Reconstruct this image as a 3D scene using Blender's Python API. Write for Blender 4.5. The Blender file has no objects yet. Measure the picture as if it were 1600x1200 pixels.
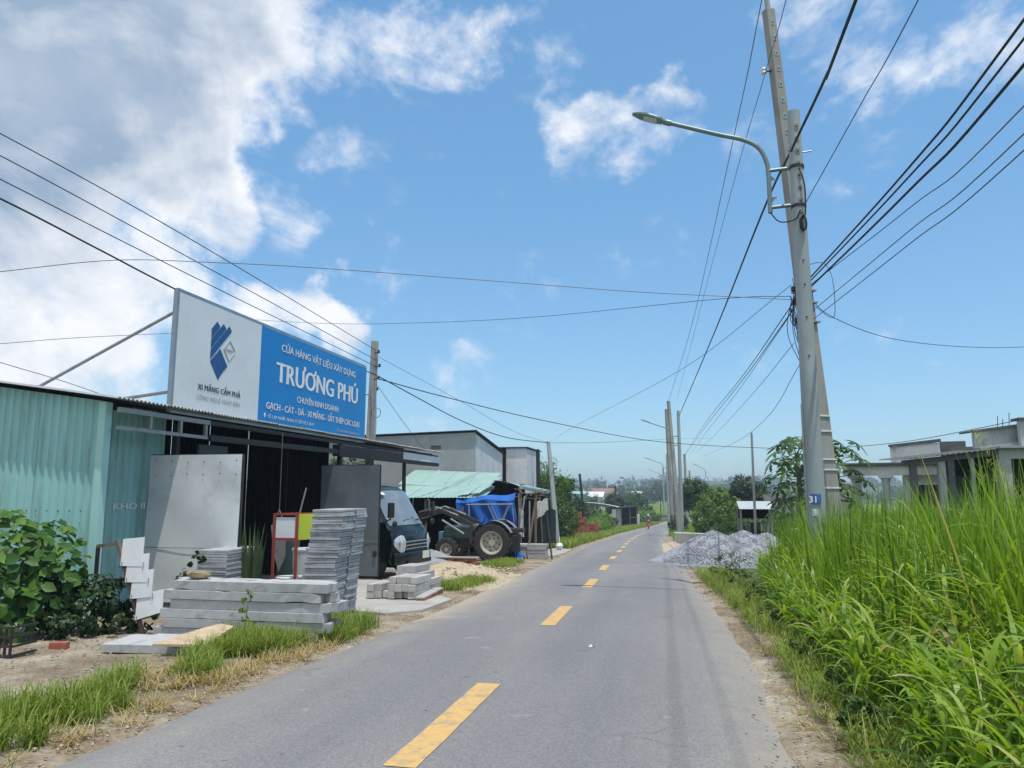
import bpy, bmesh, math, random
import numpy as np
from mathutils import Vector, Matrix
R = math.radians
random.seed(7); rng = np.random.default_rng(7)
S = bpy.context.scene
COL = S.collection

# ------------------------------------------------------------------ camera
cam_d = bpy.data.cameras.new('camera'); cam = bpy.data.objects.new('camera', cam_d); COL.objects.link(cam)
cam.location = (0, 0, 1.4)
cam.rotation_euler = (R(90 + 8.23), 0, R(11.7))
cam_d.lens = 26.0; cam_d.sensor_width = 36.0; cam_d.clip_start = 0.05; cam_d.clip_end = 6000
S.camera = cam

# ------------------------------------------------------------------ light and exposure
SUN_AZ, SUN_EL = 135.0, 75.0          # azimuth from +Y (along the road) towards +X
SUN_STRENGTH, SKY_STRENGTH = 3.4, 0.15
sd = Vector((math.sin(R(SUN_AZ)) * math.cos(R(SUN_EL)), math.cos(R(SUN_AZ)) * math.cos(R(SUN_EL)), math.sin(R(SUN_EL))))
sun_d = bpy.data.lights.new('sun', 'SUN'); sun_d.energy = SUN_STRENGTH; sun_d.angle = R(0.6); sun_d.color = (1.0, 0.955, 0.88)
sun = bpy.data.objects.new('sun', sun_d); COL.objects.link(sun); sun.location = (20, 30, 60)
sun.rotation_euler = sd.to_track_quat('Z', 'Y').to_euler()
S.view_settings.view_transform = 'Standard'; S.view_settings.look = 'None'
S.view_settings.gamma = 1.0; S.view_settings.exposure = 0.22; S.view_settings.use_curve_mapping = False
S.cycles.max_bounces = 6; S.cycles.diffuse_bounces = 3; S.cycles.glossy_bounces = 3; S.cycles.transmission_bounces = 4
S.cycles.transparent_max_bounces = 6; S.cycles.volume_bounces = 0
S.cycles.use_denoising = True
S.cycles.sample_clamp_indirect = 6.0

SKY_TINT = (0.63, 0.765, 0.87)
world = bpy.data.worlds.new('World'); S.world = world; world.use_nodes = True
def build_world():
    nt = world.node_tree; N = nt.nodes; L = nt.links; N.clear()
    out = N.new('ShaderNodeOutputWorld'); mix = N.new('ShaderNodeMixShader')
    bg = N.new('ShaderNodeBackground'); bg.inputs[1].default_value = SKY_STRENGTH
    sky = N.new('ShaderNodeTexSky'); sky.sky_type = 'NISHITA'; sky.sun_disc = False
    sky.sun_elevation = R(SUN_EL); sky.sun_rotation = R(SUN_AZ); sky.altitude = 20; sky.air_density = 1.0; sky.dust_density = 0.9; sky.ozone_density = 2.2
    hs = N.new('ShaderNodeHueSaturation'); hs.inputs['Saturation'].default_value = 1.25; L.new(sky.outputs[0], hs.inputs['Color'])
    def tint(x, c):
        tn = N.new('ShaderNodeMix'); tn.data_type = 'RGBA'; tn.blend_type = 'MULTIPLY'; tn.inputs[0].default_value = 1.0; tn.inputs[7].default_value = (*c, 1); L.new(x, tn.inputs[6]); return tn.outputs[2]
    gm = N.new('ShaderNodeGamma'); gm.inputs[1].default_value = 0.55; L.new(tint(hs.outputs[0], (0.1125, 0.138, 0.15)), gm.inputs[0])
    L.new(tint(gm.outputs[0], tuple(k / SKY_STRENGTH for k in SKY_TINT)), bg.inputs[0])
    tc = N.new('ShaderNodeTexCoord'); D = tc.outputs['Generated']
    def math_(op, a, b=None, c=None, clamp=False):
        n = N.new('ShaderNodeMath'); n.operation = op; n.use_clamp = clamp
        for i, x in enumerate((a, b, c)):
            if x is None: continue
            if hasattr(x, 'is_linked'): L.new(x, n.inputs[i])
            else: n.inputs[i].default_value = x
        return n.outputs[0]
    def noise(scale, det, rough, dist=0.0, off=(0, 0, 0), strz=1.0):
        m = N.new('ShaderNodeMapping'); m.inputs['Location'].default_value = off; m.inputs['Scale'].default_value = (1, 1, strz); L.new(D, m.inputs[0])
        n = N.new('ShaderNodeTexNoise'); n.inputs['Scale'].default_value = scale; n.inputs['Detail'].default_value = det
        n.inputs['Roughness'].default_value = rough; n.inputs['Distortion'].default_value = dist; L.new(m.outputs[0], n.inputs[0]); return n.outputs[0]
    def smooth(x, a, b):
        n = N.new('ShaderNodeMapRange'); n.interpolation_type = 'SMOOTHSTEP'; L.new(x, n.inputs[0])
        n.inputs[1].default_value = a; n.inputs[2].default_value = b; return n.outputs[0]
    wn = N.new('ShaderNodeTexNoise'); wn.inputs['Scale'].default_value = 6.5; wn.inputs['Detail'].default_value = 5; wn.inputs['Roughness'].default_value = 0.55; L.new(D, wn.inputs[0])
    w1 = N.new('ShaderNodeVectorMath'); w1.operation = 'SUBTRACT'; L.new(wn.outputs['Color'], w1.inputs[0]); w1.inputs[1].default_value = (0.5, 0.5, 0.5)
    w2 = N.new('ShaderNodeVectorMath'); w2.operation = 'SCALE'; w2.inputs['Scale'].default_value = 0.22; L.new(w1.outputs[0], w2.inputs[0])
    w3 = N.new('ShaderNodeVectorMath'); w3.operation = 'ADD'; L.new(D, w3.inputs[0]); L.new(w2.outputs[0], w3.inputs[1])
    w4 = N.new('ShaderNodeVectorMath'); w4.operation = 'NORMALIZE'; L.new(w3.outputs[0], w4.inputs[0]); DW = w4.outputs[0]
    # cloud banks: (azimuth left of the road, elevation, radius in degrees, weight, greyness)
    banks = CLOUDS
    dens = None; grey = None
    for az, el, rad, wgt, gr in banks:
        c = (-math.sin(R(az)) * math.cos(R(el)), math.cos(R(az)) * math.cos(R(el)), math.sin(R(el)))
        vm = N.new('ShaderNodeVectorMath'); vm.operation = 'DOT_PRODUCT'; L.new(DW, vm.inputs[0]); vm.inputs[1].default_value = c
        s = smooth(vm.outputs['Value'], math.cos(R(rad)), math.cos(R(rad * 0.15)))
        s1 = math_('MULTIPLY', s, wgt); dens = s1 if dens is None else math_('MAXIMUM', dens, s1)
        if gr > 0:
            s2 = math_('MULTIPLY', s, gr); grey = s2 if grey is None else math_('MAXIMUM', grey, s2)
    nz = noise(5.2, 9, 0.60, 0.35, (3.1, 1.7, 0.4), 1.35)
    nf = noise(17.0, 6, 0.62, 0.2, (0.3, 4.7, 2.4), 1.3)
    n = math_('ADD', math_('MULTIPLY', nz, 0.72), math_('MULTIPLY', nf, 0.28))
    d = math_('ADD', math_('MULTIPLY', dens, 0.62), math_('MULTIPLY', math_('SUBTRACT', n, 0.5), 2.1))
    alpha = smooth(d, 0.10, 0.60)
    # light comes from above the frame: a second look at the noise, shifted towards the sun, gives lit rims and grey bellies
    nz2 = noise(5.2, 6, 0.58, 0.35, (3.1 + sd.x * 0.03, 1.7 + sd.y * 0.03, 0.4 + sd.z * 0.05), 1.35)
    relief = math_('MULTIPLY', math_('SUBTRACT', nz2, nz), 2.2)
    gs = math_('ADD', math_('MULTIPLY', grey, smooth(d, 0.30, 0.75)), relief, clamp=True)
    lown = noise(4.6, 6, 0.55, 0.2, (7.0, 2.0, 1.0))
    gs = math_('MULTIPLY', gs, math_('ADD', 0.34, math_('MULTIPLY', lown, 1.25)), clamp=True)
    mc = N.new('ShaderNodeMix'); mc.data_type = 'RGBA'; L.new(gs, mc.inputs[0])
    mc.inputs[6].default_value = (0.93, 0.955, 1.0, 1); mc.inputs[7].default_value = (0.315, 0.425, 0.58, 1)
    cb = N.new('ShaderNodeBackground'); cb.inputs[1].default_value = 0.91; L.new(mc.outputs[2], cb.inputs[0])
    L.new(alpha, mix.inputs[0]); L.new(bg.outputs[0], mix.inputs[1]); L.new(cb.outputs[0], mix.inputs[2]); L.new(mix.outputs[0], out.inputs[0])
    world.cycles.sampling_method = 'MANUAL'; world.cycles.sample_map_resolution = 1024
CLOUDS = [
    (45, 28, 14, 1.5, 1.0), (50, 22, 15, 1.4, 0.9), (40, 33, 12, 1.4, 0.9), (39, 24, 9, 1.3, 0.6), (36, 29, 8, 1.1, 0.3), (60, 30, 22, 1.0, 1.0), (58, 48, 22, 1.0, 0.9), (40, 44, 12, 0.95, 0.6),
    (33, 29, 6, 0.85, 0.15), (27, 31.5, 6, 0.72, 0.05), (21.5, 32, 6, 0.68, 0.0), (16.5, 32, 5.2, 0.62, 0.0), (18.5, 27, 4.5, 0.50, 0.0), (24, 26, 4.5, 0.44, 0.0), (35, 20.5, 5, 0.9, 0.1), (29, 20.5, 3.5, 0.36, 0.0), (31, 33, 7, 0.9, 0.1),
    (43, 13, 10, 1.05, 0.22), (51, 10, 12, 1.1, 0.25), (38, 14, 6.5, 0.9, 0.15), (46, 17, 8, 1.1, 0.35),
    (29.2, 14.0, 3.9, 1.0, 0.1), (31.8, 14.6, 3.4, 1.0, 0.1), (26.2, 12.0, 3.1, 1.0, 0.1), (33.5, 12.3, 3.6, 0.92, 0.1),
    (1.8, 26.3, 4.8, 0.64, 0.0), (-0.9, 28.3, 3.6, 0.62, 0.0), (5.6, 27.6, 3.0, 0.50, 0.0), (5.0, 25.2, 3.4, 0.54, 0.0), (-13.5, 31.8, 5.5, 0.50, 0.0), (-16.3, 29.0, 4, 0.44, 0.0), (-24, 30.5, 6, 0.38, 0.0),
    (120, 30, 30, 1.0, 0.4), (175, 26, 32, 1.0, 0.25), (-140, 35, 30, 1.0, 0.25), (-85, 28, 18, 0.85, 0.1), (150, 60, 28, 0.95, 0.3), (-160, 65, 22, 0.9, 0.2), (95, 14, 16, 0.9, 0.2),  # unseen banks out of frame, widened to brighten the shaded faces
]
build_world()

# ------------------------------------------------------------------ helpers
def zg(y):
    if y < -40: y = -40
    if y < 85: return -0.035 * y
    t = min((y - 85) / 35.0, 1.0); return -2.975 - 1.225 * (t - t * t / 2)
def tag(o, label=None, cat=None, group=None, kind=None):
    if label: o['label'] = label
    if cat: o['category'] = cat
    if group: o['group'] = group
    if kind: o['kind'] = kind
    return o
def thing(name, label, cat, loc=(0, 0, 0), rz=0.0, group=None):
    o = bpy.data.objects.new(name, None); COL.objects.link(o); o.location = loc; o.rotation_euler = (0, 0, rz); o.empty_display_size = 0.2
    return tag(o, label, cat, group)
def copy_tree(o, parent=None):
    c = o.copy(); COL.objects.link(c); c.parent = parent
    for ch in o.children: copy_tree(ch, c)
    return c
def rz3(a): return Matrix.Rotation(a, 3, 'Z')
class MB:
    def __init__(s): s.v = []; s.f = []; s.mi = []; s.cur = 0
    def add(s, vs, fs):
        b = len(s.v); s.v += [tuple(v) for v in vs]; s.f += [tuple(i + b for i in f) for f in fs]; s.mi += [s.cur] * len(fs); return s
    def box(s, c, size, rot=None):
        x, y, z = [k / 2 for k in size]; c = Vector(c)
        vs = [Vector(p) for p in ((-x, -y, -z), (x, -y, -z), (x, y, -z), (-x, y, -z), (-x, -y, z), (x, -y, z), (x, y, z), (-x, y, z))]
        if rot is not None: vs = [rot @ v for v in vs]
        return s.add([v + c for v in vs], [(0, 3, 2, 1), (4, 5, 6, 7), (0, 1, 5, 4), (1, 2, 6, 5), (2, 3, 7, 6), (3, 0, 4, 7)])
    def box2(s, a, b): return s.box([(p + q) / 2 for p, q in zip(a, b)], [abs(q - p) for p, q in zip(a, b)])
    def bar(s, a, b, w, h=None, up=(0, 0, 1)):
        a = Vector(a); b = Vector(b); d = b - a; L = d.length; z = d / L; u = Vector(up)
        if abs(z.dot(u)) > 0.98: u = Vector((1, 0, 0))
        x = u.cross(z).normalized(); y = z.cross(x)
        return s.box((a + b) / 2, (w, h or w, L), Matrix((x, y, z)).transposed())
    def tube(s, pts, r, n=8, caps=True):
        pts = [Vector(p) for p in pts]; k = len(pts); rs = r if isinstance(r, (list, tuple)) else [r] * k
        vs = []; fs = []; prev = None
        for i, p in enumerate(pts):
            d = (pts[min(i + 1, k - 1)] - pts[max(i - 1, 0)]).normalized()
            if prev is None:
                u = Vector((0, 0, 1)) if abs(d.z) < 0.9 else Vector((1, 0, 0)); x = u.cross(d).normalized()
            else:
                x = (prev - d * prev.dot(d)).normalized()
            prev = x; y = d.cross(x)
            for j in range(n):
                a = 2 * math.pi * j / n; vs.append(p + (x * math.cos(a) + y * math.sin(a)) * rs[i])
        for i in range(k - 1):
            for j in range(n): fs.append((i * n + j, i * n + (j + 1) % n, (i + 1) * n + (j + 1) % n, (i + 1) * n + j))
        if caps: fs += [tuple(range(n - 1, -1, -1)), tuple((k - 1) * n + j for j in range(n))]
        return s.add(vs, fs)
    def lathe(s, prof, n=24, c=(0, 0, 0), rot=None, caps=True):
        vs = []; fs = []; c = Vector(c)
        for r, z in prof:
            for j in range(n):
                a = 2 * math.pi * j / n; v = Vector((r * math.cos(a), r * math.sin(a), z)); vs.append((rot @ v if rot else v) + c)
        for i in range(len(prof) - 1):
            for j in range(n): fs.append((i * n + j, i * n + (j + 1) % n, (i + 1) * n + (j + 1) % n, (i + 1) * n + j))
        if caps: fs += [tuple(range(n - 1, -1, -1)), tuple((len(prof) - 1) * n + j for j in range(n))]
        return s.add(vs, fs)
    def prism(s, poly, off):
        o = Vector(off); n = len(poly); a = [Vector(p) for p in poly]; vs = a + [p + o for p in a]
        return s.add(vs, [tuple(range(n - 1, -1, -1)), tuple(range(n, 2 * n))] + [(i, (i + 1) % n, n + (i + 1) % n, n + i) for i in range(n)])
    def grid(s, nu, nv, fn):
        vs = [fn(i / nu, j / nv) for i in range(nu + 1) for j in range(nv + 1)]; w = nv + 1
        return s.add(vs, [(i * w + j, (i + 1) * w + j, (i + 1) * w + j + 1, i * w + j + 1) for i in range(nu) for j in range(nv)])
    def blob(s, c, r, n=10, m=7, jit=0.0, seed=0):
        rr = random.Random(seed); c = Vector(c); vs = [c + Vector((0, 0, -r[2]))]
        for i in range(1, m):
            t = math.pi * i / m
            for j in range(n):
                a = 2 * math.pi * j / n; k = 1 + rr.uniform(-jit, jit)
                vs.append(c + Vector((r[0] * math.sin(t) * math.cos(a) * k, r[1] * math.sin(t) * math.sin(a) * k, -r[2] * math.cos(t) * k)))
        vs.append(c + Vector((0, 0, r[2]))); fs = [(0, 1 + (j + 1) % n, 1 + j) for j in range(n)]
        for i in range(m - 2):
            for j in range(n): fs.append((1 + i * n + j, 1 + i * n + (j + 1) % n, 1 + (i + 1) * n + (j + 1) % n, 1 + (i + 1) * n + j))
        e = len(vs) - 1; fs += [(e, 1 + (m - 2) * n + j, 1 + (m - 2) * n + (j + 1) % n) for j in range(n)]
        return s.add(vs, fs)
    def mesh(s, name, smooth=False, bevel=0.0):
        me = bpy.data.meshes.new(name); me.from_pydata(s.v, [], s.f)
        me.polygons.foreach_set('material_index', s.mi)
        if bevel > 0:
            bm = bmesh.new(); bm.from_mesh(me); es = [e for e in bm.edges if len(e.link_faces) == 2 and e.calc_face_angle(0) > 0.5]
            bmesh.ops.bevel(bm, geom=es, offset=bevel, segments=2, affect='EDGES', profile=0.6); bm.to_mesh(me); bm.free()
        if smooth:
            me.polygons.foreach_set('use_smooth', [True] * len(me.polygons))
            try: me.set_sharp_from_angle(angle=R(38))
            except Exception: pass
        me.update(); return me
    def build(s, name, mat, parent=None, smooth=False, bevel=0.0, world=False):
        if world and parent is not None:
            p = parent; o = Vector((0, 0, 0))
            while p is not None: o += p.location; p = p.parent
            s.v = [(a - o.x, b - o.y, c - o.z) for a, b, c in s.v]
        return obj(name, s.mesh(name, smooth, bevel), mat, parent)
def obj(name, me, mat, parent=None, loc=None, rot=None):
    o = bpy.data.objects.new(name, me); COL.objects.link(o)
    for m in (mat if isinstance(mat, (list, tuple)) else [mat]):
        if len(me.materials) < (len(mat) if isinstance(mat, (list, tuple)) else 1): me.materials.append(m)
    if parent is not None: o.parent = parent
    if loc is not None: o.location = loc
    if rot is not None: o.rotation_euler = rot
    return o
def struct(name, mb, mat, **k): return tag(mb.build(name, mat, **k), kind='structure')
def lerp(tab, y):
    if y <= tab[0][0]: return tab[0][1]
    for (a, p), (b, q) in zip(tab, tab[1:]):
        if y <= b: return p + (q - p) * (y - a) / (b - a)
    return tab[-1][1]

# ------------------------------------------------------------------ materials
MATS = {}
def nodes(name):
    m = bpy.data.materials.new(name); m.use_nodes = True; MATS[name] = m
    nt = m.node_tree; return m, nt, nt.nodes, nt.links, nt.nodes['Principled BSDF']
def ramp(N, stops):
    r = N.new('ShaderNodeValToRGB'); e = r.color_ramp.elements
    while len(e) > 1: e.remove(e[-1])
    for i, (p, c) in enumerate(stops):
        k = e[0] if i == 0 else e.new(p); k.position = p; k.color = (*c, 1) if len(c) == 3 else c
    return r
def mat(name, c1, c2=None, rough=0.7, metal=0.0, scale=3.0, detail=6, bump=0.15, bscale=40.0, stain=None, st_amt=0.4, st_scale=1.3, spec=0.4, rand=0.0, world=True, stretch=(1, 1, 1), dist=0.003):
    """surface with two-tone mottling (c1-c2), fine bump, optional stains with noisy outlines, per-object brightness spread"""
    m, nt, N, L, B = nodes(name); c2 = c2 or tuple(x * 0.78 for x in c1)
    if world: co = N.new('ShaderNodeNewGeometry').outputs['Position']
    else: co = N.new('ShaderNodeTexCoord').outputs['Object']
    mp = N.new('ShaderNodeMapping'); mp.inputs['Scale'].default_value = stretch; L.new(co, mp.inputs[0]); co = mp.outputs[0]
    n1 = N.new('ShaderNodeTexNoise'); n1.inputs['Scale'].default_value = scale; n1.inputs['Detail'].default_value = detail; n1.inputs['Roughness'].default_value = 0.62; L.new(co, n1.inputs[0])
    rp = ramp(N, [(0.32, c2), (0.66, c1)]); L.new(n1.outputs[0], rp.inputs[0]); c = rp.outputs[0]
    if stain:
        n2 = N.new('ShaderNodeTexNoise'); n2.inputs['Scale'].default_value = st_scale; n2.inputs['Detail'].default_value = 8; n2.inputs['Roughness'].default_value = 0.7; L.new(co, n2.inputs[0])
        r2 = ramp(N, [(0.50, (0, 0, 0)), (0.68, (st_amt,) * 3)]); L.new(n2.outputs[0], r2.inputs[0])
        mx = N.new('ShaderNodeMix'); mx.data_type = 'RGBA'; L.new(r2.outputs[0], mx.inputs[0]); L.new(c, mx.inputs[6]); mx.inputs[7].default_value = (*stain, 1); c = mx.outputs[2]
    if rand:
        oi = N.new('ShaderNodeObjectInfo'); mr = N.new('ShaderNodeMapRange'); L.new(oi.outputs['Random'], mr.inputs[0]); mr.inputs[3].default_value = 1 - rand; mr.inputs[4].default_value = 1 + rand
        hs = N.new('ShaderNodeHueSaturation'); L.new(mr.outputs[0], hs.inputs['Value']); L.new(c, hs.inputs['Color']); c = hs.outputs[0]
    L.new(c, B.inputs['Base Color']); B.inputs['Roughness'].default_value = rough; B.inputs['Metallic'].default_value = metal; B.inputs['Specular IOR Level'].default_value = spec
    if bump:
        n3 = N.new('ShaderNodeTexNoise'); n3.inputs['Scale'].default_value = bscale; n3.inputs['Detail'].default_value = 4; L.new(co, n3.inputs[0])
        bp = N.new('ShaderNodeBump'); bp.inputs['Strength'].default_value = bump; bp.inputs['Distance'].default_value = dist; L.new(n3.outputs[0], bp.inputs['Height']); L.new(bp.outputs[0], B.inputs['Normal'])
    return m
def leafmat(name, stops, trans=0.35, rough=0.5, tcol=None):
    """foliage: colour from the per-leaf attribute rnd, some light passes through"""
    m, nt, N, L, B = nodes(name)
    a = N.new('ShaderNodeAttribute'); a.attribute_name = 'rnd'
    rp = ramp(N, stops); L.new(a.outputs['Fac'], rp.inputs[0]); L.new(rp.outputs[0], B.inputs['Base Color'])
    B.inputs['Roughness'].default_value = rough; B.inputs['Specular IOR Level'].default_value = 0.35
    t = N.new('ShaderNodeBsdfTranslucent'); mu = N.new('ShaderNodeMix'); mu.data_type = 'RGBA'; mu.blend_type = 'MULTIPLY'; mu.inputs[0].default_value = 1
    L.new(rp.outputs[0], mu.inputs[6]); mu.inputs[7].default_value = (*(tcol or (1.6, 1.5, 0.5)), 1); L.new(mu.outputs[2], t.inputs[0])
    mx = N.new('ShaderNodeMixShader'); mx.inputs[0].default_value = trans; L.new(B.outputs[0], mx.inputs[1]); L.new(t.outputs[0], mx.inputs[2])
    L.new(mx.outputs[0], N['Material Output'].inputs[0]); return m

def asphalt_mat():
    m, nt, N, L, B = nodes('asphalt'); co = N.new('ShaderNodeNewGeometry').outputs['Position']
    def nz(scale, det=6, rough=0.6, sc=(1, 1, 1)):
        mp = N.new('ShaderNodeMapping'); mp.inputs['Scale'].default_value = sc; L.new(co, mp.inputs[0])
        n = N.new('ShaderNodeTexNoise'); n.inputs['Scale'].default_value = scale; n.inputs['Detail'].default_value = det; n.inputs['Roughness'].default_value = rough; L.new(mp.outputs[0], n.inputs[0]); return n.outputs[0]
    def mixc(f, a, b, bt='MIX'):
        x = N.new('ShaderNodeMix'); x.data_type = 'RGBA'; x.blend_type = bt
        for i, v in ((0, f), (6, a), (7, b)):
            if hasattr(v, 'is_linked'): L.new(v, x.inputs[i])
            else: x.inputs[i].default_value = v if i == 0 else (*v, 1)
        return x.outputs[2]
    big = ramp(N, [(0.3, (0.175, 0.172, 0.168)), (0.7, (0.255, 0.248, 0.238))]); L.new(nz(0.55, 7, 0.65, (1, 0.35, 1)), big.inputs[0])
    wheel = ramp(N, [(0.35, (0, 0, 0)), (0.75, (0.8, 0.8, 0.8))]); L.new(nz(1.1, 3, 0.5, (1, 0.03, 1)), wheel.inputs[0])
    c = mixc(wheel.outputs[0], big.outputs[0], (0.15, 0.15, 0.165))
    vo = N.new('ShaderNodeTexVoronoi'); vo.inputs['Scale'].default_value = 95; L.new(co, vo.inputs[0])
    agg = ramp(N, [(0.0, (0.74, 0.74, 0.74)), (0.5, (1, 1, 1)), (1.0, (1.30, 1.29, 1.27))]); L.new(vo.outputs['Color'], agg.inputs[0])
    c = mixc(1.0, c, agg.outputs[0], 'MULTIPLY')
    # pale dust dragged in from the verge
    at = N.new('ShaderNodeAttribute'); at.attribute_name = 'dust'
    ml = N.new('ShaderNodeMath'); ml.operation = 'MULTIPLY_ADD'; L.new(nz(2.3, 8, 0.7), ml.inputs[0]); ml.inputs[1].default_value = 1.5; ml.inputs[2].default_value = -0.75
    ad = N.new('ShaderNodeMath'); ad.operation = 'ADD'; ad.use_clamp = True; L.new(at.outputs['Fac'], ad.inputs[0]); L.new(ml.outputs[0], ad.inputs[1])
    mk = N.new('ShaderNodeMath'); mk.operation = 'MULTIPLY'; L.new(ad.outputs[0], mk.inputs[0]); L.new(at.outputs['Fac'], mk.inputs[1])
    c = mixc(mk.outputs[0], c, (0.36, 0.315, 0.25))
    # dark oil drips and pale scuffs
    sp = ramp(N, [(0.70, (0, 0, 0)), (0.74, (0.8, 0.8, 0.8))]); L.new(nz(3.3, 3, 0.5), sp.inputs[0]); c = mixc(sp.outputs[0], c, (0.27, 0.262, 0.25))
    s2 = ramp(N, [(0.74, (0, 0, 0)), (0.77, (0.6, 0.6, 0.6))]); L.new(nz(7.0, 2, 0.5), s2.inputs[0]); c = mixc(s2.outputs[0], c, (0.06, 0.06, 0.06))
    # hairline cracks
    v2 = N.new('ShaderNodeTexVoronoi'); v2.feature = 'DISTANCE_TO_EDGE'; v2.inputs['Scale'].default_value = 0.55
    mp = N.new('ShaderNodeMixRGB') if False else N.new('ShaderNodeVectorMath'); mp.operation = 'ADD'; L.new(co, mp.inputs[0])
    nn = N.new('ShaderNodeTexNoise'); nn.inputs['Scale'].default_value = 1.6; nn.inputs['Detail'].default_value = 6; L.new(co, nn.inputs[0])
    vs_ = N.new('ShaderNodeVectorMath'); vs_.operation = 'SCALE'; vs_.inputs['Scale'].default_value = 0.9; L.new(nn.outputs['Color'], vs_.inputs[0]); L.new(vs_.outputs[0], mp.inputs[1]); L.new(mp.outputs[0], v2.inputs[0])
    cr = ramp(N, [(0.0, (0.45, 0.45, 0.45)), (0.006, (0, 0, 0))]); L.new(v2.outputs['Distance'], cr.inputs[0])
    gate = ramp(N, [(0.52, (0, 0, 0)), (0.62, (1, 1, 1))]); L.new(nz(0.35, 2), gate.inputs[0])
    c = mixc(mixc(1.0, cr.outputs[0], gate.outputs[0], 'MULTIPLY'), c, (0.05, 0.05, 0.05))
    L.new(c, B.inputs['Base Color']); B.inputs['Roughness'].default_value = 0.82; B.inputs['Specular IOR Level'].default_value = 0.3
    bp = N.new('ShaderNodeBump'); bp.inputs['Strength'].default_value = 0.5; bp.inputs['Distance'].default_value = 0.006; L.new(vo.outputs['Distance'], bp.inputs['Height']); L.new(bp.outputs[0], B.inputs['Normal'])
    return m
def ground_mat():
    m, nt, N, L, B = nodes('earth'); co = N.new('ShaderNodeNewGeometry').outputs['Position']
    def nz(scale, det=8, rough=0.65):
        n = N.new('ShaderNodeTexNoise'); n.inputs['Scale'].default_value = scale; n.inputs['Detail'].default_value = det; n.inputs['Roughness'].default_value = rough; L.new(co, n.inputs[0]); return n.outputs[0]
    def mixc(f, a, b):
        x = N.new('ShaderNodeMix'); x.data_type = 'RGBA'
        for i, v in ((0, f), (6, a), (7, b)):
            if hasattr(v, 'is_linked'): L.new(v, x.inputs[i])
            else: x.inputs[i].default_value = (*v, 1)
        return x.outputs[2]
    r1 = ramp(N, [(0.3, (0.17, 0.125, 0.085)), (0.48, (0.30, 0.24, 0.17)), (0.62, (0.43, 0.38, 0.30)), (0.75, (0.47, 0.43, 0.36))]); L.new(nz(1.4), r1.inputs[0])
    r2 = ramp(N, [(0.3, (0.55, 0.55, 0.55)), (0.7, (1.12, 1.12, 1.12))]); L.new(nz(23, 6, 0.7), r2.inputs[0])
    mu = N.new('ShaderNodeMix'); mu.data_type = 'RGBA'; mu.blend_type = 'MULTIPLY'; mu.inputs[0].default_value = 1; L.new(r1.outputs[0], mu.inputs[6]); L.new(r2.outputs[0], mu.inputs[7])
    at = N.new('ShaderNodeAttribute'); at.attribute_name = 'veg'
    g = ramp(N, [(0.3, (0.035, 0.05, 0.015)), (0.6, (0.085, 0.12, 0.03)), (0.8, (0.15, 0.16, 0.05))]); L.new(nz(0.9), g.inputs[0])
    ml = N.new('ShaderNodeMath'); ml.operation = 'MULTIPLY_ADD'; L.new(nz(3.0), ml.inputs[0]); ml.inputs[1].default_value = 2.0; ml.inputs[2].default_value = -1.0
    ad = N.new('ShaderNodeMath'); ad.operation = 'ADD'; ad.use_clamp = True; L.new(at.outputs['Fac'], ad.inputs[0]); L.new(ml.outputs[0], ad.inputs[1])
    mk = N.new('ShaderNodeMath'); mk.operation = 'MULTIPLY'; mk.use_clamp = True; L.new(ad.outputs[0], mk.inputs[0]); L.new(at.outputs['Fac'], mk.inputs[1])
    c = mixc(mk.outputs[0], mu.outputs[2], g.outputs[0])
    L.new(c, B.inputs['Base Color']); B.inputs['Roughness'].default_value = 0.95; B.inputs['Specular IOR Level'].default_value = 0.15
    bp = N.new('ShaderNodeBump'); bp.inputs['Strength'].default_value = 0.7; bp.inputs['Distance'].default_value = 0.02; L.new(nz(30, 5), bp.inputs['Height']); L.new(bp.outputs[0], B.inputs['Normal'])
    return m
asphalt_mat(); ground_mat()
mat('road_paint', (0.60, 0.385, 0.145), (0.50, 0.32, 0.12), rough=0.75, scale=30, stain=(0.24, 0.22, 0.19), st_amt=0.85, st_scale=9, bump=0.3, bscale=150)
mat('sandy', (0.50, 0.42, 0.30), (0.36, 0.29, 0.19), rough=0.95, scale=8, stain=(0.22, 0.15, 0.09), st_amt=0.5, st_scale=2.5, bump=0.6, bscale=60, dist=0.01)
mat('concrete_pad', (0.42, 0.41, 0.38), (0.33, 0.32, 0.29), rough=0.9, scale=2.2, stain=(0.22, 0.18, 0.13), st_amt=0.5, st_scale=1.5, bump=0.3, bscale=60)
mat('precast', (0.49, 0.50, 0.51), (0.33, 0.335, 0.34), rough=0.9, scale=5, stain=(0.13, 0.125, 0.11), st_amt=0.65, st_scale=5.0, bump=0.35, bscale=70, rand=0.10)
mat('slab_grey', (0.42, 0.44, 0.46), (0.29, 0.31, 0.33), rough=0.85, scale=7, stain=(0.18, 0.19, 0.20), st_amt=0.5, st_scale=6, bump=0.4, bscale=90, rand=0.14)
mat('block_grey', (0.44, 0.43, 0.42), (0.33, 0.32, 0.31), rough=0.9, scale=9, bump=0.4, bscale=80, rand=0.16)
mat('cement_wall', (0.33, 0.34, 0.345), (0.27, 0.28, 0.285), rough=0.92, scale=1.2, stain=(0.16, 0.165, 0.165), st_amt=0.35, st_scale=0.9, bump=0.25, bscale=40)
mat('white_sheet', (0.66, 0.68, 0.70), (0.58, 0.60, 0.62), rough=0.6, scale=1.5, stain=(0.35, 0.34, 0.31), st_amt=0.35, st_scale=1.8, bump=0.1)
mat('old_white_wall', (0.86, 0.86, 0.83), (0.78, 0.78, 0.76), rough=0.92, scale=1.5, stain=(0.34, 0.34, 0.32), st_amt=0.35, st_scale=1.1, bump=0.25, bscale=30, stretch=(1, 1, 0.6))
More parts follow.
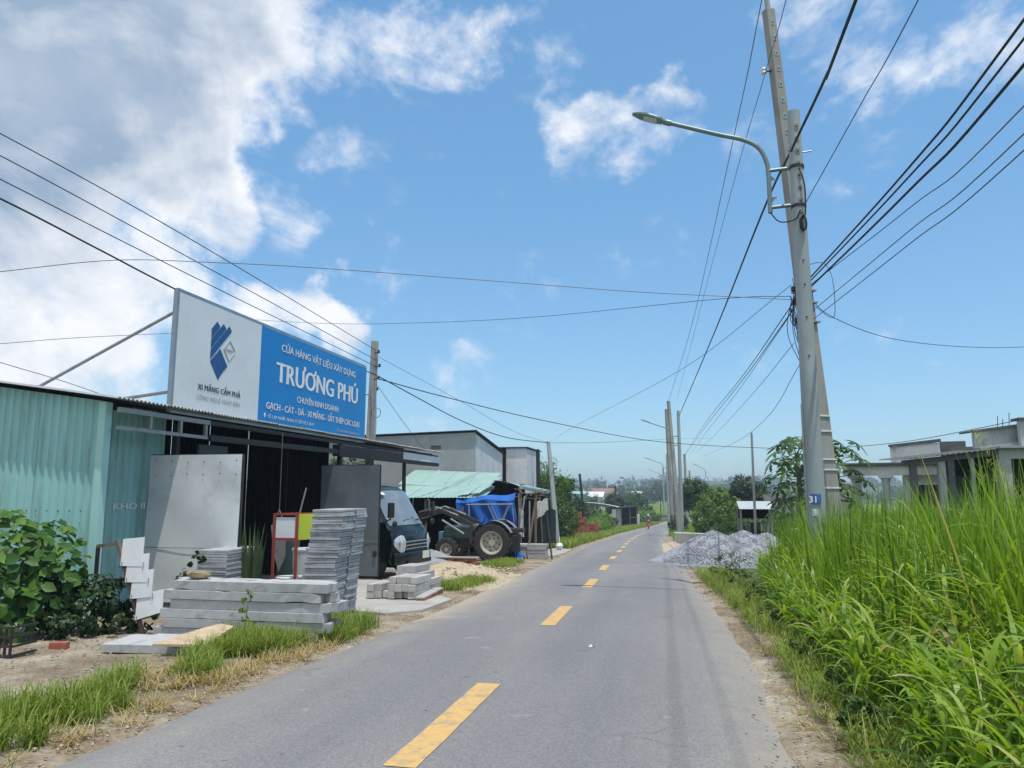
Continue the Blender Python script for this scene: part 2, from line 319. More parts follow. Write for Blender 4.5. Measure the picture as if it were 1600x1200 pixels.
mat('mouldy_concrete', (0.17, 0.17, 0.165), (0.07, 0.07, 0.07), rough=0.95, scale=1.6, stain=(0.035, 0.036, 0.035), st_amt=0.8, st_scale=1.6, bump=0.4, bscale=30)
mat('grey_render', (0.48, 0.49, 0.475), (0.33, 0.34, 0.33), rough=0.95, scale=1.8, stain=(0.06, 0.065, 0.06), st_amt=0.65, st_scale=1.4, bump=0.3, bscale=30, stretch=(1, 1, 0.5))
mat('painted_shade', (0.010, 0.010, 0.011), (0.006, 0.006, 0.007), rough=1.0, scale=3, bump=0.1, spec=0.02)  # near-black base colour stands in for the deep shade inside
mat('teal_sheet', (0.29, 0.55, 0.53), (0.25, 0.49, 0.47), rough=0.42, scale=1.4, stain=(0.13, 0.17, 0.14), st_amt=0.65, st_scale=3.4, bump=0.05, bscale=12, spec=0.5, stretch=(1, 1, 0.14))
mat('teal_trim', (0.36, 0.62, 0.58), (0.31, 0.56, 0.52), rough=0.4, scale=2, bump=0.04)
mat('roof_zinc', (0.42, 0.46, 0.47), (0.30, 0.33, 0.34), rough=0.45, metal=0.3, scale=2, stain=(0.20, 0.14, 0.10), st_amt=0.5, st_scale=2.2, bump=0.05)
mat('roof_green', (0.31, 0.46, 0.42), (0.25, 0.39, 0.355), rough=0.45, scale=0.9, stain=(0.24, 0.32, 0.28), st_amt=0.45, st_scale=1.2, bump=0.05, spec=0.5)
mat('galvanised', (0.74, 0.77, 0.78), (0.66, 0.69, 0.71), rough=0.42, metal=0.15, scale=1.3, stain=(0.30, 0.32, 0.33), st_amt=0.35, st_scale=1.7, bump=0.25, bscale=2.0, dist=0.03, spec=0.5)
mat('grey_gate', (0.16, 0.19, 0.21), (0.115, 0.14, 0.16), rough=0.4, metal=0.3, scale=1.3, stain=(0.24, 0.27, 0.29), st_amt=0.4, st_scale=1.1, bump=0.2, bscale=2.5, dist=0.02)
mat('dark_steel', (0.045, 0.048, 0.05), (0.03, 0.03, 0.032), rough=0.6, metal=0.4, scale=8, stain=(0.09, 0.05, 0.03), st_amt=0.5, st_scale=7, bump=0.1)
mat('steel_tube', (0.40, 0.41, 0.41), (0.26, 0.265, 0.27), rough=0.5, metal=0.5, scale=6, stain=(0.16, 0.09, 0.05), st_amt=0.5, st_scale=6, bump=0.1)
mat('lamp_paint', (0.19, 0.27, 0.28), (0.15, 0.22, 0.23), rough=0.45, metal=0.3, scale=4, bump=0.05)
mat('pole_concrete', (0.35, 0.40, 0.415), (0.28, 0.33, 0.345), rough=0.88, scale=1.5, stain=(0.20, 0.22, 0.215), st_amt=0.45, st_scale=1.2, bump=0.25, bscale=50, stretch=(1, 1, 0.35))
mat('pole_old', (0.345, 0.34, 0.32), (0.245, 0.24, 0.225), rough=0.92, scale=2.2, stain=(0.11, 0.105, 0.09), st_amt=0.5, st_scale=2.0, bump=0.35, bscale=40, stretch=(1, 1, 0.3))
mat('cable_black', (0.012, 0.013, 0.015), (0.008, 0.008, 0.01), rough=0.6, bump=0)
mat('cable_grey', (0.05, 0.055, 0.065), (0.04, 0.045, 0.05), rough=0.5, bump=0)
mat('sign_white', (0.70, 0.73, 0.75), (0.66, 0.69, 0.71), rough=0.38, scale=1.1, stain=(0.55, 0.57, 0.58), st_amt=0.4, st_scale=1.2, bump=0.03, bscale=4, spec=0.5)
mat('sign_blue', (0.004, 0.225, 0.58), (0.004, 0.205, 0.54), rough=0.4, scale=1.0, bump=0.03, bscale=4, spec=0.25)
mat('letter_white', (0.80, 0.82, 0.84), (0.76, 0.78, 0.80), rough=0.4, bump=0)
mat('letter_dark', (0.045, 0.06, 0.09), (0.04, 0.05, 0.08), rough=0.5, bump=0)
mat('letter_grey', (0.36, 0.38, 0.40), (0.32, 0.34, 0.36), rough=0.5, bump=0)
mat('logo_blue', (0.006, 0.085, 0.27), (0.006, 0.072, 0.23), rough=0.4, bump=0)
mat('rust_red', (0.33, 0.055, 0.04), (0.24, 0.04, 0.03), rough=0.6, scale=9, stain=(0.12, 0.05, 0.03), st_amt=0.5, st_scale=12, bump=0.15)
mat('lime_panel', (0.52, 0.60, 0.05), (0.45, 0.54, 0.05), rough=0.5, scale=5, bump=0.05)
mat('white_plastic', (0.66, 0.68, 0.70), (0.58, 0.60, 0.62), rough=0.45, scale=5, stain=(0.35, 0.33, 0.28), st_amt=0.4, st_scale=5, bump=0.03)
mat('drum_green', (0.05, 0.085, 0.09), (0.035, 0.06, 0.065), rough=0.5, scale=4, bump=0.05)
mat('tile_white', (0.70, 0.73, 0.75), (0.63, 0.66, 0.68), rough=0.25, scale=4, bump=0.02, spec=0.5)
mat('plywood', (0.50, 0.40, 0.27), (0.42, 0.33, 0.21), rough=0.8, scale=4, stain=(0.20, 0.14, 0.09), st_amt=0.6, st_scale=5, bump=0.2, stretch=(1, 4, 1))
mat('sack', (0.30, 0.24, 0.14), (0.19, 0.14, 0.08), rough=0.9, scale=12, bump=0.5, bscale=90)
mat('brick_red', (0.36, 0.11, 0.06), (0.24, 0.07, 0.04), rough=0.9, scale=14, stain=(0.40, 0.33, 0.28), st_amt=0.5, st_scale=12, bump=0.4, rand=0.2)
mat('gravel', (0.35, 0.37, 0.41), (0.225, 0.24, 0.27), rough=0.9, scale=34, detail=3, bump=0.9, bscale=22, dist=0.05)
mat('gravel_stone', (0.315, 0.335, 0.37), (0.205, 0.22, 0.245), rough=0.9, scale=9, detail=3, bump=0.2)
mat('truck_paint', (0.003, 0.011, 0.014), (0.003, 0.010, 0.012), rough=0.22, scale=2, stain=(0.05, 0.06, 0.055), st_amt=0.25, st_scale=3, bump=0, spec=0.6)
mat('truck_black', (0.012, 0.013, 0.014), (0.02, 0.02, 0.02), rough=0.55, scale=6, bump=0.05)
mat('glass_dark', (0.17, 0.205, 0.235), (0.15, 0.185, 0.21), rough=0.06, scale=2, bump=0, spec=1.0)  # base colour lightened to carry the sky reflected in the panes
mat('lens', (0.62, 0.66, 0.67), (0.5, 0.55, 0.57), rough=0.12, metal=0.35, scale=20, bump=0.0, spec=0.8)
mat('chrome_grey', (0.35, 0.37, 0.38), (0.28, 0.30, 0.31), rough=0.3, metal=0.7, scale=5, bump=0)
mat('plate', (0.66, 0.68, 0.55), (0.58, 0.60, 0.48), rough=0.5, scale=12, bump=0)
mat('tyre', (0.028, 0.027, 0.026), (0.05, 0.047, 0.042), rough=0.92, scale=8, bump=0.3)
mat('rim_cream', (0.52, 0.50, 0.44), (0.40, 0.37, 0.31), rough=0.7, scale=9, stain=(0.17, 0.10, 0.06), st_amt=0.6, st_scale=9, bump=0.1)
mat('tractor_green', (0.035, 0.075, 0.07), (0.025, 0.05, 0.05), rough=0.5, scale=5, stain=(0.12, 0.09, 0.06), st_amt=0.5, st_scale=5, bump=0.1)
mat('tractor_blue', (0.10, 0.27, 0.43), (0.08, 0.20, 0.33), rough=0.5, scale=6, stain=(0.15, 0.12, 0.09), st_amt=0.4, st_scale=6, bump=0.1)
mat('greasy_steel', (0.07, 0.068, 0.062), (0.035, 0.034, 0.032), rough=0.6, metal=0.3, scale=7, stain=(0.15, 0.11, 0.08), st_amt=0.5, st_scale=5, bump=0.2)
mat('tarp_blue', (0.012, 0.12, 0.46), (0.010, 0.095, 0.38), rough=0.42, scale=3, bump=0.15, bscale=9, dist=0.02)
mat('cloth_pale', (0.62, 0.62, 0.58), (0.52, 0.52, 0.49), rough=0.9, scale=8, stain=(0.25, 0.24, 0.2), st_amt=0.5, st_scale=14, bump=0.2)
mat('net_dark', (0.022, 0.045, 0.042), (0.015, 0.03, 0.03), rough=0.9, scale=14, bump=0.3)
mat('timber', (0.22, 0.165, 0.12), (0.13, 0.10, 0.075), rough=0.9, scale=6, bump=0.3, stretch=(1, 1, 0.2))
mat('bark', (0.15, 0.125, 0.095), (0.09, 0.075, 0.06), rough=0.95, scale=7, bump=0.5, bscale=20, dist=0.02)
mat('stem_green', (0.11, 0.16, 0.05), (0.08, 0.12, 0.04), rough=0.7, scale=5, bump=0.1)
mat('grey_tarp_roof', (0.46, 0.50, 0.49), (0.39, 0.43, 0.42), rough=0.5, scale=1, bump=0.05)
mat('dark_roof', (0.07, 0.075, 0.08), (0.045, 0.05, 0.055), rough=0.9, scale=2, stain=(0.14, 0.14, 0.14), st_amt=0.5, st_scale=3, bump=0.3)
mat('far_white', (0.62, 0.63, 0.62), (0.52, 0.53, 0.52), rough=0.8, scale=0.4, bump=0)
mat('far_teal', (0.27, 0.45, 0.47), (0.22, 0.38, 0.40), rough=0.8, scale=0.4, bump=0)
mat('far_red', (0.25, 0.16, 0.13), (0.20, 0.125, 0.10), rough=0.85, scale=0.5, bump=0)
mat('shadow_window', (0.03, 0.032, 0.035), (0.022, 0.024, 0.026), rough=0.3, bump=0)
mat('door_iron', (0.09, 0.055, 0.05), (0.05, 0.032, 0.03), rough=0.7, scale=6, bump=0.1)
mat('skin', (0.36, 0.21, 0.14), (0.30, 0.17, 0.115), rough=0.6, bump=0)
mat('shirt_violet', (0.13, 0.10, 0.20), (0.10, 0.08, 0.16), rough=0.85, bump=0)
mat('trousers', (0.03, 0.03, 0.035), (0.02, 0.02, 0.025), rough=0.85, bump=0)
mat('helmet', (0.62, 0.64, 0.60), (0.6, 0.6, 0.58), rough=0.3, bump=0)
mat('bike_red', (0.33, 0.02, 0.03), (0.25, 0.015, 0.02), rough=0.3, bump=0)
mat('ceramic_white', (0.7, 0.71, 0.72), (0.6, 0.61, 0.62), rough=0.3, bump=0)
mat('label_blue', (0.02, 0.13, 0.42), (0.02, 0.11, 0.36), rough=0.5, bump=0)
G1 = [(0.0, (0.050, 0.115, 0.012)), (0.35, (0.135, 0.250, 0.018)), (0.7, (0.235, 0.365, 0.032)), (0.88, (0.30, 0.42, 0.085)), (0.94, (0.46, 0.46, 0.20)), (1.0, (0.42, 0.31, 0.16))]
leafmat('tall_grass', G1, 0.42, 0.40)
leafmat('verge_grass', [(0.0, (0.085, 0.14, 0.02)), (0.4, (0.175, 0.255, 0.038)), (0.75, (0.27, 0.34, 0.07)), (0.9, (0.34, 0.31, 0.12)), (1.0, (0.46, 0.38, 0.19))], 0.3, 0.6)
leafmat('dry_grass', [(0.0, (0.24, 0.18, 0.08)), (0.5, (0.40, 0.32, 0.16)), (0.85, (0.48, 0.40, 0.22)), (1.0, (0.20, 0.22, 0.06))], 0.25, 0.7)
leafmat('vine', [(0.0, (0.024, 0.075, 0.014)), (0.5, (0.055, 0.145, 0.022)), (0.85, (0.125, 0.24, 0.035)), (1.0, (0.30, 0.38, 0.07))], 0.38, 0.48)
leafmat('shrub', [(0.0, (0.020, 0.050, 0.012)), (0.5, (0.045, 0.100, 0.018)), (0.9, (0.085, 0.155, 0.028)), (1.0, (0.13, 0.19, 0.04))], 0.28, 0.5)
leafmat('dark_leaf', [(0.0, (0.010, 0.028, 0.010)), (0.5, (0.020, 0.052, 0.014)), (1.0, (0.045, 0.090, 0.022))], 0.18, 0.5)
leafmat('bamboo', [(0.0, (0.050, 0.105, 0.018)), (0.5, (0.115, 0.215, 0.030)), (1.0, (0.21, 0.31, 0.055))], 0.33, 0.55)
leafmat('far_leaf', [(0.0, (0.030, 0.060, 0.020)), (0.5, (0.055, 0.095, 0.028)), (1.0, (0.10, 0.14, 0.04))], 0.2, 0.7)
leafmat('papaya', [(0.0, (0.025, 0.065, 0.016)), (0.6, (0.055, 0.12, 0.022)), (0.9, (0.11, 0.17, 0.03)), (1.0, (0.35, 0.24, 0.04))], 0.3, 0.5)
leafmat('rice', [(0.0, (0.13, 0.22, 0.03)), (0.5, (0.20, 0.31, 0.045)), (1.0, (0.28, 0.37, 0.07))], 0.3, 0.6)
leafmat('snake_leaf', [(0.0, (0.03, 0.06, 0.03)), (0.6, (0.06, 0.10, 0.045)), (1.0, (0.13, 0.16, 0.06))], 0.1, 0.45)
M = MATS

# ------------------------------------------------------------------ vegetation meshes (numpy)
def np_mesh(name, V, F, rnd_v, mats, smooth=False):
    me = bpy.data.meshes.new(name); nv = len(V); nf = len(F); k = F.shape[1]
    me.vertices.add(nv); me.vertices.foreach_set('co', V.astype(np.float32).ravel())
    me.loops.add(nf * k); me.loops.foreach_set('vertex_index', F.astype(np.int32).ravel())
    me.polygons.add(nf); me.polygons.foreach_set('loop_start', np.arange(0, nf * k, k, dtype=np.int32))
    me.update(calc_edges=True)
    a = me.attributes.new('rnd', 'FLOAT', 'POINT'); a.data.foreach_set('value', rnd_v.astype(np.float32))
    if smooth: me.polygons.foreach_set('use_smooth', np.ones(nf, dtype=bool))
    me.materials.append(mats); return me
def blades(P, az, L, W, lean, droop, rnd, segs=5, wid0=0.45, fold=0.0):
    """arching leaf blades -> V, F, rnd arrays"""
    n = len(P); t = np.linspace(0, 1, segs + 1); th = lean[:, None] + droop[:, None] * t[None, :] ** 1.3
    ds = L[:, None] / segs; mid = (th[:, 1:] + th[:, :-1]) / 2
    h = np.concatenate([np.zeros((n, 1)), np.cumsum(np.sin(mid) * ds, 1)], 1); z = np.concatenate([np.zeros((n, 1)), np.cumsum(np.cos(mid) * ds, 1)], 1)
    c, s = np.cos(az)[:, None], np.sin(az)[:, None]
    ctr = np.stack([P[:, 0:1] + h * c, P[:, 1:2] + h * s, P[:, 2:3] + z], -1)
    w = W[:, None] * np.minimum(1, wid0 + t[None, :] * 2.2) * (1 - t[None, :] ** 2.6) * 0.5 + 0.0006
    tw = rng.uniform(-0.6, 0.6, (n, 1)) * t[None, :]
    side = np.stack([-s * np.cos(tw), c * np.cos(tw), np.sin(tw)], -1)
    A = ctr - side * w[..., None]; Bv = ctr + side * w[..., None]
    V = np.stack([A, Bv], 2).reshape(n, (segs + 1) * 2, 3)
    base = (np.arange(n) * (segs + 1) * 2)[:, None, None]; q = np.arange(segs)[None, :, None] * 2
    F = (base + q + np.array([0, 1, 3, 2])[None, None, :]).reshape(-1, 4)
    return V.reshape(-1, 3), F, np.repeat(rnd, (segs + 1) * 2)
def leaves(P, Nn, size, rnd, asp=0.55):
    """pointed leaf quads with a folded midrib"""
    n = len(P); d = rng.normal(size=(n, 3)); Nn = Nn / (np.linalg.norm(Nn, axis=1, keepdims=True) + 1e-9)
    d = d - (d * Nn).sum(1, keepdims=True) * Nn; d /= np.linalg.norm(d, axis=1, keepdims=True) + 1e-9; s = np.cross(Nn, d)
    sz = size[:, None]
    V = np.stack([P - d * sz * 0.5, P + s * sz * asp * 0.5 + Nn * sz * 0.10, P + d * sz * 0.5 - Nn * sz * 0.10, P - s * sz * asp * 0.5 + Nn * sz * 0.10], 1).reshape(-1, 3)
    F = (np.arange(n) * 4)[:, None] + np.array([0, 1, 2, 3])[None, :]
    return V, F, np.repeat(rnd, 4)
def cat(parts):
    Vs, Fs, Rs = [], [], []; o = 0
    for V, F, r in parts: Vs.append(V); Fs.append(F + o); Rs.append(r); o += len(V)
    return np.concatenate(Vs), np.concatenate(Fs), np.concatenate(Rs)
def crown_leaves(blobs, n, leaf, clump=0.22, upbias=0.35, bright=0.0):
    """leaf clumps spread over and through lumpy ellipsoids; tone varies at random by leaf and clump"""
    out = []; tot = sum(b[1][0] * b[1][1] + b[1][0] * b[1][2] for b in blobs)
    for c, r in blobs:
        c = np.array(c); r = np.array(r); m = int(n * (r[0] * r[1] + r[0] * r[2]) / tot); k = max(6, int(m / 45))
        u = rng.normal(size=(k, 3)); u /= np.linalg.norm(u, axis=1, keepdims=True); rad = rng.uniform(0.35, 1.08, (k, 1)) ** 0.6
        cc = c + u * rad * r; idx = rng.integers(0, k, m); cr = rng.uniform(0.6, 1.4, k) * clump * r.mean()
        g = rng.normal(size=(m, 3)) * 0.55; P = cc[idx] + g * cr[idx][:, None]
        Nn = (P - c) / r + g * 0.7 + rng.normal(size=(m, 3)) * 0.6 + np.array([0, 0, upbias])
        rn = np.clip(rng.beta(2, 2.6, m) + rng.normal(size=k)[idx] * 0.13 + bright, 0, 1)
        out.append(leaves(P, Nn, leaf * rng.uniform(0.6, 1.35, m), rn))
    return cat(out)
# ================================================================== THE SETTING
LE = [(-40, -3.6), (3, -3.55), (9, -3.5), (13, -3.55), (28, -3.92), (37.6, -4.25), (50, -4.2), (70, -4.2), (95, -3.6), (115, -1.5), (128, 0.4), (160, 6.5), (220, 22)]
RE = [(-40, 0.74), (4.7, 0.72), (9, 0.86), (18, 0.56), (22.5, 0.48), (33.7, -0.12), (50, -0.18), (70, -0.1), (95, 0.4), (115, 2.6), (128, 4.5), (160, 10.5), (220, 26)]
CL = [(-40, -1.45), (6.4, -1.5), (11.2, -1.58), (16, -1.63), (21, -1.76), (26.5, -1.9), (36, -2.1), (45, -2.32), (60, -2.36), (85, -2.0), (100, -1.3), (115, 0.5), (128, 2.4), (160, 8.5), (220, 24)]
def hsh(*k): return random.Random(hash(tuple(round(x, 3) for x in k))).uniform(-1, 1)
def wob(y, s=0.0):
    return 0.5 * math.sin(y * 1.7 + s) + 0.3 * math.sin(y * 4.3 + 2 * s) + 0.2 * math.sin(y * 9.7 + 3 * s)
def smoothstep(a, b, x):
    t = min(max((x - a) / (b - a), 0), 1); return t * t * (3 - 2 * t)
def make_ground():
    xs = []; x = -26.0
    while x < 26.01: xs.append(x); x += 0.2 if -9 < x < 3.5 else 0.8
    xs = [-2600, -1400, -700, -350, -180, -100, -60, -40, -32] + xs + [32, 40, 60, 100, 180, 350, 700, 1400, 2600]
    ys = []; y = -30.0
    while y < 135: ys.append(y); y += 0.25 if 2 < y < 30 else (1.0 if y < 60 else 2.5)
    ys = [-1500, -600, -250, -120, -70, -45] + ys + [145, 160, 180, 210, 260, 330, 420, 560, 800, 1200, 1800, 3000]
    V = []; veg = []
    for yy in ys:
        le, re = lerp(LE, yy), lerp(RE, yy); b = zg(yy)
        for xx in xs:
            d = min(xx - le, re - xx) + 0.10 * wob(yy, 1.0)      # >0 on the road
            z = b + (-0.05 * smoothstep(-0.02, 0.12, d)) - 0.012
            if abs(xx) < 30 and -30 < yy < 135 and d < -0.05: z += 0.025 * (math.sin(xx * 2.1 + yy * 0.7) * math.sin(yy * 1.3 - xx) * 0.5 + hsh(xx, yy) * 0.35) * min(1, -d)
            V.append((xx, yy, z))
            g = 0.0
            if xx > re: g = smoothstep(0.25, 0.75, xx - re)
            if xx < le:
                q = le - xx
                if yy > 32: g = smoothstep(0.2, 0.9, q)
                elif yy > 9.5: g = 0.25 * smoothstep(0.3, 1.0, q)
                else: g = 0.55 * smoothstep(0.15, 0.4, q) * (1 - smoothstep(0.8, 1.6, q))
                if xx < -14: g = max(g, smoothstep(-14, -18, xx))
            if yy > 125 or yy < -12 or abs(xx) > 30: g = max(g, 0.95)
            veg.append(g)
    nx = len(xs); F = [(j * nx + i, j * nx + i + 1, (j + 1) * nx + i + 1, (j + 1) * nx + i) for j in range(len(ys) - 1) for i in range(nx - 1)]
    me = bpy.data.meshes.new('ground'); me.from_pydata(V, [], F); a = me.attributes.new('veg', 'FLOAT', 'POINT'); a.data.foreach_set('value', veg)
    me.polygons.foreach_set('use_smooth', [True] * len(F))
    tag(obj('ground', me, M['earth']), kind='structure')
make_ground()
def make_road():
    ys = []; y = -30.0
    while y < 220: ys.append(y); y += 0.12 if 2.5 < y < 16 else (0.4 if y < 50 else 2.0)
    V = []; dust = []; K = 14
    for yy in ys:
        le = lerp(LE, yy) + 0.045 * wob(yy, 0.3) + 0.03 * hsh(yy, 1); re = lerp(RE, yy) + 0.05 * wob(yy, 2.3) + 0.03 * hsh(yy, 2); b = zg(yy)
        for k in range(K + 1):
            t = k / K; e = min(t, 1 - t); x = le + (re - le) * t
            V.append((x, yy, b + 0.006 + 0.02 * (1 - (2 * t - 1) ** 2) - (0.05 if k in (0, K) else 0)))
            dl = smoothstep(1.0, 0.0, (x - le)); dr = smoothstep(0.75, 0.0, (re - x)); dust.append(max(dl * (0.85 if yy > 9 else 0.5), dr * 0.75) + (0.25 if 10 < yy < 17 and x < -2.2 else 0))
    n = K + 1; F = [(j * n + i, j * n + i + 1, (j + 1) * n + i + 1, (j + 1) * n + i) for j in range(len(ys) - 1) for i in range(K)]
    me = bpy.data.meshes.new('road'); me.from_pydata(V, [], F); a = me.attributes.new('dust', 'FLOAT', 'POINT'); a.data.foreach_set('value', dust)
    me.polygons.foreach_set('use_smooth', [True] * len(F))
    o = tag(obj('road', me, M['asphalt']), kind='structure')
    def rz(x, yy):
        le = lerp(LE, yy); re = lerp(RE, yy); t = (x - le) / (re - le); return zg(yy) + 0.006 + 0.02 * (1 - (2 * t - 1) ** 2)
    starts = [-6.4, -0.9, 4.15, 9.75, 15.1, 20.2, 25.6, 30.8, 35.3, 39.8, 44.6, 49.4, 54.6, 59.6, 64.8, 70.0]
    for y0 in starts:
        mb = MB(); m = 9; L = 2.15
        for i in range(m):
            a, b = y0 + L * i / m, y0 + L * (i + 1) / m; w = 0.098
            vs = []
            for yy in (a, b):
                c = lerp(CL, yy) + 0.004 * hsh(yy, 5)
                for sx in (-1, 0, 1): vs.append((c + sx * w, yy, rz(c + sx * w, yy) + 0.0045))
            mb.add(vs, [(0, 1, 4, 3), (1, 2, 5, 4)])
        mb.build('lane_dash', M['road_paint'], o)
make_road()
# concrete apron before the truck bay and the pale dirt heap by the road
def pad(name, poly, mt, top=0.02, seed=1, drop=0.12):
    mb = MB(); n = len(poly); up = [(x, y, zg(y) + top) for x, y in poly]; lo = [(x, y, zg(y) + top - drop) for x, y in poly]
    mb.add(up + lo, [tuple(range(n))] + [(i, n + i, n + (i + 1) % n, (i + 1) % n) for i in range(n)])
    return struct(name, mb, mt)
pad('concrete_apron', [(-7.55, 10.6), (-5.2, 10.75), (-4.0, 10.35), (-3.62, 10.9), (-3.6, 12.4), (-3.95, 12.9), (-4.6, 12.75), (-5.4, 13.6), (-5.6, 15.6), (-7.55, 15.6)], M['concrete_pad'], 0.03)
pad('shop_floor', [(-12.9, 8.95), (-7.62, 8.95), (-7.62, 23.6), (-12.9, 23.6)], M['concrete_pad'], 0.045)
pad('concrete_path', [(-6.8, 27.5), (-4.1, 27.2), (-4.0, 29.5), (-4.2, 33.5), (-6.4, 34.0)], M['concrete_pad'], 0.02)
# loose sand heap between the truck and the road
def mound(name, cx, cy, rx, ry, h, mt, seed, peaks=None, n=40, rough=0.06, kind='stuff', label=None, catg=None):
    mb = MB(); rr = random.Random(seed); ph = [rr.uniform(0, 6.28) for _ in range(6)]
    def fn(u, v):
        r = u; a = v * 2 * math.pi; ed = 1 + 0.10 * math.sin(3 * a + ph[0]) + 0.07 * math.sin(5 * a + ph[1]) + 0.04 * math.sin(9 * a + ph[2])
        x = cx + rx * r * ed * math.cos(a); y = cy + ry * r * ed * math.sin(a)
        if peaks:
            z = 0
            for px, py, pr, phh in peaks: z = max(z, phh * max(0, 1 - math.hypot(x - px, y - py) / pr))
            z = z * (1 - r ** 6) 
        else: z = h * (1 - r) ** 0.9 if r < 1 else 0
        z += rough * h * (math.sin(x * 9 + ph[3]) * math.sin(y * 8 + ph[4]) + 0.8 * rr.uniform(-1, 1)) * (1 - r)
        return (x, y, zg(y) + z - 0.03 * r)
    mb.grid(n, n * 2, fn); o = mb.build(name, mt, smooth=True)
    return o
o = mound('sand_heap', -5.35, 18.2, 1.35, 2.6, 0.30, M['sandy'], 3); tag(o, kind='structure')
o = mound('sand_patch', 0.35, 38.5, 0.85, 9.0, 0.06, M['sandy'], 8, rough=0.2); tag(o, kind='structure')
o = mound('sand_patch', -4.1, 16.6, 0.7, 3.0, 0.05, M['sandy'], 9, rough=0.2); tag(o, kind='structure')
o = mound('dark_gravel_heap', -7.35, 20.9, 1.9, 1.5, 0.62, M['gravel'], 4, rough=0.05)
tag(o, 'low dark grey gravel heap between the truck and the tractor', 'gravel heap', kind='stuff')
# rice field, far rise and the far wood on it
def field():
    mb = MB(); z = -3.555
    mb.grid(16, 30, lambda u, v: (-75 + 150 * u, 150 + 160 * v, z + 0.05 * math.sin(u * 40) * math.sin(v * 50)))
    m = mat('rice_ground', (0.20, 0.30, 0.05), (0.13, 0.21, 0.035), rough=0.95, scale=0.25, bump=0.4, bscale=6, dist=0.1, stain=(0.30, 0.33, 0.09), st_amt=0.6, st_scale=0.08)
    struct('rice_field', mb, m)
    n = 26000; P = np.stack([rng.uniform(-45, 45, n), 152 + 120 * rng.uniform(0, 1, n) ** 1.6, np.full(n, z)], 1)
    V, F, r = blades(P, rng.uniform(0, 6.28, n), rng.uniform(0.45, 0.8, n), rng.uniform(0.05, 0.09, n), rng.uniform(0, 0.3, n), rng.uniform(0.1, 0.6, n), rng.beta(2, 2, n), 2)
    o = obj('rice_plants', np_mesh('rice_plants', V, F, r, M['rice']), M['rice']); tag(o, 'bright green rice plants filling the far paddy', 'rice', kind='stuff')
field()
def hills():
    mb = MB()
    def fn(u, v):
        x = -1500 + 3000 * u; y = 480 + 700 * v; prof = math.sin(min(v * 1.6, 1) * math.pi / 2)
        h = 9 + 5 * math.sin(x * 0.004 + 1.2) + 3.0 * math.sin(x * 0.011 + 0.3) + 1.2 * math.sin(x * 0.031)
        return (x, y, -4.2 + prof * max(h, 2))
    mb.grid(120, 20, fn)
    m = mat('far_hill', (0.075, 0.11, 0.035), (0.04, 0.065, 0.022), rough=0.95, scale=0.05, bump=0.6, bscale=0.4, dist=2.0, stain=(0.14, 0.16, 0.07), st_amt=0.5, st_scale=0.03)
    struct('hills', mb, m, smooth=True)
hills()
def zfar(x, y):
    if y < 480: return zg(y)
    v = (y - 480) / 700; prof = math.sin(min(v * 1.6, 1) * math.pi / 2); h = 9 + 5 * math.sin(x * 0.004 + 1.2) + 3.0 * math.sin(x * 0.011 + 0.3) + 1.2 * math.sin(x * 0.031)
    return -4.2 + prof * max(h, 2)
def far_wood():
    parts = []
    for i in range(620):
        y = 330 + 560 * random.random() ** 0.8; x = random.uniform(-0.75, 0.75) * y - 0.02 * y; s = random.uniform(0.6, 1.3) * random.choice((3.2, 4.2, 5.5))
        if -0.16 * y < x < 0.03 * y and y < 400: continue
        z = zfar(x, y)
        parts.append(crown_leaves([((x, y, z + s * 0.75), (s * 1.1, s * 0.9, s * 0.8)), ((x + s * 0.5, y, z + s * 0.5), (s * 0.8, s * 0.7, s * 0.55))], 130, s * 0.34, 0.34, bright=random.uniform(-0.2, 0.15)))
    V, F, r = cat(parts)
    o = obj('far_wood', np_mesh('far_wood', V, F, r, M['far_leaf']), M['far_leaf']); tag(o, 'hazy far-off wood along the horizon', 'wood', kind='stuff')
far_wood()
# ================================================================== THE SHOP
def corrug(mb, o, U, V, N, pitch, amp, kind='trap', nv=1, seg=8, wav=0.0, rise=0.0):
    """corrugated sheet: profile runs along U, ridges along V, relief along N"""
    o, U, V, N = Vector(o), Vector(U), Vector(V), Vector(N).normalized(); L = U.length; n = max(1, int(round(L / pitch)))
    vs = []; cols = n * seg + 1
    for i in range(cols):
        t = (i / seg) % 1.0
        if kind == 'trap': h = min(1, max(0, (0.5 - abs(t - 0.5)) * 7 - 1.4)) if kind else 0
        else: h = 0.5 - 0.5 * math.cos(2 * math.pi * t)
        for j in range(nv + 1): vs.append(o + U * (i / (cols - 1)) + V * (j / nv) + Vector((0, 0, rise * (i / (cols - 1)) * (j / nv))) + N * (amp * h + wav * math.sin(i * 0.37 + j * 2.1)))
    w = nv + 1
    mb.add(vs, [(i * w + j, (i + 1) * w + j, (i + 1) * w + j + 1, i * w + j + 1) for i in range(cols - 1) for j in range(nv)])
SX, SY0 = -7.6, 8.85
shop = thing('hardware_shop', 'teal corrugated shop under a long dark canopy, left of the road', 'shop', (SX, 12.5, zg(12.5)))
def roofz(x): return 2.64 + 0.142 * (-7.28 - x)
